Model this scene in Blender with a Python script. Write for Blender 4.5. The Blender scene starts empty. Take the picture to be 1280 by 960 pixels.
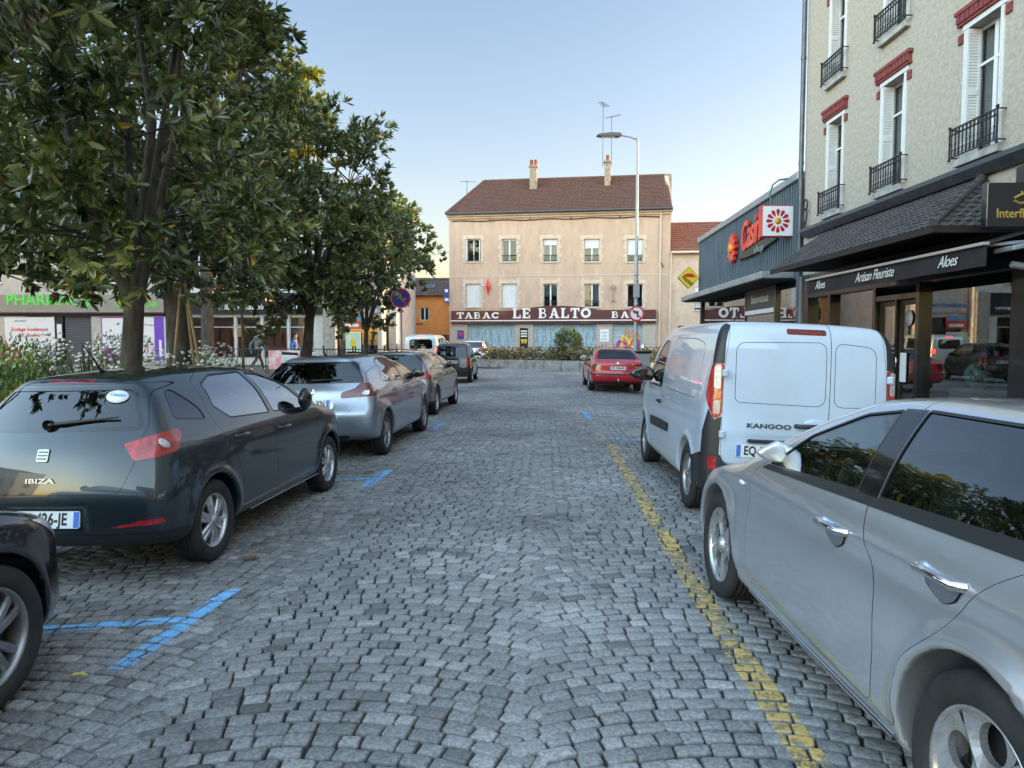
import bpy, bmesh, math, random
import numpy as np
from mathutils import Vector, Matrix
from mathutils.geometry import tessellate_polygon
random.seed(7)
rng = np.random.default_rng(11)
R_ = math.radians
SC = bpy.context.scene
COL = SC.collection

# ------------------------------------------------------------------ camera, sky, sun, exposure
cam_data = bpy.data.cameras.new("camera")
cam_data.sensor_width = 36.0
cam_data.lens = 890.0 / 1280.0 * 36.0
cam_data.clip_start = 0.05
cam_data.clip_end = 3000.0
cam = bpy.data.objects.new("camera", cam_data)
COL.objects.link(cam)
cam.location = (0, 0, 1.58)
cam.rotation_euler = (R_(90) - math.atan(53.0 / 890.0), 0, 0)
SC.camera = cam

SUN_EL, SUN_AZ = 5.0, 84.0           # degrees; azimuth measured clockwise from the street's direction (+Y)
world = bpy.data.worlds.new("World")
SC.world = world
world.use_nodes = True
wn = world.node_tree.nodes
bg = wn["Background"]
sky = wn.new("ShaderNodeTexSky")
sky.sky_type = 'NISHITA'
sky.sun_disc = False
sky.sun_elevation = R_(SUN_EL)
sky.sun_rotation = R_(SUN_AZ)
sky.air_density = 1.0
sky.dust_density = 1.6
sky.ozone_density = 1.0
# extra sky brightness is added as fill light opposite the low sun, behind the camera and to the left: that part of the sky is the brightest
_tc = wn.new("ShaderNodeTexCoord"); _dp = wn.new("ShaderNodeVectorMath"); _dp.operation = 'DOT_PRODUCT'; _dp.inputs[1].default_value = (-.34, -.74, .58)
_mr = wn.new("ShaderNodeMapRange"); _mr.interpolation_type = 'SMOOTHSTEP'; _mr.inputs[1].default_value, _mr.inputs[2].default_value = .05, .8
_gain = wn.new("ShaderNodeMix"); _gain.data_type = 'RGBA'; _gain.inputs[6].default_value = (.96, .89, .995, 1); _gain.inputs[7].default_value = (5.6, 4.85, 4.45, 1)
_hs = wn.new("ShaderNodeHueSaturation"); _hs.inputs["Saturation"].default_value = 1.08
_sc = wn.new("ShaderNodeVectorMath"); _sc.operation = 'MULTIPLY'
_lk = world.node_tree.links
_lk.new(_tc.outputs["Generated"], _dp.inputs[0]); _lk.new(_dp.outputs["Value"], _mr.inputs[0]); _lk.new(_mr.outputs[0], _gain.inputs[0])
_lk.new(sky.outputs[0], _hs.inputs["Color"]); _lk.new(_hs.outputs[0], _sc.inputs[0]); _lk.new(_gain.outputs[2], _sc.inputs[1])
_sz = wn.new("ShaderNodeSeparateXYZ"); _wm = wn.new("ShaderNodeMapRange"); _wm.inputs[1].default_value, _wm.inputs[2].default_value = .0, .38      # sky colour tinted warmer towards the horizon
_wc = wn.new("ShaderNodeMix"); _wc.data_type = 'RGBA'; _wc.inputs[6].default_value = (1.06, .985, .985, 1); _wc.inputs[7].default_value = (1, 1, 1, 1); _wv = wn.new("ShaderNodeVectorMath"); _wv.operation = 'MULTIPLY'
_lk.new(_tc.outputs["Generated"], _sz.inputs[0]); _lk.new(_sz.outputs[2], _wm.inputs[0]); _lk.new(_wm.outputs[0], _wc.inputs[0])
_lk.new(_sc.outputs[0], _wv.inputs[0]); _lk.new(_wc.outputs[2], _wv.inputs[1]); _lk.new(_wv.outputs[0], bg.inputs[0])
bg.inputs[1].default_value = 0.15
sun_data = bpy.data.lights.new("sun", 'SUN')
sun_data.energy = 2.2
sun_data.angle = R_(0.5)
sun_data.color = (1.0, 0.74, 0.42)
sun = bpy.data.objects.new("sun", sun_data)
COL.objects.link(sun)
_sd = Vector((math.sin(R_(SUN_AZ)) * math.cos(R_(SUN_EL)), math.cos(R_(SUN_AZ)) * math.cos(R_(SUN_EL)), math.sin(R_(SUN_EL))))
sun.rotation_euler = _sd.to_track_quat('Z', 'Y').to_euler()
sun.location = (20, 20, 40)
vs = SC.view_settings
vs.view_transform = 'Standard'
vs.look = 'None'
vs.gamma = 1.0
vs.use_curve_mapping = False
vs.exposure = 2.0
SC.cycles.max_bounces = 8
SC.cycles.diffuse_bounces = 4
SC.cycles.glossy_bounces = 4
SC.cycles.transmission_bounces = 6
SC.cycles.transparent_max_bounces = 16
SC.cycles.caustics_reflective = False
SC.cycles.caustics_refractive = False
SC.cycles.use_denoising = True

# ------------------------------------------------------------------ helpers
F_, H_ = 890.0, 1.58
_c, _s = math.cos(math.atan(53 / 890.)), math.sin(math.atan(53 / 890.))
def _ray(px, py):
    a = (px - 640) / F_; b = (480 - py) / F_
    return a, b * _s + _c, b * _c - _s
def at_y(px, py, Y):                 # the point of the place seen at a pixel, at depth Y
    r = _ray(px, py); t = Y / r[1]
    return Vector((r[0] * t, Y, H_ + r[2] * t))
def at_z(px, py, z=0.0):
    r = _ray(px, py); t = (z - H_) / r[2]
    return Vector((r[0] * t, r[1] * t, z))

def link(o, parent=None):
    COL.objects.link(o)
    if parent is not None:
        o.parent = parent
    return o
def tag(o, label=None, cat=None, group=None, kind=None):
    if label: o["label"] = label
    if cat: o["category"] = cat
    if group: o["group"] = group
    if kind: o["kind"] = kind
    return o
def thing(name, label, cat, loc=(0, 0, 0), rotz=0.0, group=None):
    o = bpy.data.objects.new(name, None)
    o.empty_display_size = 0.2
    o.location = loc
    o.rotation_euler = (0, 0, rotz)
    COL.objects.link(o)
    return tag(o, label, cat, group)
def copy_tree(o, parent=None):
    c = o.copy()
    COL.objects.link(c)
    if parent is not None:
        c.parent = parent
    for ch in list(o.children):
        copy_tree(ch, c)
    return c

def mesh_obj(name, V, Fc, mats, parent=None, fmat=None, smooth=False, normals=None, matrix=None):
    me = bpy.data.meshes.new(name)
    V = [tuple(v) for v in V]
    me.from_pydata(V, [], [list(f) for f in Fc])
    if not isinstance(mats, (list, tuple)): mats = [mats]
    for m in mats: me.materials.append(m)
    if fmat is not None:
        me.polygons.foreach_set("material_index", np.asarray(fmat, dtype=np.int32))
    if isinstance(smooth, (list, np.ndarray)):
        me.polygons.foreach_set("use_smooth", np.asarray(smooth, dtype=bool))
    elif smooth:
        me.polygons.foreach_set("use_smooth", np.ones(len(me.polygons), dtype=bool))
    me.update()
    if normals is not None:
        me.normals_split_custom_set_from_vertices([tuple(n) for n in normals])
    o = bpy.data.objects.new(name, me)
    if matrix is not None: o.matrix_local = matrix
    return link(o, parent)

def np_mesh(name, V, quads, mats, parent=None, smooth=False, attrs=None, nper=4):
    """large mesh straight from numpy arrays (all faces have nper corners)"""
    me = bpy.data.meshes.new(name)
    V = np.asarray(V, dtype=np.float32); quads = np.asarray(quads, dtype=np.int32)
    me.vertices.add(len(V)); me.vertices.foreach_set("co", V.ravel())
    n = len(quads)
    me.loops.add(n * nper); me.loops.foreach_set("vertex_index", quads.ravel())
    me.polygons.add(n)
    me.polygons.foreach_set("loop_start", np.arange(0, n * nper, nper, dtype=np.int32))
    try: me.polygons.foreach_set("loop_total", np.full(n, nper, dtype=np.int32))
    except Exception: pass
    if smooth: me.polygons.foreach_set("use_smooth", np.ones(n, dtype=bool))
    if not isinstance(mats, (list, tuple)): mats = [mats]
    for m in mats: me.materials.append(m)
    me.update(calc_edges=True)
    for k, a in (attrs or {}).items():
        at = me.attributes.new(k, 'FLOAT', 'POINT')
        at.data.foreach_set("value", np.asarray(a, dtype=np.float32))
    me.validate()
    return link(bpy.data.objects.new(name, me), parent)

class MB:
    """collects shapes; build() links them as ONE mesh object"""
    def __init__(s, M=None):
        s.V = []; s.F = []; s.m = []; s.sm = []; s.M = M
    def add(s, V, Fc, mi=0, smooth=False, M=None):
        n = len(s.V)
        for v in V:
            v = Vector(v)
            if M is not None: v = M @ v
            if s.M is not None: v = s.M @ v
            s.V.append(v)
        for f in Fc:
            s.F.append([i + n for i in f]); s.m.append(mi); s.sm.append(smooth)
        return s
    def box(s, x0, x1, y0, y1, z0, z1, mi=0, M=None):
        V = [(x0, y0, z0), (x1, y0, z0), (x1, y1, z0), (x0, y1, z0), (x0, y0, z1), (x1, y0, z1), (x1, y1, z1), (x0, y1, z1)]
        return s.add(V, [(0, 3, 2, 1), (4, 5, 6, 7), (0, 1, 5, 4), (1, 2, 6, 5), (2, 3, 7, 6), (3, 0, 4, 7)], mi, False, M)
    def cbox(s, c, d, mi=0, M=None):
        return s.box(c[0] - d[0] / 2, c[0] + d[0] / 2, c[1] - d[1] / 2, c[1] + d[1] / 2, c[2] - d[2] / 2, c[2] + d[2] / 2, mi, M)
    def prism(s, poly, axis, a, b, mi=0, M=None, smooth=False):
        """poly of 2D points; axis 'x' -> (y,z), 'y' -> (x,z), 'z' -> (x,y)"""
        def p(u, v, w):
            return (w, u, v) if axis == 'x' else (u, w, v) if axis == 'y' else (u, v, w)
        n = len(poly)
        ar = sum(poly[i][0] * poly[(i + 1) % n][1] - poly[(i + 1) % n][0] * poly[i][1] for i in range(n))
        if (ar < 0) != (axis == 'y'): poly = poly[::-1]
        if a > b: a, b = b, a
        V = [p(u, v, a) for u, v in poly] + [p(u, v, b) for u, v in poly]
        s.add(V, [list(range(n))[::-1], list(range(n, 2 * n))], mi, False, M)
        s.add(V, [(i, (i + 1) % n, n + (i + 1) % n, n + i) for i in range(n)], mi, smooth, M)
        return s
    def tube(s, path, r, n=8, mi=0, M=None, cap=True):
        P = [Vector(p) for p in path]
        rr = r if isinstance(r, (list, tuple)) else [r] * len(P)
        V = []; Fc = []
        up = None
        for i, p in enumerate(P):
            d = (P[min(i + 1, len(P) - 1)] - P[max(i - 1, 0)])
            if d.length < 1e-9: d = Vector((0, 0, 1))
            d.normalize()
            if up is None:
                up = d.cross(Vector((0, 0, 1)) if abs(d.z) < .9 else Vector((1, 0, 0))).normalized()
            else:
                up = (up - d * up.dot(d)).normalized()
            w = d.cross(up)
            for k in range(n):
                a = 2 * math.pi * k / n
                V.append(p + (up * math.cos(a) + w * math.sin(a)) * rr[i])
        for i in range(len(P) - 1):
            for k in range(n):
                Fc.append((i * n + k, i * n + (k + 1) % n, (i + 1) * n + (k + 1) % n, (i + 1) * n + k))
        s.add(V, Fc, mi, n > 5, M)
        if cap:
            s.add(V, [list(range(n))[::-1], list(range((len(P) - 1) * n, len(P) * n))], mi, False, M)
        return s
    def lathe(s, prof, n=24, axis='z', mi=0, M=None, closed=False, smooth=True):
        """prof: (radius, height) list revolved round an axis"""
        V = []; Fc = []
        m = len(prof)
        for k in range(n):
            a = 2 * math.pi * k / n; ca, sa = math.cos(a), math.sin(a)
            for r, h in prof:
                V.append((r * ca, r * sa, h) if axis == 'z' else (r * sa, h, r * ca) if axis == 'y' else (h, r * ca, r * sa))
        for k in range(n):
            k2 = (k + 1) % n
            for j in range(m if closed else m - 1):
                j2 = (j + 1) % m
                Fc.append((k * m + j, k2 * m + j, k2 * m + j2, k * m + j2))
        return s.add(V, Fc, mi, smooth, M)
    def ball(s, c, r, mi=0, nu=10, nv=7, M=None, jit=0.0):
        rx, ry, rz = r if isinstance(r, (list, tuple)) else (r, r, r)
        V = [(c[0], c[1], c[2] - rz)]
        for j in range(1, nv):
            t = math.pi * j / nv
            for i in range(nu):
                a = 2 * math.pi * i / nu
                q = 1 + (random.uniform(-jit, jit) if jit else 0)
                V.append((c[0] + rx * q * math.sin(t) * math.cos(a), c[1] + ry * q * math.sin(t) * math.sin(a), c[2] - rz * q * math.cos(t)))
        V.append((c[0], c[1], c[2] + rz))
        Fc = [(0, 1 + (i + 1) % nu, 1 + i) for i in range(nu)]
        for j in range(nv - 2):
            for i in range(nu):
                Fc.append((1 + j * nu + i, 1 + j * nu + (i + 1) % nu, 1 + (j + 1) * nu + (i + 1) % nu, 1 + (j + 1) * nu + i))
        L = len(V) - 1; b = 1 + (nv - 2) * nu
        Fc += [(b + i, b + (i + 1) % nu, L) for i in range(nu)]
        return s.add(V, Fc, mi, True, M)
    def sheet(s, pts, mi=0, M=None):
        return s.add(pts, [list(range(len(pts)))], mi, False, M)
    def build(s, name, mats, parent=None, bevel=0.0, seg=1, fix=True):
        o = mesh_obj(name, s.V, s.F, mats, parent, s.m, s.sm)
        if bevel or fix:
            bm = bmesh.new(); bm.from_mesh(o.data)
            if bevel:
                bmesh.ops.remove_doubles(bm, verts=bm.verts, dist=1e-5)
                ed = [e for e in bm.edges if len(e.link_faces) == 2 and e.calc_face_angle(0) > 0.6]
                bmesh.ops.bevel(bm, geom=ed, offset=bevel, segments=seg, affect='EDGES', profile=0.5, clamp_overlap=True)
            bm.to_mesh(o.data); bm.free(); o.data.update()
        return o

FACE_STREET = Matrix(((1, 0, 0), (0, 0, -1), (0, 1, 0))).to_4x4()     # text that looks towards -Y
def text_obj(name, body, size, mat, M, parent=None, bold=0.0, shear=0.0, extrude=0.004, align='CENTER', sx=1.0, spacing=1.0):
    cu = bpy.data.curves.new(name, 'FONT')
    cu.body = body; cu.size = size; cu.offset = bold; cu.shear = shear; cu.extrude = extrude
    cu.align_x = align; cu.align_y = 'CENTER'; cu.space_character = spacing
    cu.resolution_u = 3
    tmp = bpy.data.objects.new(name, cu)
    COL.objects.link(tmp)
    bpy.context.view_layer.update()
    dg = bpy.context.evaluated_depsgraph_get()
    me = bpy.data.meshes.new_from_object(tmp.evaluated_get(dg))
    bpy.data.objects.remove(tmp); bpy.data.curves.remove(cu)
    me.materials.clear(); me.materials.append(mat)
    me.transform(M @ Matrix.Diagonal((sx, 1, 1, 1)))
    me.name = name
    return link(bpy.data.objects.new(name, me), parent)

# ------------------------------------------------------------------ materials
def nodes_of(name):
    m = bpy.data.materials.new(name); m.use_nodes = True
    nt = m.node_tree
    return m, nt, nt.nodes, nt.links, nt.nodes["Principled BSDF"]
def rgb(c):
    return (c[0], c[1], c[2], 1.0) if isinstance(c, (tuple, list)) else (c, c, c, 1.0)
def P(name, col, rough=0.6, metal=0.0, coat=0.0, spec=0.5, var=0.0, scale=4.0, bump=0.0, bscale=60.0, emis=None, estr=0.0, coat_rough=0.03, rvar=0.0, stretch=None, detail=5.0, col2=None, lo=.35, hi=.65):
    m, nt, N, L, b = nodes_of(name)
    b.inputs["Base Color"].default_value = rgb(col)
    b.inputs["Roughness"].default_value = rough
    b.inputs["Metallic"].default_value = metal
    b.inputs["Coat Weight"].default_value = coat
    b.inputs["Coat Roughness"].default_value = coat_rough
    b.inputs["Specular IOR Level"].default_value = spec
    if emis is not None:
        b.inputs["Emission Color"].default_value = rgb(emis); b.inputs["Emission Strength"].default_value = estr
    tc = None
    if var or bump or rvar or col2 is not None:
        tc = N.new("ShaderNodeTexCoord")
        src = tc.outputs["Object"]
        if stretch:
            mp = N.new("ShaderNodeMapping"); mp.inputs["Scale"].default_value = stretch
            L.new(src, mp.inputs[0]); src = mp.outputs[0]
    if var or rvar or col2 is not None:
        nz = N.new("ShaderNodeTexNoise"); nz.inputs["Scale"].default_value = scale; nz.inputs["Detail"].default_value = detail
        nz.inputs["Roughness"].default_value = 0.65
        L.new(src, nz.inputs["Vector"])
        mr = N.new("ShaderNodeMapRange"); mr.inputs[1].default_value = lo; mr.inputs[2].default_value = hi
        L.new(nz.outputs["Fac"], mr.inputs[0])
        if var or col2 is not None:
            mx = N.new("ShaderNodeMix"); mx.data_type = 'RGBA'
            c = rgb(col)
            mx.inputs[6].default_value = rgb(tuple(max(0, x * (1 - var)) for x in c[:3])) if col2 is None else c
            mx.inputs[7].default_value = rgb(tuple(min(1, x * (1 + var)) for x in c[:3])) if col2 is None else rgb(col2)
            L.new(mr.outputs[0], mx.inputs[0]); L.new(mx.outputs[2], b.inputs["Base Color"])
        if rvar:
            m2 = N.new("ShaderNodeMapRange"); m2.inputs[3].default_value = rough - rvar; m2.inputs[4].default_value = rough + rvar
            L.new(mr.outputs[0], m2.inputs[0]); L.new(m2.outputs[0], b.inputs["Roughness"])
    if bump:
        nb = N.new("ShaderNodeTexNoise"); nb.inputs["Scale"].default_value = bscale; nb.inputs["Detail"].default_value = 4
        L.new(src, nb.inputs["Vector"])
        bp = N.new("ShaderNodeBump"); bp.inputs["Strength"].default_value = bump; bp.inputs["Distance"].default_value = 0.02
        L.new(nb.outputs["Fac"], bp.inputs["Height"]); L.new(bp.outputs[0], b.inputs["Normal"])
    return m
def glass(name, tint=(0.5, 0.55, 0.55), ior=1.5, rough=0.0, body=None, opacity=0.0):
    """a pane: tinted see-through plus a clear reflection"""
    m, nt, N, L, b = nodes_of(name)
    out = N["Material Output"]
    tr = N.new("ShaderNodeBsdfTransparent"); tr.inputs[0].default_value = rgb(tint)
    gl = N.new("ShaderNodeBsdfGlossy"); gl.inputs["Roughness"].default_value = rough
    gl.inputs[0].default_value = (0.95, 0.97, 1.0, 1)
    lw = N.new("ShaderNodeLayerWeight"); lw.inputs[0].default_value = 0.5
    pw = N.new("ShaderNodeMath"); pw.operation = 'POWER'; pw.inputs[1].default_value = 3.9
    fr = N.new("ShaderNodeMapRange"); f0 = ((ior - 1) / (ior + 1)) ** 2
    fr.inputs[3].default_value = f0; fr.inputs[4].default_value = 1.0
    L.new(lw.outputs["Facing"], pw.inputs[0]); L.new(pw.outputs[0], fr.inputs[0])
    mx = N.new("ShaderNodeMixShader")
    L.new(fr.outputs[0], mx.inputs[0]); L.new(gl.outputs[0], mx.inputs[2])
    if opacity:
        df = N.new("ShaderNodeBsdfDiffuse"); df.inputs[0].default_value = rgb(body or (0.02, 0.02, 0.02))
        m2 = N.new("ShaderNodeMixShader"); m2.inputs[0].default_value = opacity
        L.new(tr.outputs[0], m2.inputs[1]); L.new(df.outputs[0], m2.inputs[2]); L.new(m2.outputs[0], mx.inputs[1])
    else:
        L.new(tr.outputs[0], mx.inputs[1])
    L.new(mx.outputs[0], out.inputs[0])
    N.remove(b)
    return m
# ------------------------------------------------------------------ ground: carriageway of setts, kerbs, pavements, planting bed
def gz(x, y):
    x0 = x - .045 * np.maximum(y, 0)
    up = .012 * (np.clip(y, 24, 45) - 24)
    f = 1 - np.clip((y - 22) / 10, 0, 1)
    return up - .045 * np.maximum(x0 - 1.1, 0) * f - .03 * np.maximum(-1.4 - x0, 0) * f
XL = lambda y: -4.55 + .045 * y            # kerb lines
XR = lambda y: 3.75 + .045 * y
def grid_sheet(name, xs, ys, zf, mat, kind='structure'):
    X, Y = np.meshgrid(xs, ys, indexing='ij')
    V = np.stack([X.ravel(), Y.ravel(), np.broadcast_to(zf(X, Y), X.shape).ravel()], 1)
    n, m = len(xs), len(ys)
    i = np.arange(n - 1)[:, None] * m + np.arange(m - 1)[None, :]
    Q = np.stack([i, i + m, i + m + 1, i + 1], -1).reshape(-1, 4)
    return tag(np_mesh(name, V, Q, mat, None, True), kind=kind)

M_asphalt = P('asphalt', (.055, .055, .058), .85, var=.25, scale=30, bump=.3, bscale=180)
M_pave = P('pavement_asphalt', (.085, .083, .082), .85, var=.3, scale=6, bump=.25, bscale=150)
M_kerb = P('kerb_granite', (.20, .20, .195), .75, var=.25, scale=12, bump=.25, bscale=70)
M_joint = P('joint_grit', (.030, .028, .025), .95, var=.4, scale=9, col2=(.035, .05, .02), lo=.58, hi=.72, bump=.4, bscale=90)
M_soil = P('soil', (.045, .034, .024), .95, var=.5, scale=9, bump=.6, bscale=25)
M_conc = P('planter_concrete', (.24, .23, .21), .85, var=.35, scale=3.5, bump=.25, bscale=40, detail=8)

def sett_material():
    m, nt, N, L, b = nodes_of('granite_setts')
    at = N.new("ShaderNodeAttribute"); at.attribute_name = 'tone'
    ge = N.new("ShaderNodeTexCoord")
    big = N.new("ShaderNodeTexNoise"); big.inputs["Scale"].default_value = .35; big.inputs["Detail"].default_value = 4
    L.new(ge.outputs["Object"], big.inputs["Vector"])
    grain = N.new("ShaderNodeTexNoise"); grain.inputs["Scale"].default_value = 55; grain.inputs["Detail"].default_value = 6; grain.inputs["Roughness"].default_value = .7
    L.new(ge.outputs["Object"], grain.inputs["Vector"])
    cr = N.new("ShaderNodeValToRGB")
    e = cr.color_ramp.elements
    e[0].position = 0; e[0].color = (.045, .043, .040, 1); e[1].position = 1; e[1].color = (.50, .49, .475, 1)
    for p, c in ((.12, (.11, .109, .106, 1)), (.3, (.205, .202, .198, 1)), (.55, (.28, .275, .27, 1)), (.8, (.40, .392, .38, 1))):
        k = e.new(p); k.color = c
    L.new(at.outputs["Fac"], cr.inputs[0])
    g = N.new("ShaderNodeMapRange"); g.inputs[1].default_value = .3; g.inputs[2].default_value = .7; g.inputs[3].default_value = .42; g.inputs[4].default_value = 1.5
    L.new(grain.outputs["Fac"], g.inputs[0])
    g2 = N.new("ShaderNodeMapRange"); g2.inputs[1].default_value = .35; g2.inputs[2].default_value = .65; g2.inputs[3].default_value = .68; g2.inputs[4].default_value = 1.2
    L.new(big.outputs["Fac"], g2.inputs[0])
    st = N.new("ShaderNodeTexNoise"); st.inputs["Scale"].default_value = 1.3; st.inputs["Detail"].default_value = 5; st.inputs["Distortion"].default_value = .6
    L.new(ge.outputs["Object"], st.inputs["Vector"])
    g3 = N.new("ShaderNodeMapRange"); g3.inputs[1].default_value = .60; g3.inputs[2].default_value = .70; g3.inputs[3].default_value = 1.0; g3.inputs[4].default_value = .62      # oil and dirt stains
    L.new(st.outputs["Fac"], g3.inputs[0]); m0 = N.new("ShaderNodeMath"); m0.operation = 'MULTIPLY'; L.new(g2.outputs[0], m0.inputs[0]); L.new(g3.outputs[0], m0.inputs[1])
    mm = N.new("ShaderNodeMath"); mm.operation = 'MULTIPLY'; L.new(g.outputs[0], mm.inputs[0]); L.new(m0.outputs[0], mm.inputs[1])
    vm_ = N.new("ShaderNodeVectorMath"); vm_.operation = 'SCALE'
    L.new(cr.outputs[0], vm_.inputs[0]); L.new(mm.outputs[0], vm_.inputs[3]); L.new(vm_.outputs[0], b.inputs["Base Color"])
    r = N.new("ShaderNodeMapRange"); r.inputs[3].default_value = .42; r.inputs[4].default_value = .75
    L.new(grain.outputs["Fac"], r.inputs[0]); L.new(r.outputs[0], b.inputs["Roughness"])
    bp = N.new("ShaderNodeBump"); bp.inputs["Strength"].default_value = .7; bp.inputs["Distance"].default_value = .008
    n2 = N.new("ShaderNodeTexNoise"); n2.inputs["Scale"].default_value = 38; n2.inputs["Detail"].default_value = 5
    L.new(ge.outputs["Object"], n2.inputs["Vector"]); L.new(n2.outputs["Fac"], bp.inputs["Height"]); L.new(bp.outputs[0], b.inputs["Normal"])
    return m
M_sett = sett_material()

def setts():
    """segmental arcs of small granite setts, every stone its own little dome, all in one road surface"""
    ang = math.atan(.045); ca, sa = math.cos(ang), math.sin(ang)
    Wb, hs = 1.62, .090
    half = math.radians(29); Rr = Wb / 2 / math.sin(half)
    quads = []
    for bay in range(-7, 8):
        xc = -.05 + Wb * (bay + .5)
        y0, y1 = -1.5, 38.0
        rows = int((y1 - y0) / hs)
        off = 0.0
        for k in range(rows):
            yb = y0 + off + k * hs
            n = 14 + (1 if rng.random() < .5 else 0)
            sh_ = lambda q: (.036 if (k + q) % 2 else -.036) + .016 * math.sin(k * 2.7 + q * 1.9)
            ed = np.linspace(-half + sh_(bay) / Rr / math.cos(half), half + sh_(bay + 1) / Rr / math.cos(half), n + 1)
            ed[1:-1] += rng.normal(0, .006, n - 1)
            ed[1:-1] += (.5 if k % 2 else 0) * (ed[1] - ed[0]) * .9
            for j in range(n):
                a, b_ = ed[j], ed[j + 1]
                if b_ - a < .02: continue
                def pt(t, lift):
                    return (xc + (Rr + lift * math.cos(t)) * math.sin(t), yb + Rr * math.cos(t) - Rr * math.cos(half) + lift)
                quads.append((pt(a, 0), pt(b_, 0), pt(b_, hs), pt(a, hs)))
    Q = np.array(quads)                                       # n,4,2
    c = Q.mean(1)
    keep = (c[:, 0] > XL(c[:, 1] * 0) + .15) & (c[:, 0] < XR(0) - .02)
    far = c[:, 1] > 28
    keep |= far & (c[:, 0] > -9) & (c[:, 0] < 9)
    keep &= c[:, 1] > .9
    Q = Q[keep]; c = c[keep]; n = len(Q)
    Q = Q + rng.normal(0, .004, Q.shape)
    g = rng.uniform(.0022, .0050, n)
    # shrink by the joint, cut the corners, build 3 rings
    ctr = Q.mean(1, keepdims=True)
    wd = np.linalg.norm(Q[:, 1] - Q[:, 0], axis=1); ht = np.linalg.norm(Q[:, 3] - Q[:, 0], axis=1)
    def ring(ins, row, cut):               # ins: inset at the sides, row: inset between the rows
        s_ = np.minimum(ins / wd, .35)[:, None]; t_ = np.minimum(row / ht, .35)[:, None]
        def at(u, v): return Q[:, 0] * (1 - u) * (1 - v) + Q[:, 1] * u * (1 - v) + Q[:, 2] * u * v + Q[:, 3] * (1 - u) * v
        P4 = np.stack([at(s_, t_), at(1 - s_, t_), at(1 - s_, 1 - t_), at(s_, 1 - t_)], 1)
        nx = np.roll(P4, -1, 1); pv = np.roll(P4, 1, 1)
        out = np.empty((n, 8, 2))
        out[:, 0::2] = P4 + (pv - P4) * cut; out[:, 1::2] = P4 + (nx - P4) * cut
        return out
    gr = rng.uniform(.0035, .0068, n)
    r0 = ring(g * .7, gr, .06); r1 = ring(g * .7 + .003, gr + .0035, .09); r2 = ring(g * .7 + .010, gr + .009, .13)
    tilt = rng.normal(0, .021, (n, 1, 2)); hz = rng.normal(0, .0019, (n, 1))
    def zz(r, base): return base + hz + (tilt * (r - ctr)).sum(2)
    Z0 = zz(r0, -.022); Z1 = zz(r1, -.0027); Z2 = zz(r2, .0); Zc = zz(ctr, .0008)
    V = np.concatenate([np.concatenate([r0, Z0[..., None]], 2), np.concatenate([r1, Z1[..., None]], 2), np.concatenate([r2, Z2[..., None]], 2), np.concatenate([ctr, Zc[..., None]], 2)], 1)
    x, y = V[..., 0] * ca + V[..., 1] * sa, -V[..., 0] * sa + V[..., 1] * ca
    V[..., 0], V[..., 1] = x, y
    V[..., 2] += gz(x, y)
    base = (np.arange(n) * 25)[:, None, None]
    i = np.arange(8); j = (i + 1) % 8
    f = np.concatenate([np.stack([i, j, 8 + j, 8 + i], 1), np.stack([8 + i, 8 + j, 16 + j, 16 + i], 1)])
    tri = np.stack([16 + i[0::2], 16 + j[0::2], 16 + (j[0::2] + 1) % 8, np.full(4, 24)], 1)
    F = (base + np.concatenate([f, tri])[None]).reshape(-1, 4)
    tone = np.clip(rng.normal(.48, .12, n), .12, 1)[:, None] * np.r_[np.zeros(8), np.full(8, .72), np.ones(9)][None]; tone = tone.ravel()  # sides and rims darker: joint dirt, and the gap's shade put into the tone
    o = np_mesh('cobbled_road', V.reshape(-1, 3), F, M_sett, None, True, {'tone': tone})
    return tag(o, kind='structure')
ROAD = setts()
grid_sheet('road_bed', np.arange(-14, 12.1, .5), np.arange(-12, 62, .5), lambda X, Y: gz(X, Y) - .019, M_joint)
tag(MB().box(-400, 400, -400, 600, -1.2, -.6).build('ground', M_asphalt), kind='structure')
# cross street beyond the planter
grid_sheet('cross_street', np.arange(-32, 32.1, 2), np.arange(37.6, 48.1, 1.5), lambda X, Y: .21 + 0 * X, M_asphalt)

def kerb(name, f, y0, y1, side):
    b = MB(); y = y0; k = 0
    while y < y1:
        L_ = min(1.0, y1 - y)
        xa, xb = f(y), f(y + L_)
        w = .15 * side
        za, zb = float(gz(np.array(xa), np.array(y))), float(gz(np.array(xb), np.array(y + L_)))
        h = .13
        ya, yb = y + .006, y + L_ - .006
        P8 = [(xa, ya, za - .1), (xb, yb, zb - .1), (xb + w, yb, zb - .1), (xa + w, ya, za - .1), (xa + .015 * side, ya, za + h), (xb + .015 * side, yb, zb + h), (xb + w, yb, zb + h), (xa + w, ya, za + h)]
        Fc = [(0, 1, 2, 3), (4, 7, 6, 5), (0, 4, 5, 1), (1, 5, 6, 2), (2, 6, 7, 3), (3, 7, 4, 0)]
        if side < 0: Fc = [f_[::-1] for f_ in Fc]
        b.add(P8, Fc)
        y += L_
    return tag(b.build(name, M_kerb), kind='structure')
kerb('kerb_right', XR, -6, 34, 1)
kerb('kerb_left', XL, -6, 27, -1)
def strip(name, fa, fb, y0, y1, zf, mat):
    ys = np.arange(y0, y1 + .01, 1.0)
    t = np.linspace(0, 1, 9)
    X = np.array([[fa(y) + (fb(y) - fa(y)) * q for q in t] for y in ys]); Y = np.repeat(ys[:, None], 9, 1)
    V = np.stack([X.ravel(), Y.ravel(), zf(X, Y).ravel()], 1)
    m = 9; i = np.arange(len(ys) - 1)[:, None] * m + np.arange(m - 1)[None, :]
    Q = np.stack([i, i + 1, i + m + 1, i + m], -1).reshape(-1, 4)
    return tag(np_mesh(name, V, Q, mat, None, True), kind='structure')
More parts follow.
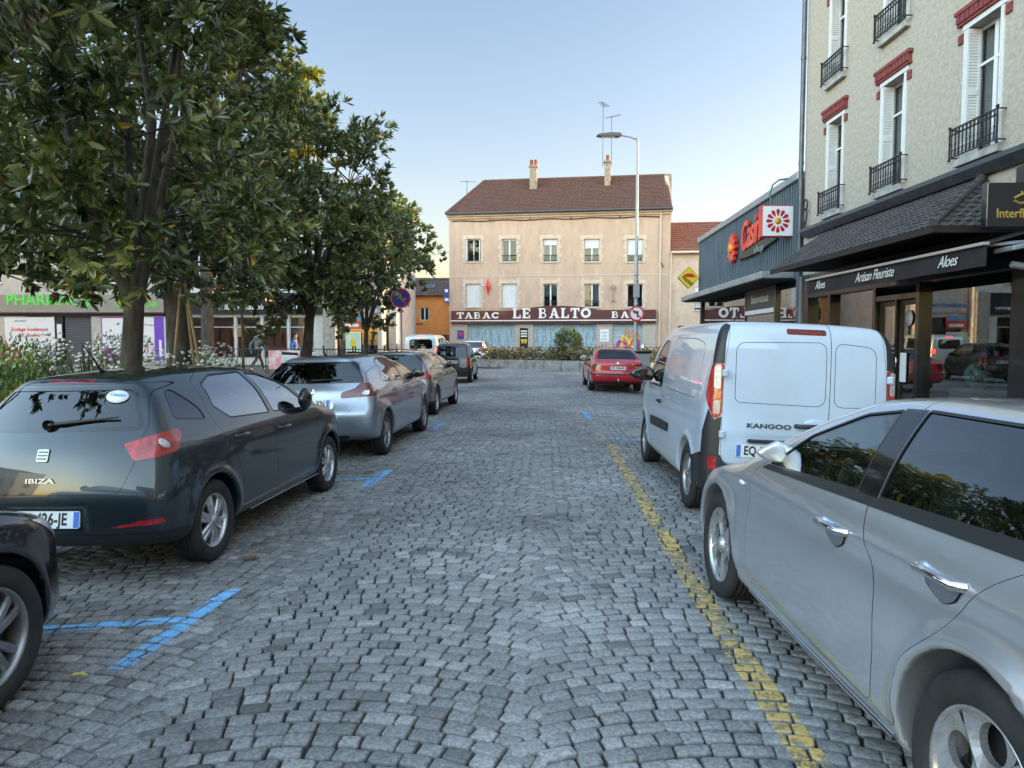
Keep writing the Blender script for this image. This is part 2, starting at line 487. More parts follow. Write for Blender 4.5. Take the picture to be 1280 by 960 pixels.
strip('pavement_right', lambda y: XR(y) + .152, lambda y: 12.0, -8, 34, lambda X, Y: gz(np.full_like(X, 3.75) + .045 * Y, Y) + .125, M_pave)
strip('pavement_left', lambda y: XL(y) - .152, lambda y: XL(y) - .75, -8, 27, lambda X, Y: gz(np.full_like(X, -4.55) + .045 * Y, Y) + .125, M_pave)
def soil_z(X, Y):
    return .08 + .34 * np.clip((XL(Y) - .9 - X) / 1.8, 0, 1) + .05 * np.sin(X * 2.1 + Y * 1.3)
strip('planting_bed', lambda y: XL(y) - .75, lambda y: -16.0, -8, 19.5, soil_z, M_soil)
grid_sheet('plaza', np.arange(-34, -3.4, 1), np.arange(19.5, 41, 1), lambda X, Y: .27 + 0 * X, M_pave)
grid_sheet('plaza_west', np.arange(-34, -15.9, 1), np.arange(-10, 20, 1), lambda X, Y: .27 + 0 * X, M_pave)

def paint_mat(name, col, wear):
    m, nt, N, L, b = nodes_of(name)
    out = N["Material Output"]
    b.inputs["Base Color"].default_value = rgb(col); b.inputs["Roughness"].default_value = .6
    tc = N.new("ShaderNodeTexCoord")
    n1 = N.new("ShaderNodeTexNoise"); n1.inputs["Scale"].default_value = 16; n1.inputs["Detail"].default_value = 7; n1.inputs["Roughness"].default_value = .75
    n2 = N.new("ShaderNodeTexNoise"); n2.inputs["Scale"].default_value = 2.2; n2.inputs["Detail"].default_value = 3
    L.new(tc.outputs["Object"], n1.inputs["Vector"]); L.new(tc.outputs["Object"], n2.inputs["Vector"])
    ad = N.new("ShaderNodeMath"); ad.operation = 'MULTIPLY_ADD'; ad.inputs[1].default_value = .55
    L.new(n2.outputs["Fac"], ad.inputs[0]); L.new(n1.outputs["Fac"], ad.inputs[2])
    mr = N.new("ShaderNodeMapRange"); mr.inputs[1].default_value = wear - .05; mr.inputs[2].default_value = wear + .07
    L.new(ad.outputs[0], mr.inputs[0])
    tr = N.new("ShaderNodeBsdfTransparent"); mx = N.new("ShaderNodeMixShader")
    L.new(mr.outputs[0], mx.inputs[0]); L.new(tr.outputs[0], mx.inputs[1]); L.new(b.outputs[0], mx.inputs[2]); L.new(mx.outputs[0], out.inputs[0])
    hs = N.new("ShaderNodeHueSaturation"); hs.inputs["Color"].default_value = rgb(col)
    m3 = N.new("ShaderNodeMapRange"); m3.inputs[1].default_value = .3; m3.inputs[2].default_value = .7; m3.inputs[3].default_value = .7; m3.inputs[4].default_value = 1.2
    L.new(n1.outputs["Fac"], m3.inputs[0]); L.new(m3.outputs[0], hs.inputs["Value"]); L.new(hs.outputs[0], b.inputs["Base Color"])
    return m
M_yellow = paint_mat('worn_yellow_paint', (.56, .39, .13), .745)
M_blue = paint_mat('worn_blue_paint', (.18, .44, .76), .65)
M_whitep = paint_mat('worn_white_paint', (.62, .62, .60), .74)
_rv = np.empty(len(ROAD.data.vertices) * 3, np.float32); ROAD.data.vertices.foreach_get('co', _rv)
_rv = _rv.reshape(-1, 25, 3)
def marking(name, mat, quads):
    """paint lying on the setts: the stone tops under the outline, a hair above the stone"""
    b = MB()
    for q in quads:
        q = [Vector(p) for p in q]
        lo = np.min([(p.x, p.y) for p in q], 0) - .1; hi = np.max([(p.x, p.y) for p in q], 0) + .1
        c = _rv[:, 24, :2]
        for i in np.where((c[:, 0] > lo[0]) & (c[:, 0] < hi[0]) & (c[:, 1] > lo[1]) & (c[:, 1] < hi[1]))[0]:
            st = _rv[i]
            faces = [[st[0 + 8 + k], st[8 + (k + 1) % 8], st[16 + (k + 1) % 8], st[16 + k]] for k in range(8)] + [[st[16 + k] for k in range(8)]]
            for f in faces:
                pl = [Vector(p) for p in f]
                n = len(q)
                for e in range(n):
                    a, bb = q[e], q[(e + 1) % n]
                    nx = Vector((-(bb - a).y, (bb - a).x))
                    out = []
                    for k in range(len(pl)):
                        p, r = pl[k], pl[(k + 1) % len(pl)]
                        dp = nx.x * (p.x - a.x) + nx.y * (p.y - a.y); dr = nx.x * (r.x - a.x) + nx.y * (r.y - a.y)
                        if dp >= 0: out.append(p)
                        if dp * dr < 0: out.append(p + (r - p) * (dp / (dp - dr)))
                    pl = out
                    if len(pl) < 3: break
                if len(pl) >= 3: b.add([p + Vector((0, 0, .0016)) for p in pl], [list(range(len(pl)))])
    return tag(b.build(name, mat), kind='structure')
def bar(a, b, w):
    a, b = Vector(a), Vector(b); d = (b - a).normalized(); n = Vector((-d.y, d.x)) * w / 2
    return [a - n, b - n, b + n, a + n]
yl = [(1.02, 1.2), (1.13, 2.6), (1.16, 4.0), (1.22, 5.3), (1.36, 8.0), (1.50, 10.9)]
marking('yellow_line', M_yellow, [bar(yl[i], yl[i + 1], .132) for i in range(5)])
marking('blue_line_near', M_blue, [bar((-1.93, 3.40), (-1.80, 4.52), .11), bar((-2.85, 3.90), (-1.90, 4.02), .10)])
marking('blue_line_middle', M_blue, [bar((-1.63, 7.75), (-1.53, 8.75), .12), bar((-2.6, 8.2), (-1.6, 8.25), .10)])
marking('blue_line_far', M_blue, [bar((-1.45, 13.0), (-1.36, 14.0), .12), bar((-2.5, 13.5), (-1.42, 13.5), .10)])
marking('blue_line_right', M_blue, [bar((1.6, 14.6), (1.63, 16.0), .12), bar((1.62, 11.6), (3.4, 11.5), .12), bar((1.6, 15.3), (3.4, 15.2), .12)])
marking('white_line', M_whitep, [bar((-2.6, 25.4), (-1.2, 25.6), .3)])
# small litter on the setts
def litter(name, label, cat, x, y, pts, mat):
    b = MB(); z = float(gz(np.array(x), np.array(y))) + .012
    b.add([(x + p[0], y + p[1], z + p[2]) for p in pts], [list(range(len(pts)))]); b.add([(x + p[0], y + p[1], z + p[2] - .003) for p in pts], [list(range(len(pts)))[::-1]])
    return tag(b.build(name, mat), label, cat)
M_deadleaf = P('dead_leaf', (.22, .10, .05), .7); M_yleaf = P('yellow_leaf', (.55, .45, .15), .6)
leafp = [(-.07, 0, 0), (-.03, -.028, .012), (.03, -.026, .018), (.08, 0, .005), (.03, .028, .02), (-.03, .026, .014)]
litter('fallen_leaf', 'curled brown leaf lying on the setts by the dark grey hatchback rear wheel', 'leaf', -1.93, 5.15, leafp, M_deadleaf)
litter('fallen_leaf', 'brown leaf lying beside the middle blue parking mark', 'leaf', -1.75, 8.6, leafp, M_deadleaf)
litter('fallen_leaf', 'small yellow leaf lying below the near blue parking mark', 'leaf', -2.07, 3.3, [(p[0] * .7, p[1] * .5, p[2]) for p in leafp], M_yleaf)
def weeds():
    b = MB()
    for _ in range(60):
        x, y = random.gauss(-.85, .35), random.gauss(3.0, .4)
        if random.random() < .15: x, y = random.uniform(-3, 0), random.uniform(2.4, 6)
        z = float(gz(np.array(x), np.array(y))) - .012
        for k in range(8):
            a = random.uniform(0, 6.28); l = random.uniform(.012, .03); xx, yy = x + random.gauss(0, .012), y + random.gauss(0, .012)
            b.add([(xx, yy, z), (xx + .004, yy, z), (xx + math.cos(a) * l, yy + math.sin(a) * l, z + random.uniform(.012, .02))], [(0, 1, 2)])
    return tag(b.build('weed_grass', P('weed_green', (.07, .11, .03), .7)), kind='stuff')
weeds()
# ------------------------------------------------------------------ vehicle bodies: rounded solids meshed, then cut into panels, panes and lamps
def catmull(pts, n=8, closed=True):
    pts = [np.array(p[:2], float) for p in pts]
    N = len(pts); out = []
    for i in range(N if closed else N - 1):
        p0 = pts[(i - 1) % N] if closed or i > 0 else pts[i]
        p1 = pts[i]; p2 = pts[(i + 1) % N]
        p3 = pts[(i + 2) % N] if closed or i + 2 < N else p2
        t1 = max(np.linalg.norm(p1 - p0), 1e-6) ** .5; t2 = max(np.linalg.norm(p2 - p1), 1e-6) ** .5; t3 = max(np.linalg.norm(p3 - p2), 1e-6) ** .5
        a0, a1, a2, a3 = 0, t1, t1 + t2, t1 + t2 + t3
        for k in range(n):
            t = a1 + (a2 - a1) * k / n
            A1 = (a1 - t) / (a1 - a0) * p0 + (t - a0) / (a1 - a0) * p1
            A2 = (a2 - t) / (a2 - a1) * p1 + (t - a1) / (a2 - a1) * p2
            A3 = (a3 - t) / (a3 - a2) * p2 + (t - a2) / (a3 - a2) * p3
            B1 = (a2 - t) / (a2 - a0) * A1 + (t - a0) / (a2 - a0) * A2
            B2 = (a3 - t) / (a3 - a1) * A2 + (t - a1) / (a3 - a1) * A3
            out.append((a2 - t) / (a2 - a1) * B1 + (t - a1) / (a2 - a1) * B2)
    if not closed: out.append(pts[-1])
    return np.array(out)
def poly_dist(poly, U, Vv):
    d2 = np.full(U.shape, 1e9); ins = np.zeros(U.shape, bool)
    n = len(poly)
    for i in range(n):
        ax, ay = poly[i]; bx, by = poly[(i + 1) % n]
        ex, ey = bx - ax, by - ay; L2 = ex * ex + ey * ey + 1e-12
        wx, wy = U - ax, Vv - ay
        t = np.clip((wx * ex + wy * ey) / L2, 0, 1)
        d2 = np.minimum(d2, (wx - ex * t) ** 2 + (wy - ey * t) ** 2)
        c = (ay > Vv) != (by > Vv)
        if abs(by - ay) > 1e-12:
            ins ^= c & (U < ex * (Vv - ay) / (by - ay) + ax)
    d = np.sqrt(d2)
    return np.where(ins, -d, d)
class Prof:
    def __init__(s, pts, res=0.012, blur=0.02, pad=0.3, spline=True):
        poly = catmull(pts, 6) if spline else np.array(pts, float)
        s.lo = poly.min(0) - pad; hi = poly.max(0) + pad; s.res = res
        s.n = np.ceil((hi - s.lo) / res).astype(int) + 1
        u = s.lo[0] + np.arange(s.n[0]) * res; v = s.lo[1] + np.arange(s.n[1]) * res
        D = poly_dist(poly, *np.meshgrid(u, v, indexing='ij'))
        k = max(1, int(round(blur / res)))
        ker = np.exp(-.5 * (np.arange(-2 * k, 2 * k + 1) / k) ** 2); ker /= ker.sum()
        Dp = np.pad(D, 2 * k, mode='edge')
        Dp = np.apply_along_axis(lambda r: np.convolve(r, ker, 'valid'), 0, Dp)
        s.D = np.apply_along_axis(lambda r: np.convolve(r, ker, 'valid'), 1, Dp)
    def __call__(s, u, v):
        a = np.clip((u - s.lo[0]) / s.res, 0, s.n[0] - 1.001); b = np.clip((v - s.lo[1]) / s.res, 0, s.n[1] - 1.001)
        i = a.astype(int); j = b.astype(int); fa = a - i; fb = b - j
        D = s.D
        return (D[i, j] * (1 - fa) + D[i + 1, j] * fa) * (1 - fb) + (D[i, j + 1] * (1 - fa) + D[i + 1, j + 1] * fa) * fb
def smax(a, b, k):
    h = np.maximum(k - np.abs(a - b), 0) / k
    return np.maximum(a, b) + h * h * k * .25
def sstep(a, b, x):
    t = np.clip((x - a) / (b - a), 0, 1)
    return t * t * (3 - 2 * t)
def surface_nets(fn, lo, hi, h):
    lo = np.array(lo); n = np.ceil((np.array(hi) - lo) / h).astype(int) + 1
    ax = [lo[i] + np.arange(n[i]) * h for i in range(3)]
    D = np.empty(n)
    for i in range(0, n[0], 32):
        X, Y, Z = np.meshgrid(ax[0][i:i + 32], ax[1], ax[2], indexing='ij')
        D[i:i + 32] = fn(np.stack([X, Y, Z], -1).reshape(-1, 3)).reshape(X.shape)
    S = D < 0
    acc = np.zeros(tuple(n - 1) + (3,)); cnt = np.zeros(tuple(n - 1))
    cells = n - 1
    def sl(off): return tuple(slice(off[a], off[a] + cells[a]) for a in range(3))
    offs = [(i, j, k) for i in (0, 1) for j in (0, 1) for k in (0, 1)]
    for o in offs:
        for a in range(3):
            if o[a] == 0:
                p = list(o); p[a] = 1; p = tuple(p)
                d0, d1 = D[sl(o)], D[sl(p)]
                m = S[sl(o)] != S[sl(p)]
                t = np.where(m, d0 / np.where(np.abs(d0 - d1) < 1e-12, 1, d0 - d1), 0)
                for b in range(3):
                    acc[..., b] += np.where(m, (t if b == a else o[b]), 0)
                cnt += m
    act = cnt > 0
    idx = -np.ones(tuple(cells), int); idx[act] = np.arange(act.sum())
    I = np.argwhere(act)
    V = lo + (I + acc[act] / cnt[act][:, None]) * h
    Q = []
    for a in range(3):
        b, c = (a + 1) % 3, (a + 2) % 3
        s0 = [slice(None)] * 3; s1 = [slice(None)] * 3
        s0[a] = slice(0, -1); s1[a] = slice(1, None)
        E = np.argwhere(S[tuple(s0)] != S[tuple(s1)])
        E = E[(E[:, b] > 0) & (E[:, c] > 0) & (E[:, b] < cells[b]) & (E[:, c] < cells[c])]
        def g(db, dc):
            q = E.copy(); q[:, b] -= db; q[:, c] -= dc
            return idx[q[:, 0], q[:, 1], q[:, 2]]
        q = np.stack([g(1, 1), g(0, 1), g(0, 0), g(1, 0)], 1)
        inside = S[E[:, 0], E[:, 1], E[:, 2]]
        q[~inside] = q[~inside][:, ::-1]
        Q.append(q)
    Q = np.concatenate(Q)
    def grad(Pp, e):
        return np.stack([(fn(Pp + d) - fn(Pp - d)) / (2 * e) for d in np.eye(3) * e], 1)
    for _ in range(3):
        d = fn(V); G = grad(V, 0.006)
        step = (d / np.maximum((G * G).sum(1), .05))[:, None] * G
        ln = np.linalg.norm(step, axis=1, keepdims=True)
        V = V - step * np.minimum(1, h * .5 / np.maximum(ln, 1e-9))
    Nn = grad(V, 0.018)
    Nn /= np.maximum(np.linalg.norm(Nn, axis=1, keepdims=True), 1e-9)
    return V, Nn, Q

class Shell:
    """polygon soup with carried normals, cut by 2D outlines"""
    def __init__(s, V, N, Q):
        s.V = [tuple(v) for v in V]; s.N = [tuple(v) for v in N]
        s.body = [tuple(int(i) for i in q) for q in Q]
    def _clip(s, faces, a, b, ux, vx, cache):
        """split faces by the line a->b (left side is kept inside)"""
        ex, ey = b[0] - a[0], b[1] - a[1]
        il = 1.0 / max(1e-9, math.hypot(ex, ey))
        dist = {}
        ins, out = [], []
        V, N = s.V, s.N
        for f in faces:
            ds = []
            for i in f:
                d = dist.get(i)
                if d is None:
                    p = V[i]; d = (ex * (p[vx] - a[1]) - ey * (p[ux] - a[0])) * il
                    if abs(d) < 1e-5: d = 0.0
                    dist[i] = d
                ds.append(d)
            if min(ds) >= 0: ins.append(f); continue
            if max(ds) <= 0: out.append(f); continue
            fi, fo = [], []
            n = len(f)
            for k in range(n):
                i, j = f[k], f[(k + 1) % n]; di, dj = ds[k], ds[(k + 1) % n]
                if di >= 0: fi.append(i)
                if di <= 0: fo.append(i)
                if di * dj < 0:
                    key = (min(i, j), max(i, j)); v = cache.get(key)
                    if v is None:
                        if i > j: i2, j2, d1, d2 = j, i, dj, di
                        else: i2, j2, d1, d2 = i, j, di, dj
                        t = d1 / (d1 - d2)
                        pa, pb, na, nb = V[i2], V[j2], N[i2], N[j2]
                        V.append(tuple(pa[q] + (pb[q] - pa[q]) * t for q in range(len(pa))))
                        nn = [na[q] + (nb[q] - na[q]) * t for q in range(3)]
                        l = math.sqrt(sum(q * q for q in nn)) or 1
                        N.append(tuple(q / l for q in nn))
                        v = len(V) - 1; cache[key] = v
                    fi.append(v); fo.append(v)
            if len(fi) > 2: ins.append(tuple(fi))
            if len(fo) > 2: out.append(tuple(fo))
        return ins, out
    def cut(s, faces, poly, view, cond):
        """returns (inside, rest); poly in (x,z) for view 'side', (y,z) for 'end', (x,y) for 'top'"""
        ux, vx = {'side': (0, 2), 'end': (1, 2), 'top': (0, 1), 'corner': (3, 2)}[view]
        if view == 'corner':                # distance run round the corner of the body, from the middle of the tail (or nose) along the flank
            for i in range(len(s.V)):
                p = s.V[i]; s.V[i] = (p[0], p[1], p[2], (p[0] - s.xr if s.cend == 'rear' else s.xf - p[0]) + abs(p[1]))
        poly = [tuple(p) for p in poly]
        ar = sum(poly[i][0] * poly[(i + 1) % len(poly)][1] - poly[(i + 1) % len(poly)][0] * poly[i][1] for i in range(len(poly)))
        if ar < 0: poly = poly[::-1]
        lo0, hi0 = min(p[0] for p in poly), max(p[0] for p in poly); lo1, hi1 = min(p[1] for p in poly), max(p[1] for p in poly)
        cand, rest = [], []
        V, N = s.V, s.N
        for f in faces:
            us = [V[i][ux] for i in f]; vs_ = [V[i][vx] for i in f]
            if max(us) < lo0 or min(us) > hi0 or max(vs_) < lo1 or min(vs_) > hi1 or not cond(V[f[0]], N[f[0]]): rest.append(f)
            else: cand.append(f)
        n = len(poly); conv = True
        for i in range(n):
            a, b, c = poly[i], poly[(i + 1) % n], poly[(i + 2) % n]
            if (b[0] - a[0]) * (c[1] - b[1]) - (b[1] - a[1]) * (c[0] - b[0]) < -1e-7: conv = False; break
        inside = []
        cache = {}
        if conv: pieces = [poly]
        else: pieces = s._convex(poly)
        for pc in pieces:
            cur = cand; cand = []
            for i in range(len(pc)):
                cur, o = s._clip(cur, pc[i], pc[(i + 1) % len(pc)], ux, vx, cache if False else {})
                cand += o
            inside += cur
        return inside, rest + cand
    def _convex(s, poly):
        tris = tessellate_polygon([[Vector((p[0], p[1], 0)) for p in poly]])
        pcs = []
        for t in tris:
            t = list(t)
            a, b, c = (poly[i] for i in t)
            if (b[0] - a[0]) * (c[1] - a[1]) - (b[1] - a[1]) * (c[0] - a[0]) < 0: t = t[::-1]
            pcs.append(t)
        merged = True
        def convex(ix):
            m = len(ix)
            for i in range(m):
                a, b, c = poly[ix[i]], poly[ix[(i + 1) % m]], poly[ix[(i + 2) % m]]
                if (b[0] - a[0]) * (c[1] - b[1]) - (b[1] - a[1]) * (c[0] - b[0]) < -1e-9: return False
            return True
        while merged:
            merged = False
            for i in range(len(pcs)):
                for j in range(i + 1, len(pcs)):
                    A, B = pcs[i], pcs[j]
                    for k in range(len(A)):
                        e0, e1 = A[k], A[(k + 1) % len(A)]
                        for l in range(len(B)):
                            if B[l] == e1 and B[(l + 1) % len(B)] == e0:
                                nw = [A[(k + 1 + q) % len(A)] for q in range(len(A))] + [B[(l + 2 + q) % len(B)] for q in range(len(B) - 2)]
                                if convex(nw):
                                    pcs[i] = nw; pcs.pop(j); merged = True
                            if merged: break
                        if merged: break
                    if merged: break
                if merged: break
        return [[poly[i] for i in p] for p in pcs]
    def make(s, name, faces, mat, parent, off=0.0, liner=None, thick=0.025, jog=None, flat=False):
        use = {}
        V, N, Fc = [], [], []
        for f in faces:
            g = []
            for i in f:
                k = use.get(i)
                if k is None:
                    k = len(V); use[i] = k
                    p, n = s.V[i], s.N[i]
                    o = off + (jog(p) if jog else 0)
                    V.append(tuple(p[q] + n[q] * o for q in range(3))); N.append(n)
                g.append(k)
            g = [g[q] for q in range(len(g)) if g[q] != g[q - 1]]
            if len(g) > 2: Fc.append(g)
        mats = [mat]; fm = [0] * len(Fc)
        if liner is not None:
            ed = {}
            for f in Fc:
                for k in range(len(f)):
                    ed[(f[k], f[(k + 1) % len(f)])] = 1
            bd = [e for e in ed if (e[1], e[0]) not in ed]
            n0 = len(V)
            V += [tuple(V[i][q] - N[i][q] * thick for q in range(3)) for i in range(n0)]
            N += [tuple(-q for q in N[i]) for i in range(n0)]
            base = list(Fc)
            Fc += [[i + n0 for i in f[::-1]] for f in base]
            fm += [1] * len(base)
            # rim with its own vertices so that it does not bend the outer normals
            for a, b in bd:
                pa, pb = V[a], V[b]; m = len(V)
                c = Vector(s_sub(pb, pa)).cross(Vector(N[a]))
                c = tuple(c.normalized()) if c.length > 1e-9 else N[a]
                V += [pa, pb, V[b + n0], V[a + n0]]; N += [c] * 4
                Fc.append([m + 1, m, m + 3, m + 2]); fm.append(1)
            mats.append(liner)
        return mesh_obj(name, V, Fc, mats, parent, fm, True, N)
def s_sub(a, b): return (a[0] - b[0], a[1] - b[1], a[2] - b[2])

def inset(poly, d):
    n = len(poly)
    ar = sum(poly[i][0] * poly[(i + 1) % n][1] - poly[(i + 1) % n][0] * poly[i][1] for i in range(n))
    sg = 1 if ar > 0 else -1
    out = []
    for i in range(n):
        a, b, c = (Vector(poly[i - 1][:2]), Vector(poly[i][:2]), Vector(poly[(i + 1) % n][:2]))
        e1 = (b - a).normalized(); e2 = (c - b).normalized()
        n1 = Vector((-e1.y, e1.x)) * sg; n2 = Vector((-e2.y, e2.x)) * sg
        m = (n1 + n2); m = m / max(.35, m.length_squared / 2) * 0.5 if m.length > 1e-6 else n1
        out.append((b.x + m.x * d, b.y + m.y * d))
    return out
def rounded(poly, r, n=4):
    """outline with rounded corners; a corner (x, y, r) carries its own radius"""
    out = []; N = len(poly)
    for i in range(N):
        a, b, c = Vector(poly[i - 1][:2]), Vector(poly[i][:2]), Vector(poly[(i + 1) % N][:2])
        rr = poly[i][2] if len(poly[i]) > 2 else r
        d1 = (a - b); d2 = (c - b)
        q = min(rr, d1.length * .45, d2.length * .45)
        if q < 1e-4: out.append((b.x, b.y)); continue
        p1 = b + d1.normalized() * q; p2 = b + d2.normalized() * q
        for k in range(n + 1):
            t = k / n
            v = p1 * (1 - t) ** 2 + b * 2 * t * (1 - t) + p2 * t * t
            out.append((v.x, v.y))
    return out

# ------------------------------------------------------------------ wheels
def wheel(parent, x, y, R, W, rimR, style, M):
    """y > 0: left side of the car. M: dict of materials"""
    sg = 1 if y > 0 else -1
    hub = MB(); hub.lathe([(0.0, -.02), (rimR * .75, -.02), (rimR * .78, .01), (0.0, .01)], 24, 'y', 0)
    o = hub.build('wheel', M['disc'], parent); o.location = (x, y, R)
    if sg < 0: o.rotation_euler = (0, 0, math.pi)
    h = W / 2
    t = MB()
    prof = [(rimR, -h * .78), (rimR + .012, -h * .92), (R - .055, -h), (R - .018, -h * .93), (R - .004, -h * .78),
            (R, -h * .6)]
    for g in (-.42, -.14, .14, .42):       # tread grooves
        prof += [(R, h * (g - .06)), (R - .007, h * (g - .045)), (R - .007, h * (g + .045)), (R, h * (g + .06))]
    prof += [(R, h * .6), (R - .004, h * .78), (R - .018, h * .93), (R - .055, h), (rimR + .02, h * .94), (rimR + .012, h * .9), (rimR, h * .78)]
    t.lathe(prof, 48, 'y', 0)
    tyre = t.build('tyre', M['tyre'], o)
    r = MB()
    lip = [(rimR + .004, -h * .7), (rimR * .9, -h * .6), (rimR * .88, h * .25), (rimR * .93, h * .62), (rimR * .955, h * .78), (rimR * 1.0, h * .86), (rimR * 1.012, h * .82), (rimR * 1.01, h * .6)]
    r.lathe(lip, 48, 'y', 0)
    n, kind = style
    yo = h * .62
    def spoke(a, w0, w1, r0=.03, r1=None, dep=.03, lift=.02):
        r1 = r1 or rimR * .95
        V = []
        st = [(r0, w0, yo + lift), ((r0 + r1) * .5, (w0 + w1) * .5, yo + lift * .7), (r1, w1, yo)]
        for (rr, ww, yy) in st:
            for (dx, dy) in ((-ww, -.012), (-ww * .62, 0), (ww * .62, 0), (ww, -.012), (ww * .9, -dep), (-ww * .9, -dep)):
                V.append((rr * math.sin(a) + dx * math.cos(a), yy + dy, rr * math.cos(a) - dx * math.sin(a)))
        Fc = []
        for k in range(2):
            for j in range(6):
                Fc.append((k * 6 + j, k * 6 + (j + 1) % 6, (k + 1) * 6 + (j + 1) % 6, (k + 1) * 6 + j))
        r.add(V, Fc, 0, False)
    for k in range(n):
        a = 2 * math.pi * (k + .15) / n
        if kind == 'twin':
            q = .62 / n
            spoke(a - q * 1.6, .021, .019); spoke(a + q * 1.6, .021, .019)
        elif kind == 'single':
            spoke(a, .026, .02)
        elif kind == 'wide':
            spoke(a, .03, .05, lift=.012)
        elif kind == 'star':
            spoke(a, .04, .022)
    if kind == 'holes':                     # disc with round openings, one per lobe
        ring_n = 64
        rc, ro = rimR * .62, rimR * .255
        for k in range(n):
            a0 = 2 * math.pi * k / n
            for q in range(20):
                def pt(th):
                    # outer sector boundary point and hole point at angle th round the hole
                    cx, cz = rc * math.sin(a0), rc * math.cos(a0)
                    hx, hz = cx + ro * math.sin(th), cz + ro * math.cos(th)
                    # push outwards until sector limit
                    best = .0
                    for m in range(1, 60):
                        s_ = ro + m * rimR * .012
                        X, Z = cx + s_ * math.sin(th), cz + s_ * math.cos(th)
                        rr = math.hypot(X, Z); an = (math.atan2(X, Z) - a0 + math.pi) % (2 * math.pi) - math.pi
                        if rr > rimR * .95 or abs(an) > math.pi / n or rr < .035: break
                        best = s_
                    best = max(best, ro + .003)
                    return (hx, hz), (cx + best * math.sin(th), cz + best * math.cos(th))
                t0, t1 = 2 * math.pi * q / 20, 2 * math.pi * (q + 1) / 20
                (h0, o0), (h1, o1) = pt(t0), pt(t1)
                r.add([(h0[0], yo - .03, h0[1]), (h1[0], yo - .03, h1[1]), (h1[0], yo - .006, h1[1]), (h0[0], yo - .006, h0[1]), (o1[0], yo + .008, o1[1]), (o0[0], yo + .008, o0[1])],
                      [(0, 1, 2, 3), (3, 2, 4, 5)], 0, False)
    r.lathe([(0, yo + .03), (.03, yo + .03), (.036, yo + .022), (.05, yo + .012), (.058, yo - .02)], 20, 'y', 0)
    for k in range(5):
        a = 2 * math.pi * k / 5
        r.lathe([(0, yo + .012), (.008, yo + .012), (.008, yo - .01)], 8, 'y', 1, Matrix.Translation((.045 * math.sin(a), 0, .045 * math.cos(a))))
    r.build('rim', [M['rim'], M['disc']], o)
    return o

def ellipsoid_sdf(P_, c, r):
    q = (P_ - np.array(c)) / np.array(r)
    k0 = np.linalg.norm(q, axis=1); k1 = np.linalg.norm(q / np.array(r), axis=1)
    return k0 * (k0 - 1) / np.maximum(k1, 1e-9)

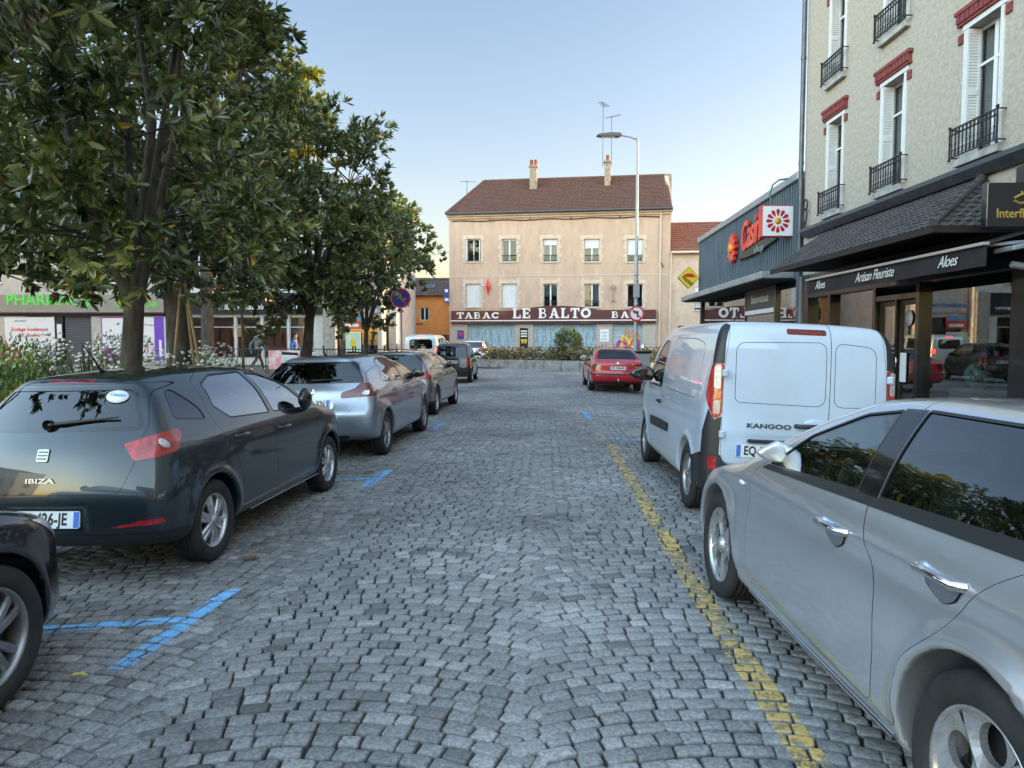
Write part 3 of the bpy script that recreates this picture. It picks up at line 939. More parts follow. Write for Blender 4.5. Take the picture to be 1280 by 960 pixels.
def build_vehicle(spec, label, cat, loc, heading, group=None, name='parked_car'):
    """spec: see the vehicles below. x forward from the rear axle, y left, z up"""
    S = spec; M = S['mats']
    # heading 0 looks along +Y, clockwise positive
    root = thing(name, label, cat, loc, math.pi / 2 - heading, group)
    side = Prof(S['side'], blur=S.get('blur', .02)); sec = Prof(S['sec'], blur=.02)
    plan = Prof(S['plan'], blur=.03)
    W = S['W']; xr, xf = S['x']; zt = S['H']
    wb, R = S['wb'], S['R']; RA = S.get('RA', R + .05)
    bowR, bowF = S.get('bowR', .10), S.get('bowF', .18)
    tap = S.get('taper', .06); flare = S.get('flare', .012)
    k1, k2 = S.get('k', (.10, .10))
    wells = S.get('well', .27)
    def fn(Q):
        x, y, z = Q[:, 0], np.abs(Q[:, 1]), Q[:, 2]
        t = tap * sstep(S['taper_x'], xr, x) * sstep(.55, zt, z)
        yq = y / (1 - t)
        q = np.minimum(yq / W, 1.15) ** 2.4
        xe = x - bowR * q * sstep(.9, -.3, x) + bowF * q * sstep(wb - .6, wb + .5, x)
        d = smax(side(xe, z), sec(yq, z), k1)
        d = smax(d, plan(x, yq), k2)
        for xa in (0, wb):
            r = np.hypot(x - xa, z - R)
            d = d - flare * np.exp(-((r - RA - .015) / .045) ** 2) * sstep(.4, .6, y) * sstep(.25, .4, z)
        for e in S.get('extra', ()):
            d = e(d, x, y, z)
        for xa in (0, wb):
            r = np.hypot(x - xa, z - R)
            d = smax(d, -np.maximum(r - RA, (W - wells) - y), .014)
        return d
    h = S.get('h', .03)
    V, Nn, Q = surface_nets(fn, (xr - .12, -W - .14, .08), (xf + .12, W + .14, zt + .12), h)
    sh = Shell(V, Nn, Q); sh.xr = xr; sh.xf = xf
    body = sh.body
    rest_of = {}
    def condf(c):
        if c == 'L': return lambda p, n: n[1] > .22
        if c == 'R': return lambda p, n: n[1] < -.22
        if c == 'rear': return lambda p, n: n[0] < -.03 and p[0] < S.get('rear_x', .6)
        if c == 'front': return lambda p, n: n[0] > .03 and p[0] > S.get('front_x', 1.0)
        if c == 'rear_corner_L': return lambda p, n: p[0] < .3 and p[1] > .2
        return lambda p, n: True
    made = {}
    pend = []
    for cu in S['cuts']:
        kind = cu['kind']
        if kind == 'wrap':                  # lamp or trim that runs round a corner: an outline seen from the end and one seen from the side
            for sg in (1, -1):
                sh.cend = cu.get('end', 'rear')
                es = -1 if sh.cend == 'rear' else 1
                pl = rounded(cu['poly'], cu.get('r', .02))
                tot, body = sh.cut(body, pl, 'corner', (lambda sg, es: lambda p, n: p[1] * sg > -.02 and n[1] * sg + n[0] * es > .35 and (p[0] < .8 if es < 0 else p[0] > 1.2))(sg, es))
                for i in range(len(sh.V)):
                    if len(sh.V[i]) > 3: sh.V[i] = sh.V[i][:3]
                if not tot: continue
                pend.append((cu['name'], tot, M[cu['mat']], cu.get('off', .004), cu))
            continue
        views = {'side': [('side', 'L'), ('side', 'R')], 'rear': [('end', 'rear')], 'front': [('end', 'front')], 'rear2': [('end', 'rear'), ('end', 'rear')],
                 'front2': [('end', 'front'), ('end', 'front')]}[cu['view']]
        if cu.get('only'): views = [v for v in views if v[1] == cu['only']]
        for vi, (view, cd) in enumerate(views):
            poly = cu['poly']
            if cu['view'] in ('rear2', 'front2') and vi == 1: poly = [(-p[0],) + tuple(p[1:]) for p in poly][::-1]
            poly = rounded(poly, cu.get('r', .03), cu.get('rn', 4))
            cond = condf(cd)
            if 'lim' in cu:
                base = cond; lim = cu['lim']; cond = (lambda base, lim: lambda p, n: base(p, n) and lim(p, n))(base, lim)
            ins, body = sh.cut(body, poly, view, cond)
            if not ins: continue
            if kind == 'panel':             # door or tailgate: a panel with a shut line round it
                g = cu.get('gap', .005)
                inner, ring = sh.cut(ins, inset(poly, g), view, cond)
                pend.append(('seam', ring, M['seam'], -.006, None))
                pend.append((cu['name'], inner, M[cu.get('mat', 'paint')], 0, cu))
            elif kind == 'pane':            # pane in a dark surround
                fr = cu.get('frame', .03)
                inner, ring = sh.cut(ins, rounded(inset(poly, fr), .0), view, cond) if fr else (ins, [])
                if ring: pend.append((cu.get('frame_name', 'window_frame'), ring, M[cu.get('frame_mat', 'trim')], .001, cu))
                pend.append((cu['name'], inner, M[cu.get('mat', 'glass')], cu.get('off', -.004), cu))
            elif kind == 'patch':           # lamp, bumper, trim in its own material
                pend.append((cu['name'], ins, M[cu['mat']], cu.get('off', .002), cu))
            elif kind == 'line':            # only a black line, drawn round the edge of a pressed panel
                inner, ring = sh.cut(ins, inset(poly, cu.get('gap', .005)), view, cond)
                pend.append(('seam', ring, M['seam'], -.006, None))
                body = body + inner
    bo = sh.make('body', body, M['paint'], root, 0, M['liner'])
    seam = []
    for nm, fcs, mt, off, cu in pend:
        if nm == 'seam': seam += fcs; continue
        if not fcs: continue
        lin = M['liner'] if (cu and cu['kind'] == 'panel') else None
        o = sh.make(nm, fcs, mt, root, off, lin)
        made.setdefault(nm, []).append(o)
    if seam: sh.make('panel_line', seam, M['seam'], bo, -.006)
    # surface lookup for things mounted on the body
    from mathutils.bvhtree import BVHTree
    bvh = BVHTree.FromPolygons([Vector(v) for v in V], [list(q) for q in Q])
    def hit(o, d):
        r = bvh.ray_cast(Vector(o), Vector(d))
        return r[0], r[1]
    wo = W - S.get('track_in', .012)
    for xa in (0, wb):
        for sg in (1, -1):
            wheel(root, xa, sg * (wo - S['tw'] / 2), R, S['tw'], S['rimR'], S['rim'], M)
    # cabin: floor pan, dashboard, steering wheel, seats
    if S.get('cabin', True):
        cx = S['seat_x']; cw = W - .14
        c = MB()
        c.box((cx[0] or 0) - .6, cx[1] + 1.0, -cw, cw, .28, .33)
        c.build('cabin_floor', M['liner'], root, .02)
        c = MB(); zb = S['belt']
        c.prism([(cx[1] + .55, zb - .32), (cx[1] + .62, zb - .05), (cx[1] + .8, zb + .0), (cx[1] + 1.15, zb - .06), (cx[1] + 1.15, zb - .35)], 'y', -cw + .06, cw - .06)
        c.build('dashboard', M['liner'], root, .03, 2)
        c = MB(); T = Matrix.Translation((cx[1] + .42, .36, zb - .04)) @ Matrix.Rotation(R_(-65), 4, 'Y')
        ring = [(.185 * math.cos(a), .185 * math.sin(a), 0) for a in np.linspace(0, 2 * math.pi, 25)]
        c.tube(ring, .014, 6, 0, T, False); c.cbox((0, 0, -.015), (.34, .04, .02), 0, T); c.lathe([(0, .02), (.06, .015), (.07, -.02), (0, -.03)], 14, 'z', 0, T)
        c.build('steering_wheel', M['liner'], root)
        def seat(x, y, w, two):
            q = MB()
            q.cbox((x + .05, y, .50), (.52, w, .16))
            T = Matrix.Translation((x - .2, y, .52)) @ Matrix.Rotation(R_(-16), 4, 'Y')
            q.cbox((0, 0, .30), (.13, w, .60), 0, T)
            for yy in ((-.33, .33) if two else (0,)):
                q.cbox((.0, yy, .70), (.09, .26, .17), 0, T)
            q.build('seat', M['seat'], root, .04, 3)
        for sg in (1, -1): seat(cx[1], sg * .36, .48, False)
        if cx[0] is not None and S.get('rear_seat', True): seat(cx[0], 0, cw * 2 - .2, True)
    return root, made, hit, sh

def plate(root, M, pos, tilt, text, size=(.52, .11), rear=True, right_band=True, parent=None):
    """number plate facing backwards (car frame), tilt in degrees"""
    T = Matrix.Translation(pos) @ Matrix.Rotation(R_(-90), 4, 'Z') @ Matrix.Rotation(R_(90 - tilt), 4, 'X')
    w, hh = size
    b = MB(T); b.prism(rounded([(-w / 2, -hh / 2), (w / 2, -hh / 2), (w / 2, hh / 2), (-w / 2, hh / 2)], .012), 'z', -.008, 0)
    o = b.build('number_plate', M['plate'], parent or root)
    for sg in ((-1, 1) if right_band else (-1,)):
        s_ = MB(T); s_.box(sg * (w / 2 - .023) - .019, sg * (w / 2 - .023) + .019, -hh / 2 + .004, hh / 2 - .004, 0, .0012); s_.build('plate_band', M['plate_blue'], o)
    text_obj('lettering', text, hh * .98, M['plate_ink'], T @ Matrix.Translation((0, 0, .0015)), o, bold=.003, extrude=.0004, sx=.74, spacing=1.05)
    return o
def mirror(root, M, x, y, z, paint, sc=1.0, taper=.15, fold=False):
    """door mirror on the side given by the sign of y"""
    sg = 1 if y > 0 else -1
    V0 = MB()
    if fold:                              # folded against the door
        V0.ball((0, 0, .02), (.115, .06, .105), 0, 18, 12)
        for v in V0.V: v.z *= 1 - .25 * (v.x < 0) * min(1, -v.x / .115)
        o = V0.build('wing_mirror', paint, root); o.location = (x - .06, y + sg * .085, z + .05)
        a = MB(); a.tube([(.05, -sg * .10, -.10), (.06, -sg * .04, -.08), (.05, 0, -.04)], [.03, .03, .03], 8); a.build('mirror_arm', M['trim'], o)
        return o
    V0.ball((0, 0, 0), (.085 * sc, .125 * sc, .082 * sc), 0, 18, 12)
    for v in V0.V:                        # flat towards the back, blunt nose forwards
        if v.x < -.025 * sc: v.x = -.025 * sc + (v.x + .025 * sc) * .15
        v.z *= 1.0 + .12 * (v.y * sg < 0)
        if v.z < -.06 * sc: v.z = -.06 * sc
        v.z *= 1 - taper * max(0, v.y * sg) / (.125 * sc)
    o = V0.build('wing_mirror', paint, root); o.location = (x, y + sg * .11 * sc, z + .06)
    if taper > .4: return o
    g = MB(); g.prism(rounded([(-.095 * sc, -.045 * sc), (.095 * sc, -.045 * sc), (.095 * sc, .05 * sc), (-.095 * sc, .05 * sc)], .03), 'x', -.0415 * sc, -.036 * sc)
    g.build('mirror_glass', M['mirror'], o)
    a = MB(); a.tube([(0, -sg * .13 * sc, -.075), (0, -sg * .05 * sc, -.055), (0.01, 0, -.03)], [.03, .028, .03], 8)
    a.build('mirror_arm', M['trim'], o)
    return o
def handle(root, M, hit, x, z, sg, mat, L=.2, hgt=.03, out=.028, bowl=True):
    p, n = hit((x, sg * 2.0, z), (0, -sg, 0))
    if p is None: return
    h = MB()
    yb = p.y
    pts = [(x - L / 2, yb - sg * .004, z), (x - L / 2 + .015, yb + sg * out, z), (x, yb + sg * (out + .006), z + .003), (x + L / 2 - .015, yb + sg * out, z), (x + L / 2, yb - sg * .004, z)]
    h.tube(pts, [hgt * .5, hgt * .5, hgt * .46, hgt * .5, hgt * .5], 8)
    o = h.build('handle', mat, root)
    if bowl:
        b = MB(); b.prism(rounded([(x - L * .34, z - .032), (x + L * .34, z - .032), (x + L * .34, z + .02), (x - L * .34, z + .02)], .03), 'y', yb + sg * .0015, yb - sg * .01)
        b.build('handle_recess', M['seam'], o)  # flat black patch: the hollow's shade is put into the colour
    return o
def badge_text(root, M, hit, body, y, z, size, mat, width=None, shear=0.0, bold=.003, sx=1.0):
    p, n = hit((-4, y, z), (1, 0, 0))
    if p is None: return
    n = n if n.x < 0 else -n
    zx = Vector(n).normalized(); xx = Vector((0, -1, 0)); xx = (xx - zx * xx.dot(zx)).normalized(); yy = zx.cross(xx)
    T = Matrix(((xx.x, yy.x, zx.x), (xx.y, yy.y, zx.y), (xx.z, yy.z, zx.z))).to_4x4()
    T.translation = p + zx * .004
    return text_obj('lettering', body, size, mat, T, root, bold=bold, shear=shear, extrude=.004, sx=sx)
def on_rear(hit, y, z, off=.003):
    p, n = hit((-4, y, z), (1, 0, 0))
    n = n if n.x < 0 else -n
    zx = Vector(n).normalized(); xx = Vector((0, -1, 0)); xx = (xx - zx * xx.dot(zx)).normalized(); yy = zx.cross(xx)
    T = Matrix(((xx.x, yy.x, zx.x), (xx.y, yy.y, zx.y), (xx.z, yy.z, zx.z))).to_4x4()
    T.translation = p + zx * off
    return T
# ------------------------------------------------------------------ plants
_LT = np.array([(0, 0, 0), (.34, .5, .0), (.72, .40, .02), (1, 0, -.04), (.72, -.40, .02), (.34, -.5, .0), (.34, 0, -.16), (.72, 0, -.13)])
_LF = np.array([(0, 6, 1), (0, 5, 6), (6, 7, 2), (6, 2, 1), (5, 4, 7), (5, 7, 6), (7, 3, 2), (4, 3, 7)])
def leaves(B, D, U, L, W):
    """leaf blades: base points, directions, face normals, lengths, widths"""
    D = D / np.linalg.norm(D, axis=1, keepdims=True)
    S = np.cross(D, U); S /= np.maximum(np.linalg.norm(S, axis=1, keepdims=True), 1e-6)
    N = np.cross(S, D)
    V = B[:, None] + D[:, None] * (_LT[None, :, 0:1] * L[:, None, None]) + S[:, None] * (_LT[None, :, 1:2] * W[:, None, None]) + N[:, None] * (_LT[None, :, 2:3] * W[:, None, None])
    F = (np.arange(len(B)) * 8)[:, None, None] + _LF[None]
    return V.reshape(-1, 3), F.reshape(-1, 3)
def unit(n):
    v = rng.normal(size=(n, 3)); return v / np.linalg.norm(v, axis=1, keepdims=True)
def leaf_cloud(n, c, r, L, W, up=.4):
    d = unit(n); rad = rng.uniform(.3, 1, n)[:, None] ** .6
    B = np.array(c) + d * rad * np.array(r)
    D = d + unit(n) * .7 + np.array([0, 0, up])
    V, F = leaves(B, D, np.array([0, 0, 1.0]) + unit(n) * .5, L * rng.uniform(.7, 1.2, n), W * rng.uniform(.7, 1.2, n))
    return V, F, np.repeat(rng.uniform(0, 1, n), 8)
def leaf_mat(name, stops, rough=.35, spec=.5, trans=.15):
    m, nt, N, L, b = nodes_of(name)
    at = N.new("ShaderNodeAttribute"); at.attribute_name = 'tone'
    cr = N.new("ShaderNodeValToRGB"); e = cr.color_ramp.elements
    e[0].position, e[0].color = stops[0][0], rgb(stops[0][1]); e[1].position, e[1].color = stops[-1][0], rgb(stops[-1][1])
    for p, c in stops[1:-1]: e.new(p).color = rgb(c)
    L.new(at.outputs["Fac"], cr.inputs[0]); L.new(cr.outputs[0], b.inputs["Base Color"])
    b.inputs["Roughness"].default_value = rough; b.inputs["Specular IOR Level"].default_value = spec
    if trans:
        out = N["Material Output"]; tl = N.new("ShaderNodeBsdfTranslucent"); mx = N.new("ShaderNodeMixShader"); mx.inputs[0].default_value = trans
        L.new(cr.outputs[0], tl.inputs[0]); L.new(b.outputs[0], mx.inputs[1]); L.new(tl.outputs[0], mx.inputs[2]); L.new(mx.outputs[0], out.inputs[0])
    return m
M_mag_leaf = leaf_mat('magnolia_leaf', [(0, (.06, .088, .03)), (.35, (.13, .175, .055)), (.7, (.24, .28, .085)), (.90, (.40, .41, .13)), (.915, (.19, .11, .05)), (.985, (.15, .09, .045)), (.99, (.75, .42, .04)), (1, (.80, .50, .06))], .24, 1.0, .22)
M_plane_leaf = leaf_mat('plane_leaf', [(0, (.10, .13, .02)), (.5, (.20, .22, .03)), (1, (.32, .30, .04))], .5, .3, .35)
M_shrub_leaf = leaf_mat('shrub_leaf', [(0, (.06, .11, .03)), (.5, (.12, .19, .05)), (1, (.20, .27, .07))], .5, .3, .25)
M_lime_leaf = leaf_mat('lime_leaf', [(0, (.14, .19, .035)), (.6, (.24, .30, .06)), (1, (.34, .36, .09))], .5, .3, .3)
M_hedge_leaf = leaf_mat('hedge_leaf', [(0, (.06, .07, .03)), (.4, (.11, .11, .05)), (.7, (.20, .16, .08)), (1, (.30, .24, .13))], .6, .2, .15)
M_olea = leaf_mat('oleander_leaf', [(0, (.05, .085, .035)), (.6, (.09, .14, .06)), (1, (.16, .21, .10))], .45, .4, .2)
M_phorm = leaf_mat('sword_leaf', [(0, (.045, .045, .035)), (.5, (.075, .07, .05)), (1, (.12, .115, .075))], .5, .4, .1)
M_grass_b = leaf_mat('tall_grass', [(0, (.10, .14, .04)), (.5, (.17, .21, .06)), (1, (.28, .28, .12))], .6, .2, .25)
M_bark = P('bark', (.075, .062, .050), .95, var=.45, scale=9, bump=.9, bscale=24, stretch=(1, 1, .35), detail=9)
M_bark_pale = P('bark_pale', (.22, .18, .12), .9, var=.3, scale=9, bump=.4, bscale=40)
M_petal = P('petal_white', (.78, .78, .74), .7)
M_petal_o = P('petal_orange_flower', (.65, .13, .02), .6)
M_petal_p = P('petal_pink', (.60, .20, .30), .6)
M_wood = P('stake_wood', (.36, .26, .15), .85, var=.2, scale=8)

def tree(name, label, x, y, zb, htrunk, rtrunk, cc, rad, ncl, nros, L, W, mat, group, lean=(0, 0), nleaf=11, low=-.75, core=.38, bark=None, cl=.42, drop=None, zmin=0.0):
    """trunk with limbs reaching every clump of the crown; the crown is clumps of leaf rosettes with gaps between them"""
    t = thing(name, label, 'tree', (x, y, zb), 0, group)
    cc = np.array(cc) - np.array((x, y, zb)); rad = np.array(rad)
    C = []
    while len(C) < ncl:
        d = unit(1)[0]
        if d[2] < low: continue
        rr = rng.uniform(core, 1.0) ** .55
        p = cc + d * rad * rr * rng.uniform(.86, 1.10)
        if p[2] < zmin + .25 * (p[0] < 0) or (drop is not None and drop(p)): continue
        C.append(p)
    C = np.array(C)
    tr = MB()
    fork = Vector((lean[0], lean[1], htrunk))
    pts = [Vector((0, 0, -.15)), Vector((lean[0] * .2, lean[1] * .2, htrunk * .12)), Vector((lean[0] * .5 + .03, lean[1] * .5, htrunk * .5)), fork]
    tr.tube(pts, [rtrunk * 1.45, rtrunk * 1.08, rtrunk * .95, rtrunk * .85], 12)
    mains = []
    nm = 6
    for k in range(nm):
        a = 2 * math.pi * k / nm + rng.uniform(-.4, .4); tgt = Vector(cc) + Vector((math.cos(a) * rad[0] * .45, math.sin(a) * rad[1] * .45, rad[2] * rng.uniform(-.2, .45)))
        mid = fork.lerp(tgt, .5) + Vector(rng.normal(0, .12, 3))
        tr.tube([fork - Vector((0, 0, .15)), fork.lerp(mid, .5) + Vector((0, 0, -.05)), mid, tgt], [rtrunk * .62, rtrunk * .46, rtrunk * .34, rtrunk * .2], 8)
        mains += [(fork.lerp(mid, .5), rtrunk * .4), (mid, rtrunk * .32), (tgt, rtrunk * .2)]
    top = Vector(cc) + Vector((0, 0, rad[2] * .6)); tr.tube([fork, fork.lerp(top, .5) + Vector(rng.normal(0, .15, 3)), top], [rtrunk * .7, rtrunk * .4, rtrunk * .1], 8); mains += [(fork.lerp(top, .5), rtrunk * .38), (top, rtrunk * .12)]
    for c in C:
        v = Vector(c); q = min(mains, key=lambda m: (m[0] - v).length + .3 * max(0, m[0].z - v.z))
        mid = q[0].lerp(v, .55) + Vector(rng.normal(0, .10, 3)); tr.tube([q[0], mid, v], [min(q[1] * .35, .03), .014, .006], 5, cap=False)
    tr.build('trunk', bark or M_bark, t)
    n = ncl * nros
    cen = np.repeat(C, nros, 0)
    off = unit(n) * (rng.uniform(0, 1, n)[:, None] ** .5) * cl * np.array([1.15, 1.15, .85])
    Rp = cen + off
    A = (Rp - cc) / rad; A /= np.maximum(np.linalg.norm(A, axis=1, keepdims=True), 1e-6)
    A = A * .8 + unit(n) * .55 + np.array([0, 0, .45]); A /= np.linalg.norm(A, axis=1, keepdims=True)
    m = n * nleaf
    Ax = np.repeat(A, nleaf, 0); B = np.repeat(Rp, nleaf, 0)
    T1 = np.cross(Ax, unit(m)); T1 /= np.maximum(np.linalg.norm(T1, axis=1, keepdims=True), 1e-6)
    el = np.tile(np.linspace(.25, 1.35, nleaf), n)[:, None] + rng.normal(0, .12, m)[:, None]
    D = Ax * np.cos(el) + T1 * np.sin(el) + np.array([0, 0, -.12])
    V, F = leaves(B - Ax * .02 + unit(m) * .02, D, Ax + unit(m) * .25, L * rng.uniform(.6, 1.15, m), W * rng.uniform(.7, 1.15, m))
    tone = np.clip(np.repeat(rng.normal(.42, .17, ncl), nros * nleaf) + rng.normal(0, .26, m), 0, .895)
    u = rng.uniform(0, 1, m); tone = np.where(u < .05, rng.uniform(.915, .98, m), tone); tone = np.where(u > .994, 1.0, tone)
    np_mesh('crown', V, F, mat, t, False, {'tone': np.repeat(tone, 8)}, 3)
    return t
G_MAG = 'evergreen trees in the planted square'
tree('magnolia_tree', 'dark glossy evergreen tree with forked trunk standing behind the dark grey hatchback', -4.95, 9.0, .35, 1.75, .135, (-5.0, 9.4, 5.1), (2.25, 2.5, 3.5), 190, 11, .205, .064, M_mag_leaf, G_MAG, (.15, .1), low=-.85, zmin=1.8, drop=lambda p: 3.3 < p[2] < 5.0 and p[0] > 1.25)
tree('magnolia_tree', 'thick forked evergreen tree deeper in the bed behind the wooden stakes', -6.5, 14.0, .38, 1.9, .24, (-6.6, 14.0, 5.2), (3.2, 3.0, 3.6), 215, 10, .22, .07, M_mag_leaf, G_MAG, (-.1, .1), low=-.86, zmin=2.0, drop=lambda p: p[2] > 4.4 and p[0] > 2.2)
tree('magnolia_tree', 'evergreen tree with leaning trunk and twiggy top behind the silver hatchback', -5.05, 17.0, .25, 2.0, .13, (-4.75, 16.9, 4.75), (2.35, 2.2, 2.85), 150, 10, .21, .066, M_mag_leaf, G_MAG, (.25, 0), low=-.92)
tree('magnolia_tree', 'smallest evergreen tree by the round blue and red no-parking sign', -5.0, 24.0, .25, 1.75, .085, (-4.75, 24.0, 4.3), (2.2, 2.0, 2.35), 120, 9, .22, .095, M_mag_leaf, G_MAG, (.1, 0), low=-.9, drop=lambda p: abs(p[0] - 1.28) < .85 and p[1] < .5 and abs(p[2] - 2.7) < .85)
tree('magnolia_tree', 'evergreen tree whose big near leaves hang into the top left corner', -6.3, 5.2, .35, 2.2, .16, (-5.2, 5.3, 5.3), (2.5, 2.0, 1.9), 105, 12, .205, .064, M_mag_leaf, G_MAG, (.3, 0), zmin=2.6)
tree('magnolia_tree', 'evergreen tree at the back of the bed filling the far left', -11.5, 15.5, .38, 2.0, .2, (-11.5, 15.5, 5.2), (3.6, 3.2, 3.4), 160, 10, .24, .10, M_mag_leaf, G_MAG, low=-.9, zmin=2.3)
tree('plane_tree', 'tall yellow-green tree catching the last sun behind the evergreens', -12.6, 29.5, .27, 5.0, .25, (-10.6, 29.5, 10.2), (3.2, 3.0, 4.4), 130, 12, .26, .17, M_plane_leaf, None, (0, 0), nleaf=6)
tree('broadleaf_tree', 'light green tree between the smallest evergreen and the orange house', -8.2, 34.5, .27, 3.4, .14, (-7.3, 34.5, 6.7), (1.9, 1.9, 2.1), 80, 10, .24, .14, M_lime_leaf, None, nleaf=6)
tree('plane_tree', 'yellow-green tree far left behind the evergreens', -23.6, 31.0, .27, 4.0, .22, (-21, 31, 8.4), (3.6, 3.2, 4.2), 110, 11, .28, .18, M_plane_leaf, None, nleaf=6)
# young staked tree and stakes
t = thing('sapling', 'thin pale-stemmed young tree in the bed beside the walking person', 'tree', (-5.75, 15.2, .3))
b = MB(); b.tube([(0, 0, -.05), (.02, 0, 1.2), (-.03, .02, 2.9)], [.035, .03, .015], 7); b.build('trunk', M_bark_pale, t)
V, F, tn = leaf_cloud(420, (0, 0, 3.0), (.7, .7, .9), .2, .09); np_mesh('crown', V, F, M_mag_leaf, t, False, {'tone': tn * .8}, 3)
for k, (dx, dy, lab) in enumerate(((-.32, 0, 'wooden support stake leaning in from the left, tied at the top to two others'), (.35, .05, 'wooden support stake leaning in from the right, tied at the top to two others'), (.05, .4, 'wooden support stake behind the other two, leaning away'))):
    b = MB(); b.tube([(-5.95 + dx, 13 + dy, .3), (-5.97 + dx * .06, 13 + dy * .06, 2.75)], .026, 7)
    tag(b.build('wooden_stake', M_wood), lab, 'stake', 'stakes of the young tree')

def blades(n, L, spread, w, droop=.25, mat=None):
    """upright sword leaves from one crown: quads bent over at the tip"""
    V, F, T = [], [], []
    for k in range(n):
        a = rng.uniform(0, 2 * math.pi); e = rng.uniform(.08, spread); l = L * rng.uniform(.65, 1.1); ww = w * rng.uniform(.7, 1.2)
        d = np.array([math.cos(a) * math.sin(e), math.sin(a) * math.sin(e), math.cos(e)]); h = np.array([math.cos(a), math.sin(a), 0]); s_ = np.array([-math.sin(a), math.cos(a), 0])
        base = h * rng.uniform(0, .06); i0 = len(V); tn = rng.uniform(0, 1); bend = droop * rng.uniform(.2, 1.4)
        for q in range(5):
            u = q / 4; p = base + d * l * u + (h * .6 + np.array([0, 0, -.7])) * l * bend * u * u; wq = ww * (1 - u ** 2 * .95) * (.7 + .3 * math.sin(u * 2))
            V += [p - s_ * wq, p + s_ * wq]; T += [tn, tn]
        for q in range(4): F.append((i0 + 2 * q, i0 + 2 * q + 1, i0 + 2 * q + 3, i0 + 2 * q + 2))
    return np.array(V), np.array(F), np.array(T)
def sz(x, y): return float(soil_z(np.array([x]), np.array([y]))[0])
for k, (x, y, L, n, lab) in enumerate(((-5.65, 9.5, 1.5, 70, 'dark spiky sword-leaved plant left of the nearest trunk'), (-6.6, 8.9, 1.0, 40, 'smaller spiky sword-leaved plant beyond the large one'))):
    t = thing('sword_plant', lab, 'plant', (x, y, sz(x, y)), 0, 'spiky plants in the bed'); V, F, T = blades(n, L, .75, .03); np_mesh('foliage', V, F, M_phorm, t, False, {'tone': T})
def shrub(x, y, h, r, mat, n, lab, cat='shrub', name='shrub', L=.09, W=.035, flowers=0, fm=None, group=None, fr=.035, zb=None):
    t = thing(name, lab, cat, (x, y, sz(x, y) if zb is None else zb), rng.uniform(0, 6), group)
    b = MB()
    for k in range(7):
        a = rng.uniform(0, 6.28); b.tube([(0, 0, -.05), (math.cos(a) * r * .3, math.sin(a) * r * .3, h * .4), (math.cos(a) * r * .7, math.sin(a) * r * .7, h * .8)], [.012, .009, .004], 4, cap=False)
    b.build('stem', M_bark, t)
    V, F, tn = leaf_cloud(n, (0, 0, h * .52), (r, r, h * .5), L, W, .5)
    k = np.repeat(np.abs(1 + .25 * np.sin(5 * np.arctan2(V[0::8, 1], V[0::8, 0])))[:, None], 8, 0)
    V[:, :2] *= k; np_mesh('foliage', V, F, mat, t, False, {'tone': tn}, 3)
    if flowers:
        f = MB()
        for _ in range(flowers):
            d = unit(1)[0]; d[2] = abs(d[2]) * 1.2 - .15; p = np.array([0, 0, h * .55]) + d * np.array([r, r, h * .55]) * rng.uniform(.85, 1.2)
            q = fr * rng.uniform(.6, 1.15); f.ball(p, (q, q, q * .7), 0, 6, 4, None, .2)
        f.build('blossoms', fm or M_petal, t)
    return t
fl = [(-7.3, 11.0, 1.15), (-6.6, 11.6, 1.0), (-5.75, 10.9, .9), (-6.0, 8.7, .55), (-5.35, 8.9, .5), (-6.55, 12.4, 1.1), (-5.9, 12.0, 1.0), (-5.4, 11.4, .85), (-5.25, 12.6, 1.05), (-5.45, 13.2, .95), (-6.0, 13.6, 1.1), (-6.0, 14.6, 1.05), (-6.5, 15.2, .9), (-8.2, 12.6, 1.2), (-7.4, 13.2, 1.2), (-5.05, 11.9, .7)]
where = ['far left of the bed', 'left of the stakes', 'below the stakes on the left', 'at the foot of the spiky plant', 'low in front of the spiky plant', 'behind the nearest trunk', 'right of the nearest trunk', 'in front of the stakes', 'right of the stakes', 'by the bed edge before the sapling', 'beside the sapling', 'behind the sapling', 'beyond the sapling near the silver car', 'back row of the bed, far left', 'back row of the bed under the forked tree', 'low at the bed edge behind the hatchback roof']
for (x, y, h), w in zip(fl, where):
    shrub(x, y, h * .98, .45, M_shrub_leaf, 460, 'white-flowering bushy plant ' + w, 'flower', 'flowering_plant', .10, .02, 80, M_petal, 'white flowers in the bed', .036)
sh = [(-5.62, 8.2, .92, .5, M_lime_leaf, 'yellow-green bush at the left edge of the photo'), (-6.55, 9.2, 1.0, .55, M_shrub_leaf, 'green bush second from the left edge'), (-5.25, 7.7, .75, .42, M_lime_leaf, 'low yellow-green bush nearest the rear window of the dark hatchback'), (-7.5, 10.7, 1.15, .6, M_lime_leaf, 'tall lime bush at the far left below the pharmacy'), (-6.8, 9.8, .8, .5, M_shrub_leaf, 'green bush behind the spiky plant'), (-8.7, 12.4, 1.3, .7, M_shrub_leaf, 'large green bush at the back left'), (-5.3, 6.4, .5, .4, M_shrub_leaf, 'low green bush hidden by the black car')]
for x, y, h, r_, mt, lab in sh: shrub(x, y, h, r_, mt, 700, lab, group='green bushes in the bed')
for x, y, lab, mt in ((-5.15, 7.2, 'orange-flowering plant at the left edge', M_petal_o), (-5.95, 8.7, 'pink-flowering plant among the lime bushes', M_petal_p)): shrub(x, y, .55, .35, M_shrub_leaf, 260, lab, 'flower', 'flowering_plant', .08, .02, 30, mt, 'coloured flowers in the bed', .03)
VV, FF, TT = [], [], []; nv = 0
for k in range(640):
    y = rng.uniform(5.5, 18.5); x = -4.55 + .045 * y - .85 - abs(rng.normal(0, 1.1))
    V, F, T = blades(16, rng.uniform(.4, .8), .7, .007, .5); V = V + np.array([x, y, sz(x, y)]); VV.append(V); FF.append(F + nv); TT.append(T); nv += len(V)
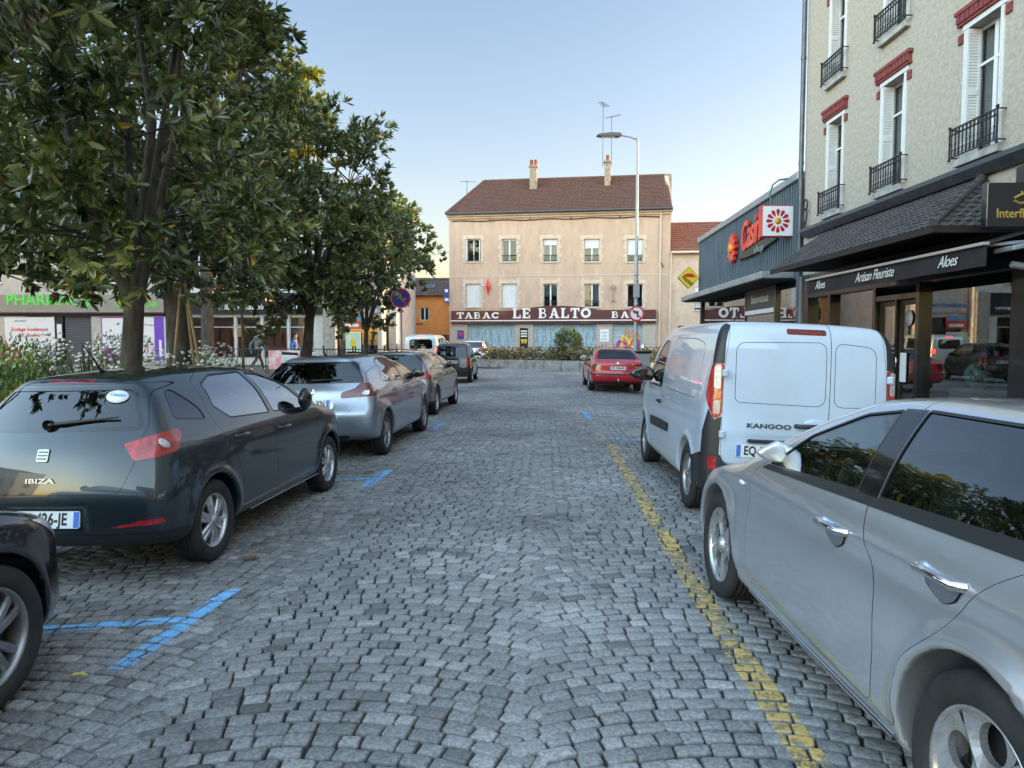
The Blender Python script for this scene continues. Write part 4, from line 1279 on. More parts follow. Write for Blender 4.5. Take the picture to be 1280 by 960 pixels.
tag(np_mesh('tall_grass', np.concatenate(VV), np.concatenate(FF), M_grass_b, None, False, {'tone': np.concatenate(TT)}), kind='stuff')
# ------------------------------------------------------------------ vehicle materials
def paint(name, col, metal=0.0, rough=0.35, flake=0.0):
    return P(name, col, rough, metal, coat=1.0, spec=0.5, coat_rough=0.02, var=.06, scale=1.3, bump=0.0)
V_liner = P('dark_interior', (.018, .018, .02), .8)
V_seat = P('seat_cloth', (.035, .035, .04), .9, bump=.2, bscale=200)
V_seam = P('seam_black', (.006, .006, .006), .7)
V_trim = P('black_plastic', (.018, .019, .021), .45, bump=.06, bscale=300)
V_gloss = P('gloss_black', (.008, .008, .009), .12, coat=.6)
V_tyre = P('tyre_rubber', (.022, .022, .023), .75, var=.35, scale=9, bump=.1, bscale=120)
V_disc = P('brake_dark', (.03, .03, .03), .5, .4)
V_rim = P('alloy', (.55, .56, .58), .3, .75, var=.12, scale=14, rvar=.08)
V_rim_dark = P('dark_alloy', (.30, .30, .31), .35, .75, var=.15, scale=14)
V_chrome = P('chrome', (.75, .75, .77), .10, 1.0)
V_chrome_dull = P('chrome_dull', (.26, .27, .29), .25, 1.0)
V_mirror = P('mirror_face', (.75, .78, .8), .02, 1.0)
V_glass = glass('car_glass', (.36, .41, .40), 3.3)
V_glass_dark = glass('privacy_glass', (.05, .055, .06), 1.8)
V_glass_mid = glass('screen_glass', (.28, .33, .33), 1.8)
V_red = P('lamp_red', (.36, .010, .014), .12, coat=1.0, var=.5, scale=22, bump=.15, bscale=40)
V_darkred = P('lamp_dark_red', (.13, .006, .012), .12, coat=1.0, var=.4, scale=30)
V_lit = P('brake_lamp_lit', (.5, .02, .02), .2, coat=1.0, emis=(1, .08, .05), estr=1.6)
V_clear = P('lamp_clear', (.72, .72, .74), .15, coat=1.0, var=.25, scale=40)
V_clear_dull = P('lamp_clear_dull', (.42, .40, .40), .15, coat=1.0, var=.3, scale=40)
V_plate = P('plate_white', (.74, .75, .76), .35, var=.05, scale=8)
V_plate_ink = P('plate_ink', (.012, .012, .014), .5)
V_plate_blue = P('plate_blue', (.05, .17, .55), .4)
def vm(pt, gl=None, rim=None, liner=None, **k):
    d = dict(paint=pt, glass=gl or V_glass, screen=V_glass_mid, dark_glass=V_glass_dark, liner=V_liner, seat=V_seat, seam=V_seam, trim=V_trim, gloss=V_gloss,
             tyre=V_tyre, disc=V_disc, rim=rim or V_rim, chrome=V_chrome, mirror=V_mirror, red=V_red, darkred=V_darkred, lit=V_lit,
             clear=V_clear, plate=V_plate, plate_ink=V_plate_ink, plate_blue=V_plate_blue)
    d.update(k); return d

def camber(x, y):
    """height of the cobbled carriageway: crowned, falling to both gutters"""
    x0 = x - .045 * y * (1 if y > 0 else 0) * 1.0
    up = .012 * (min(max(y, 24.0), 45.0) - 24.0)
    f = 1 - min(max((y - 22.0) / 10.0, 0.0), 1.0)
    if x0 > 1.1: return up - .045 * (x0 - 1.1) * f
    if x0 < -1.4: return up - .03 * (-1.4 - x0) * f
    return up
def place(px, py, heading, roll, wo, street_right):
    """root location so that the street-side rear wheel's outer tyre edge stands at ground point px, py"""
    z = camber(px, py)
    Rm = Matrix.Rotation(math.pi / 2 - heading, 4, 'Z') @ Matrix.Rotation(roll, 4, 'X')
    off = Rm @ Vector((0, -wo if street_right else wo, 0))
    return Vector((px, py, z)) - off

def car(spec, contact, heading_deg, roll_deg, street_right, label, cat, group=None, name='parked_car'):
    wo = spec['W'] - spec.get('track_in', .012)
    h = R_(heading_deg); r = R_(roll_deg)
    root, made, hit, sh = build_vehicle(spec, label, cat, place(contact[0], contact[1], h, r, wo, street_right), h, group, name)
    root.rotation_euler = (r, 0, math.pi / 2 - h)
    return root, made, hit

def side_glazing(front, rear, quarter=None, mat='glass', frame=.022):
    L = [dict(kind='pane', name='window', view='side', poly=front, r=.03, frame=frame, mat=mat),
         dict(kind='pane', name='window', view='side', poly=rear, r=.03, frame=frame, mat=mat)]
    if quarter: L.append(dict(kind='pane', name='quarter_window', view='side', poly=quarter, r=.03, frame=frame, mat=mat))
    return L
def ridge(a, w):                          # soft crease along a line z = f(x) on the flanks
    def e(d, x, y, z): return d
    return e
def crease(p0, p1, amp, up=.05, down=.09, x0=None, x1=None):
    """a crease on the flank from p0 to p1 (x,z): sharp above, hollow below"""
    sl = (p1[1] - p0[1]) / (p1[0] - p0[0])
    lo, hi = min(p0[0], p1[0]), max(p0[0], p1[0])
    def e(d, x, y, z):
        t = z - (p0[1] + sl * (x - p0[0]))
        prof = np.where(t > 0, np.exp(-(t / up) ** 2), np.exp(-(t / down) ** 2))
        return d + amp * np.where(t > 0, 0, 1 - np.exp(-(t / up) ** 2)) * prof * sstep(lo - .12, lo + .12, x) * sstep(hi + .12, hi - .12, x) * sstep(.5, .65, y)
    return e
def recess(xc, x1, yw, z0, z1, depth, rr=.02):
    """hollow in the tail for the number plate"""
    def e(d, x, y, z):
        b = np.maximum(y - yw, np.maximum(z - z1, z0 - z))
        return smax(d, -np.maximum(b, x - x1), rr)
    return e

def generic_sec(W, belt, H, roofw, sill=.2, tumble=.20):
    return [(0, sill - .03), (W - .16, sill - .02), (W - .05, sill + .06), (W - .012, sill + .2), (W, .56), (W - .004, .74), (W - .03, belt - .07), (W - .065, belt),
            (W - .065 - tumble * .45, belt + (H - belt) * .5), (roofw + .045, H - .12), (roofw - .03, H - .055), (roofw - .2, H - .012), (0, H + .01),
            (-roofw + .2, H - .012), (-roofw + .03, H - .055), (-roofw - .045, H - .12), (-(W - .065 - tumble * .45), belt + (H - belt) * .5), (-W + .065, belt),
            (-W + .03, belt - .07), (-W + .004, .74), (-W, .56), (-W + .012, sill + .2), (-W + .05, sill + .06), (-W + .16, sill - .02)]
def generic_plan(W, xr, xf, rr=.22, ff=.35):
    half = [(xr, 0), (xr + .005, W - rr - .1), (xr + .05, W - .12), (xr + rr, W - .03), (xr + .55, W), (xf - 1.4, W + .005), (xf - .8, W), (xf - ff, W - .07), (xf - .1, W - .28), (xf - .01, W - .55)]
    return half + [(xf, 0)] + [(x, -y) for x, y in half[:0:-1]]

# ------------------------------------------------------------------ dark grey five-door hatchback (left, nearest whole car)
def spec_hatch_round(mats):
    W = .845
    fd = [(2.10, .27), (2.14, .60), (2.10, .90), (1.80, 1.20), (1.52, 1.355), (1.14, 1.405), (1.12, .98), (1.10, .6), (1.12, .27)]
    rd = [(1.10, .27), (1.08, .6), (1.10, .98), (1.12, 1.405), (.50, 1.40), (.24, 1.31), (.16, 1.05), (.27, .82), (.42, .58), (.46, .27)]
    return dict(mats=mats, W=W, H=1.445, x=(-.74, 3.31), wb=2.47, R=.30, RA=.345, tw=.19, rimR=.195, rim=(6, 'twin'), track_in=.035, belt=.97, seat_x=(.35, 1.3), h=.026,
        side=[(-.58, .27), (-.68, .33), (-.735, .48), (-.74, .60), (-.715, .70), (-.685, .80), (-.64, .92), (-.585, 1.01), (-.44, 1.21), (-.36, 1.32), (-.345, 1.36), (-.25, 1.388), (0, 1.415), (.45, 1.440), (.95, 1.443), (1.3, 1.40), (1.7, 1.26),
              (2.15, 1.045), (2.35, .975), (2.8, .88), (3.1, .78), (3.25, .66), (3.31, .52), (3.30, .40), (3.24, .28), (3.05, .20), (2.3, .18), (.3, .18), (-.3, .22)],
        sec=generic_sec(W, .96, 1.445, .475, tumble=.30), plan=generic_plan(W, -.74, 3.31, .24, .4), bowR=.14, taper=.15, taper_x=.9, k=(.10, .10), flare=.02,
        extra=[crease((2.6, .60), (.55, .80), .016), crease((2.0, .34), (.5, .30), .02, down=.06), recess(0, -.690, .30, .40, .555, .04)],
        cuts=side_glazing([(1.98, .955), (1.17, .985), (1.155, 1.345, .02), (1.46, 1.315), (1.72, 1.185), (1.92, 1.03)], [(1.10, .985), (.42, 1.01), (.27, 1.12), (.34, 1.29), (.58, 1.355), (1.10, 1.36)])
        + [dict(kind='pane', name='quarter_window', view='side', poly=[(.10, 1.035, .05), (-.26, 1.075, .06), (-.17, 1.25, .05), (-.06, 1.285), (.10, 1.12, .06)], r=.05, frame=.012, mat='dark_glass'),
           dict(kind='wrap', name='tail_lamp', mat='red', poly=[(.66, .945, .03), (.72, .835, .03), (1.12, .88, .03), (1.20, .98, .03), (1.16, 1.015, .02), (.90, .995)], r=.015),
           dict(kind='pane', name='rear_window', view='rear', poly=[(-.60, 1.03, .06), (.60, 1.03, .06), (.45, 1.315, .05), (-.45, 1.315, .05)], frame=.05, frame_mat='gloss', mat='screen', frame_name='rear_window_surround'),
           dict(kind='patch', name='high_brake_lamp', view='rear', mat='darkred', poly=[(-.17, 1.34), (.17, 1.34), (.17, 1.362), (-.17, 1.362)], r=.008),
           dict(kind='wrap', name='reflector', mat='red', poly=[(.50, .415), (.94, .43), (.90, .465), (.75, .462)], r=.008, off=.003),
           dict(kind='wrap', name='bumper_skirt', mat='trim', poly=[(.0, .22), (1.36, .22), (1.36, .36), (.0, .375)], r=.0, off=.003),
           dict(kind='panel', name='tailgate', view='rear', poly=[(-.52, .635, .05), (.52, .635, .05), (.60, .83, .08), (.59, .95), (.62, 1.05), (.49, 1.332), (-.49, 1.332), (-.62, 1.05), (-.59, .95), (-.60, .83, .08)], r=.04),
           dict(kind='panel', name='door', view='side', poly=fd, r=.04), dict(kind='panel', name='door', view='side', poly=rd, r=.05),
           dict(kind='pane', name='windscreen', view='front', poly=[(-.62, 1.03), (.62, 1.03), (.50, 1.38), (-.50, 1.38)], frame=.03, mat='screen'),
           dict(kind='wrap', name='headlamp', end='front', mat='clear', poly=[(.60, .66), (1.0, .70), (1.30, .86), (.85, .80)], r=.03)])
def wiper(root, M, hit, y0, y1, z0, z1):
    a = on_rear(hit, y0, z0, .018).translation; b = on_rear(hit, y1, z1, .018).translation
    w = MB(); mid = (a + b) * .5
    w.tube([a, mid, b], [.016, .011, .007], 6); w.lathe([(0, .03), (.03, .02), (.035, -.02)], 12, 'x', 0, Matrix.Translation(a))
    return w.build('rear_wiper', M['trim'], root)
def antenna(root, M, hit, x, L=.2, y=0.0):
    p, n = hit((x, y, 3), (0, 0, -1))
    w = MB(); w.tube([p + Vector((0, 0, -.01)), p + Vector((-L * .55, 0, L * .6)), p + Vector((-L * 1.0, 0, L))], [.012, .005, .004], 6)
    w.tube([p + Vector((.03, 0, -.01)), p + Vector((-.03, 0, .02))], [.022, .012], 8)
    return w.build('aerial', M['trim'], root)

pt = paint('paint_dark_grey', (.016, .026, .034), .35, .30)
Mx = vm(pt)
r, made, hit = car(spec_hatch_round(Mx), (-2.17, 5.18), 4.7, -1.2, True, 'dark grey five-door hatchback with a round white sticker on its rear window', 'car', 'cars parked along the left kerb')
T = on_rear(hit, 0, .475, .012); plate(r, Mx, T.translation, 10, 'BU-426-JE')
badge_text(r, Mx, hit, 'IBIZA', .0, .725, .042, V_chrome_dull, bold=.001, sx=2.0)
T = on_rear(hit, 0, .885, .0); b = MB(T); b.prism(rounded([(-.042, -.045), (.042, -.045), (.042, .045), (-.042, .045)], .015), 'z', 0, .008); bo = b.build('emblem', V_chrome_dull, r, .003)
T = on_rear(hit, 0, .885, .010)
b = MB(T)
for k, (zz, x0, x1) in enumerate([(.022, -.028, .032), (.0, -.032, .032), (-.022, -.032, .028)]): b.box(x0, x1, zz - .005, zz + .005, -.001, .001)
b.build('emblem_bar', V_gloss, bo)
wiper(r, Mx, hit, .02, -.42, 1.065, 1.105)
T = on_rear(hit, -.355, 1.245, .004); b = MB(T); b.lathe([(0, .001), (.075, .001), (.075, -.001)], 28, 'z', 0, Matrix.Diagonal((1, .68, 1, 1))); so = b.build('round_sticker', P('sticker_white', (.75, .78, .8), .5), r)
text_obj('lettering', 'Catalan', .035, P('sticker_blue', (.06, .25, .6), .5), T @ Matrix.Translation((0, .012, .002)), so, bold=.001, extrude=.0003)
for sg in (1, -1):
    mirror(r, Mx, 1.80, sg * .76, .985, V_gloss, fold=True)
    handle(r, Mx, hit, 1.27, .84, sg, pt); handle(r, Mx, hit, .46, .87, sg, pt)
    T = on_rear(hit, sg * .72, .935, .006); b = MB(T); b.lathe([(0, .010), (.022, .008), (.032, .003), (.036, 0)], 20, 'z', 0, Matrix.Diagonal((1.2, .85, 1, 1))); b.build('reversing_lamp', V_clear_dull, r)
antenna(r, Mx, hit, -.02, .2)
b = MB(); b.box(.5, 2.05, -.838, -.83, .262, .272); b.build('sill_strip', V_chrome, r)

# ------------------------------------------------------------------ silver five-door hatchback (left, second whole car)
def spec_hatch_square(mats):
    W = .90
    fd = [(2.22, .27), (2.26, .60), (2.22, .92), (1.92, 1.20), (1.62, 1.37), (1.22, 1.42), (1.20, 1.0), (1.18, .6), (1.20, .27)]
    rd = [(1.18, .27), (1.16, .6), (1.18, 1.0), (1.20, 1.42), (.52, 1.415), (.20, 1.33), (.03, 1.06), (.24, .84), (.45, .58), (.48, .27)]
    return dict(mats=mats, W=W, H=1.457, x=(-.77, 3.47), wb=2.66, R=.315, RA=.36, tw=.205, rimR=.215, rim=(5, 'twin'), track_in=.03, belt=.99, seat_x=(.40, 1.4), h=.032,
        side=[(-.60, .30), (-.70, .35), (-.755, .45), (-.77, .56), (-.765, .66), (-.735, .705), (-.70, .76), (-.665, .86), (-.635, .97), (-.59, 1.04), (-.47, 1.22), (-.385, 1.345), (-.375, 1.39), (-.28, 1.415), (0, 1.435), (.45, 1.455), (1.0, 1.455), (1.4, 1.40), (1.85, 1.26),
              (2.35, 1.04), (2.55, .97), (3.0, .87), (3.3, .77), (3.43, .64), (3.47, .5), (3.45, .3), (3.2, .2), (2.4, .18), (.3, .18), (-.3, .23)],
        sec=generic_sec(W, .98, 1.457, .52, tumble=.28), plan=generic_plan(W, -.77, 3.47, .22, .4), bowR=.13, taper=.13, taper_x=.8, flare=.014,
        extra=[crease((2.6, .80), (-.3, .88), .012), recess(0, -.69, .30, .70, .86, .03)],
        cuts=side_glazing([(2.16, .975), (1.25, 1.0), (1.235, 1.365, .02), (1.60, 1.33), (1.9, 1.19), (2.12, 1.05)], [(1.18, 1.0), (.16, 1.04), (.10, 1.08), (.38, 1.31), (.60, 1.365), (1.18, 1.37)])
        + [dict(kind='wrap', name='tail_lamp', mat='darkred', poly=[(.55, .93, .03), (.53, .855, .02), (1.30, .885, .02), (1.36, .92, .02), (1.10, 1.04, .03), (.92, 1.065), (.78, .985)], r=.015),
           dict(kind='pane', name='rear_window', view='rear', poly=[(-.70, 1.055, .05), (.70, 1.055, .05), (.54, 1.34, .05), (-.54, 1.34, .05)], frame=.03, frame_mat='gloss', mat='dark_glass', frame_name='rear_window_surround'),
           dict(kind='wrap', name='bumper_skirt', mat='trim', poly=[(.0, .22), (.70, .22), (.62, .36, .04), (.0, .37)], r=.0, off=.003),
           dict(kind='panel', name='tailgate', view='rear', poly=[(-.50, .63, .06), (.50, .63, .06), (.66, .86, .05), (.72, 1.05), (.60, 1.385), (-.60, 1.385), (-.72, 1.05), (-.66, .86, .05)], r=.04),
           dict(kind='panel', name='door', view='side', poly=fd, r=.04), dict(kind='panel', name='door', view='side', poly=rd, r=.05),
           dict(kind='pane', name='windscreen', view='front', poly=[(-.68, 1.04), (.68, 1.04), (.54, 1.39), (-.54, 1.39)], frame=.03, mat='screen')])
pt = paint('paint_silver', (.35, .39, .45), .8, .33)
Mx = vm(pt, rim=V_rim_dark)
r, made, hit = car(spec_hatch_square(Mx), (-1.76, 10.1), 4.4, -1.2, True, 'silver hatchback with near-black rear window parked ahead of the dark grey hatchback', 'car', 'cars parked along the left kerb')
T = on_rear(hit, 0, .785, .012); plate(r, Mx, T.translation, 12, 'FG-516-XN')
wiper(r, Mx, hit, .02, -.40, 1.085, 1.10)
for sg in (1, -1):
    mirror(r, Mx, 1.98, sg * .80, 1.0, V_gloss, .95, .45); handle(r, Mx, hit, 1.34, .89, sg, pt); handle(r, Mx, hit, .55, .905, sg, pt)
    T = on_rear(hit, sg * .70, .93, .006); b = MB(T); b.prism(rounded([(-.03, -.03), (.07, -.035), (.08, .035), (.0, .02)], .02), 'z', 0, .004); b.build('indicator_lens', V_clear, r)
T = on_rear(hit, 0, .945, .0); b = MB(T); b.lathe([(0, .006), (.042, .006), (.05, 0)], 20, 'z'); b.build('emblem', V_chrome, r)
antenna(r, Mx, hit, .0, .14)

# ------------------------------------------------------------------ grey-beige hatchback (left, third), also the pattern of the white hatchback behind the planter
def spec_hatch_plain(mats, h=.036):
    W = .895
    fd = [(2.22, .27), (2.26, .60), (2.22, .92), (1.92, 1.20), (1.62, 1.37), (1.22, 1.42), (1.20, 1.0), (1.18, .6), (1.20, .27)]
    rd = [(1.18, .27), (1.16, .6), (1.18, 1.0), (1.20, 1.42), (.60, 1.415), (.30, 1.33), (.16, 1.06), (.28, .84), (.45, .58), (.48, .27)]
    return dict(mats=mats, W=W, H=1.452, x=(-.74, 3.47), wb=2.66, R=.315, RA=.36, tw=.205, rimR=.205, rim=(5, 'star'), track_in=.03, belt=.97, seat_x=(.40, 1.4), h=h,
        side=[(-.60, .26), (-.69, .32), (-.735, .45), (-.74, .58), (-.73, .66), (-.69, .75), (-.66, .86), (-.62, .94), (-.50, 1.17), (-.40, 1.335), (-.385, 1.385), (-.28, 1.412), (0, 1.435), (.45, 1.452), (1.0, 1.45), (1.4, 1.40), (1.85, 1.25),
              (2.35, 1.03), (2.55, .97), (3.0, .89), (3.3, .79), (3.43, .64), (3.47, .5), (3.45, .3), (3.2, .2), (2.4, .18), (.3, .18), (-.3, .22)],
        sec=generic_sec(W, .96, 1.452, .53, tumble=.27), plan=generic_plan(W, -.74, 3.47, .22, .4), bowR=.11, taper=.12, taper_x=.8, flare=.012,
        extra=[crease((2.6, .80), (-.4, .84), .01)],
        cuts=side_glazing([(2.16, .965), (1.25, .985), (1.235, 1.36, .02), (1.60, 1.325), (1.9, 1.18), (2.12, 1.04)], [(1.18, .985), (.20, 1.00), (.14, 1.06), (.36, 1.28), (.66, 1.36), (1.18, 1.365)])
        + [dict(kind='wrap', name='tail_lamp', mat='red', poly=[(.54, .95, .02), (.56, .80, .02), (1.20, .82, .03), (1.28, .95, .03), (.95, .985), (.80, .985)], r=.015),
           dict(kind='pane', name='rear_window', view='rear', poly=[(-.68, .99, .05), (.68, .99, .05), (.58, 1.335, .05), (-.58, 1.335, .05)], frame=.03, frame_mat='gloss', mat='dark_glass', frame_name='rear_window_surround'),
           dict(kind='wrap', name='bumper_skirt', mat='trim', poly=[(.0, .18), (1.30, .18), (1.26, .32, .04), (.0, .34)], r=.0, off=.003),
           dict(kind='panel', name='tailgate', view='rear', poly=[(-.56, .62, .06), (.56, .62, .06), (.64, .82, .05), (.70, 1.0), (.60, 1.38), (-.60, 1.38), (-.70, 1.0), (-.64, .82, .05)], r=.04),
           dict(kind='panel', name='door', view='side', poly=fd, r=.04), dict(kind='panel', name='door', view='side', poly=rd, r=.05),
           dict(kind='wrap', name='headlamp', end='front', mat='clear', poly=[(.66, .60), (1.0, .62), (1.34, .78), (.75, .70)], r=.03),
           dict(kind='pane', name='windscreen', view='front', poly=[(-.68, 1.04), (.68, 1.04), (.54, 1.38), (-.54, 1.38)], frame=.03, mat='screen')])
pt = paint('paint_grey_beige', (.25, .245, .235), .75, .34)
Mx = vm(pt)
r, made, hit = car(spec_hatch_plain(Mx), (-1.64, 15.7), 4.6, -1.2, True, 'grey-beige hatchback parked between the silver hatchback and the small black car', 'car', 'cars parked along the left kerb')
T = on_rear(hit, 0, .70, .006); plate(r, Mx, T.translation, 8, 'DL-704-RC')
wiper(r, Mx, hit, .02, -.36, 1.03, 1.04)
for sg in (1, -1):
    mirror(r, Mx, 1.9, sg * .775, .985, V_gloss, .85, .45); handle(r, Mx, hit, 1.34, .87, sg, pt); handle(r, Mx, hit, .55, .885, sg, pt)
antenna(r, Mx, hit, -.05, .12)
# white hatchback beyond the planter
pt = paint('paint_white_car', (.72, .73, .74), .0, .3)
Mx = vm(pt)
r, made, hit = car(spec_hatch_plain(Mx, .05), (-1.45, 42.2), 8, 0, True, 'small white hatchback driving behind the hedge planter', 'car', None, 'moving_car')
T = on_rear(hit, 0, .70, .006); plate(r, Mx, T.translation, 8, 'AB-318-KT')
for sg in (1, -1): mirror(r, Mx, 2.02, sg * .81, .985, pt)

# ------------------------------------------------------------------ small black two-seater (left, last in the row)
W = .77
pt = paint('paint_black', (.012, .013, .016), .3, .3)
Mx = vm(pt)
spec = dict(mats=Mx, W=W, H=1.54, x=(-.46, 2.24), wb=1.87, R=.29, RA=.335, tw=.19, rimR=.19, rim=(6, 'single'), belt=.98, seat_x=(None, .55), rear_seat=False, h=.038,
    side=[(-.34, .26), (-.42, .32), (-.455, .45), (-.46, .60), (-.42, .70), (-.40, .82), (-.38, .95), (-.27, 1.20), (-.17, 1.42), (-.06, 1.505), (.15, 1.535), (.5, 1.545), (.9, 1.53), (1.25, 1.42), (1.65, 1.12), (1.85, .98), (2.05, .86), (2.2, .68), (2.24, .48), (2.2, .28), (2.0, .2), (.3, .2), (-.15, .22)],
    sec=generic_sec(W, .96, 1.545, .56, tumble=.17), plan=generic_plan(W, -.46, 2.24, .20, .35), bowR=.09, taper=.04, taper_x=.5, flare=.015,
    cuts=[dict(kind='pane', name='window', view='side', poly=[(1.45, .98), (.42, 1.0), (.40, 1.43, .03), (.85, 1.44), (1.2, 1.27)], r=.04, frame=.025, mat='glass'),
          dict(kind='pane', name='quarter_window', view='side', poly=[(.30, 1.02), (-.12, 1.06), (-.02, 1.36), (.28, 1.42)], r=.05, frame=.02, mat='dark_glass'),
          dict(kind='wrap', name='tail_lamp', mat='red', poly=[(.66, .93, .03), (.66, .68, .03), (.98, .70, .04), (1.02, .88, .04)], r=.03),
          dict(kind='pane', name='rear_window', view='rear', poly=[(-.60, 1.0, .06), (.60, 1.0, .06), (.50, 1.40, .06), (-.50, 1.40, .06)], frame=.03, frame_mat='gloss', mat='dark_glass', frame_name='rear_window_surround'),
          dict(kind='patch', name='high_brake_lamp', view='rear', mat='darkred', poly=[(-.15, 1.445), (.15, 1.445), (.15, 1.475), (-.15, 1.475)], r=.008),
          dict(kind='panel', name='tailgate', view='rear', poly=[(-.58, .70, .04), (.58, .70, .04), (.60, 1.0), (.53, 1.44), (-.53, 1.44), (-.60, 1.0)], r=.04),
          dict(kind='panel', name='door', view='side', poly=[(1.62, .30), (1.66, .70), (1.58, .98), (1.22, 1.32), (.88, 1.48), (.38, 1.475), (.36, .80), (.42, .30)], r=.05),
          dict(kind='wrap', name='bumper_skirt', mat='trim', poly=[(.0, .18), (.95, .18), (.93, .57), (.0, .60)], r=.0, off=.004),
          dict(kind='pane', name='windscreen', view='front', poly=[(-.60, 1.0), (.60, 1.0), (.5, 1.44), (-.5, 1.44)], frame=.03, mat='screen')])
r, made, hit = car(spec, (-1.5, 27.2), 3.0, -.6, True, 'small black two-seat car at the far end of the left parking row', 'car', 'cars parked along the left kerb')
T = on_rear(hit, 0, .80, .006); plate(r, Mx, T.translation, 6, 'AT-027-NW')
T = on_rear(hit, 0, .955, .004); b = MB(T); b.prism(rounded([(-.09, -.012), (.09, -.012), (.09, .012), (-.09, .012)], .01), 'z', 0, .006); b.build('emblem', V_chrome, r)
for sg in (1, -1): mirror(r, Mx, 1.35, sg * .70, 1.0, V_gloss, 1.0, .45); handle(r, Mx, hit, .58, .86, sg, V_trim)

# ------------------------------------------------------------------ red saloon (right, far)
W = .865
pt = paint('paint_red', (.50, .012, .022), .1, .3)
Mx = vm(pt)
spec = dict(mats=Mx, W=W, H=1.43, x=(-1.07, 3.42), wb=2.51, R=.31, RA=.355, tw=.20, rimR=.19, rim=(6, 'single'), belt=.94, seat_x=(.35, 1.3), h=.036,
    side=[(-.88, .30), (-1.0, .36), (-1.065, .46), (-1.07, .58), (-1.03, .66), (-1.02, .80), (-1.0, .93), (-.92, .985), (-.72, 1.005), (-.58, 1.04), (-.25, 1.25), (.0, 1.365), (.2, 1.405), (.55, 1.43), (1.0, 1.42), (1.35, 1.355), (1.9, 1.04), (2.1, .965), (2.9, .85), (3.25, .72), (3.40, .54), (3.42, .42), (3.38, .28), (3.1, .2), (.3, .19), (-.4, .22)],
    sec=generic_sec(W, .93, 1.43, .57), plan=generic_plan(W, -1.07, 3.42, .22, .35), bowR=.10, taper=.06, taper_x=.5, flare=.01,
    cuts=side_glazing([(1.95, .95), (1.10, .965), (1.09, 1.33, .02), (1.38, 1.29), (1.72, 1.11)], [(1.03, .965), (.18, .975), (.06, 1.02), (.30, 1.27), (.56, 1.33), (1.03, 1.34)])
    + [dict(kind='wrap', name='tail_lamp', mat='darkred', poly=[(.62, .90, .02), (.62, .715, .02), (1.10, .715, .02), (1.08, .89, .02)], r=.015),
       dict(kind='wrap', name='bumper_strip', mat='trim', poly=[(.0, .555), (1.45, .555), (1.45, .605), (.0, .605)], r=.0, off=.006),
       dict(kind='wrap', name='bumper_skirt', mat='trim', poly=[(.0, .18), (1.40, .18), (1.38, .32), (.0, .35)], r=.0, off=.003),
       dict(kind='pane', name='rear_window', view='rear', poly=[(-.64, 1.05, .05), (.64, 1.05, .05), (.53, 1.345, .05), (-.53, 1.345, .05)], frame=.02, frame_mat='gloss', mat='screen', frame_name='rear_window_surround'),
       dict(kind='panel', name='boot_lid', view='rear', poly=[(-.56, .64, .04), (.56, .64, .04), (.56, .88), (.66, 1.0), (.57, 1.37), (-.57, 1.37), (-.66, 1.0), (-.56, .88)], r=.03),
       dict(kind='panel', name='door', view='side', poly=[(2.05, .27), (2.08, .6), (2.02, .93), (1.70, 1.17), (1.40, 1.33), (1.07, 1.38), (1.06, .96), (1.05, .6), (1.06, .27)], r=.04),
       dict(kind='panel', name='door', view='side', poly=[(1.05, .27), (1.03, .6), (1.04, .96), (1.05, 1.38), (.52, 1.37), (.2, 1.27), (-.02, 1.0), (.26, .80), (.42, .58), (.45, .27)], r=.04),
       dict(kind='pane', name='windscreen', view='front', poly=[(-.64, .99), (.64, .99), (.52, 1.37), (-.52, 1.37)], frame=.03, mat='screen')])
r, made, hit = car(spec, (2.50, 23.4), 1.8, 1.2, False, 'red saloon parked on the right side of the street beyond the white van', 'car', 'cars parked along the right kerb')
T = on_rear(hit, 0, .775, .006); plate(r, Mx, T.translation, 8, 'BY-958-RR')
T = on_rear(hit, 0, .925, .004); b = MB(T); b.lathe([(0, .006), (.04, .006), (.045, 0)], 18, 'z'); b.build('emblem', V_chrome, r)
badge_text(r, Mx, hit, 'TDI', -.45, .90, .06, V_chrome)
b = MB(); b.tube([(-1.0, 0, .33), (-1.16, 0, .34), (-1.18, 0, .39)], .018, 8); b.ball((-1.18, 0, .41), .028); b.build('tow_ball', V_chrome, r)
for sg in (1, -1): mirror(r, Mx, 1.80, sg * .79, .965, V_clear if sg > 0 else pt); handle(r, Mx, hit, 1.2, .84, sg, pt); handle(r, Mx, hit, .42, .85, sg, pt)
antenna(r, Mx, hit, .2, .1)
# ------------------------------------------------------------------ buildings
M_render_pink = P('render_pink', (.54, .385, .285), .9, var=.12, scale=2.2, stretch=(1, 1, .28), bump=.25, bscale=60, detail=9)
M_render_pink2 = P('render_pink_pale', (.55, .42, .32), .9, var=.14, scale=1.6, bump=.2, bscale=60)
M_plaster_line = P('plaster_line', (.60, .52, .44), .9)
M_surround = P('surround_pale', (.62, .49, .38), .9, var=.1, scale=3)
M_roof = P('roof_tiles', (.085, .040, .030), .85, col2=(.155, .075, .055), scale=3.5, bump=.3, bscale=30, detail=9, lo=.3, hi=.7)
M_roof_red = P('roof_tiles_red', (.15, .055, .035), .85, col2=(.23, .10, .065), scale=3.5, bump=.3, bscale=30, lo=.3, hi=.7)
M_roof_dark = P('roof_tiles_dark', (.045, .040, .042), .8, col2=(.10, .09, .088), scale=2.5, bump=.35, bscale=35, detail=9, lo=.35, hi=.8)
M_zinc = P('zinc', (.10, .11, .125), .45, .6, var=.2, scale=5)
M_zinc_pale = P('zinc_pale', (.34, .37, .40), .4, .5, var=.15, scale=4)
M_brick = P('brick_red', (.21, .045, .045), .85, var=.3, scale=14)
M_chim = P('chimney_render', (.30, .25, .20), .9, var=.3, scale=5)
M_pot = P('chimney_pot', (.28, .09, .05), .85)
M_white = P('white_paint', (.70, .71, .72), .5, var=.06, scale=4)
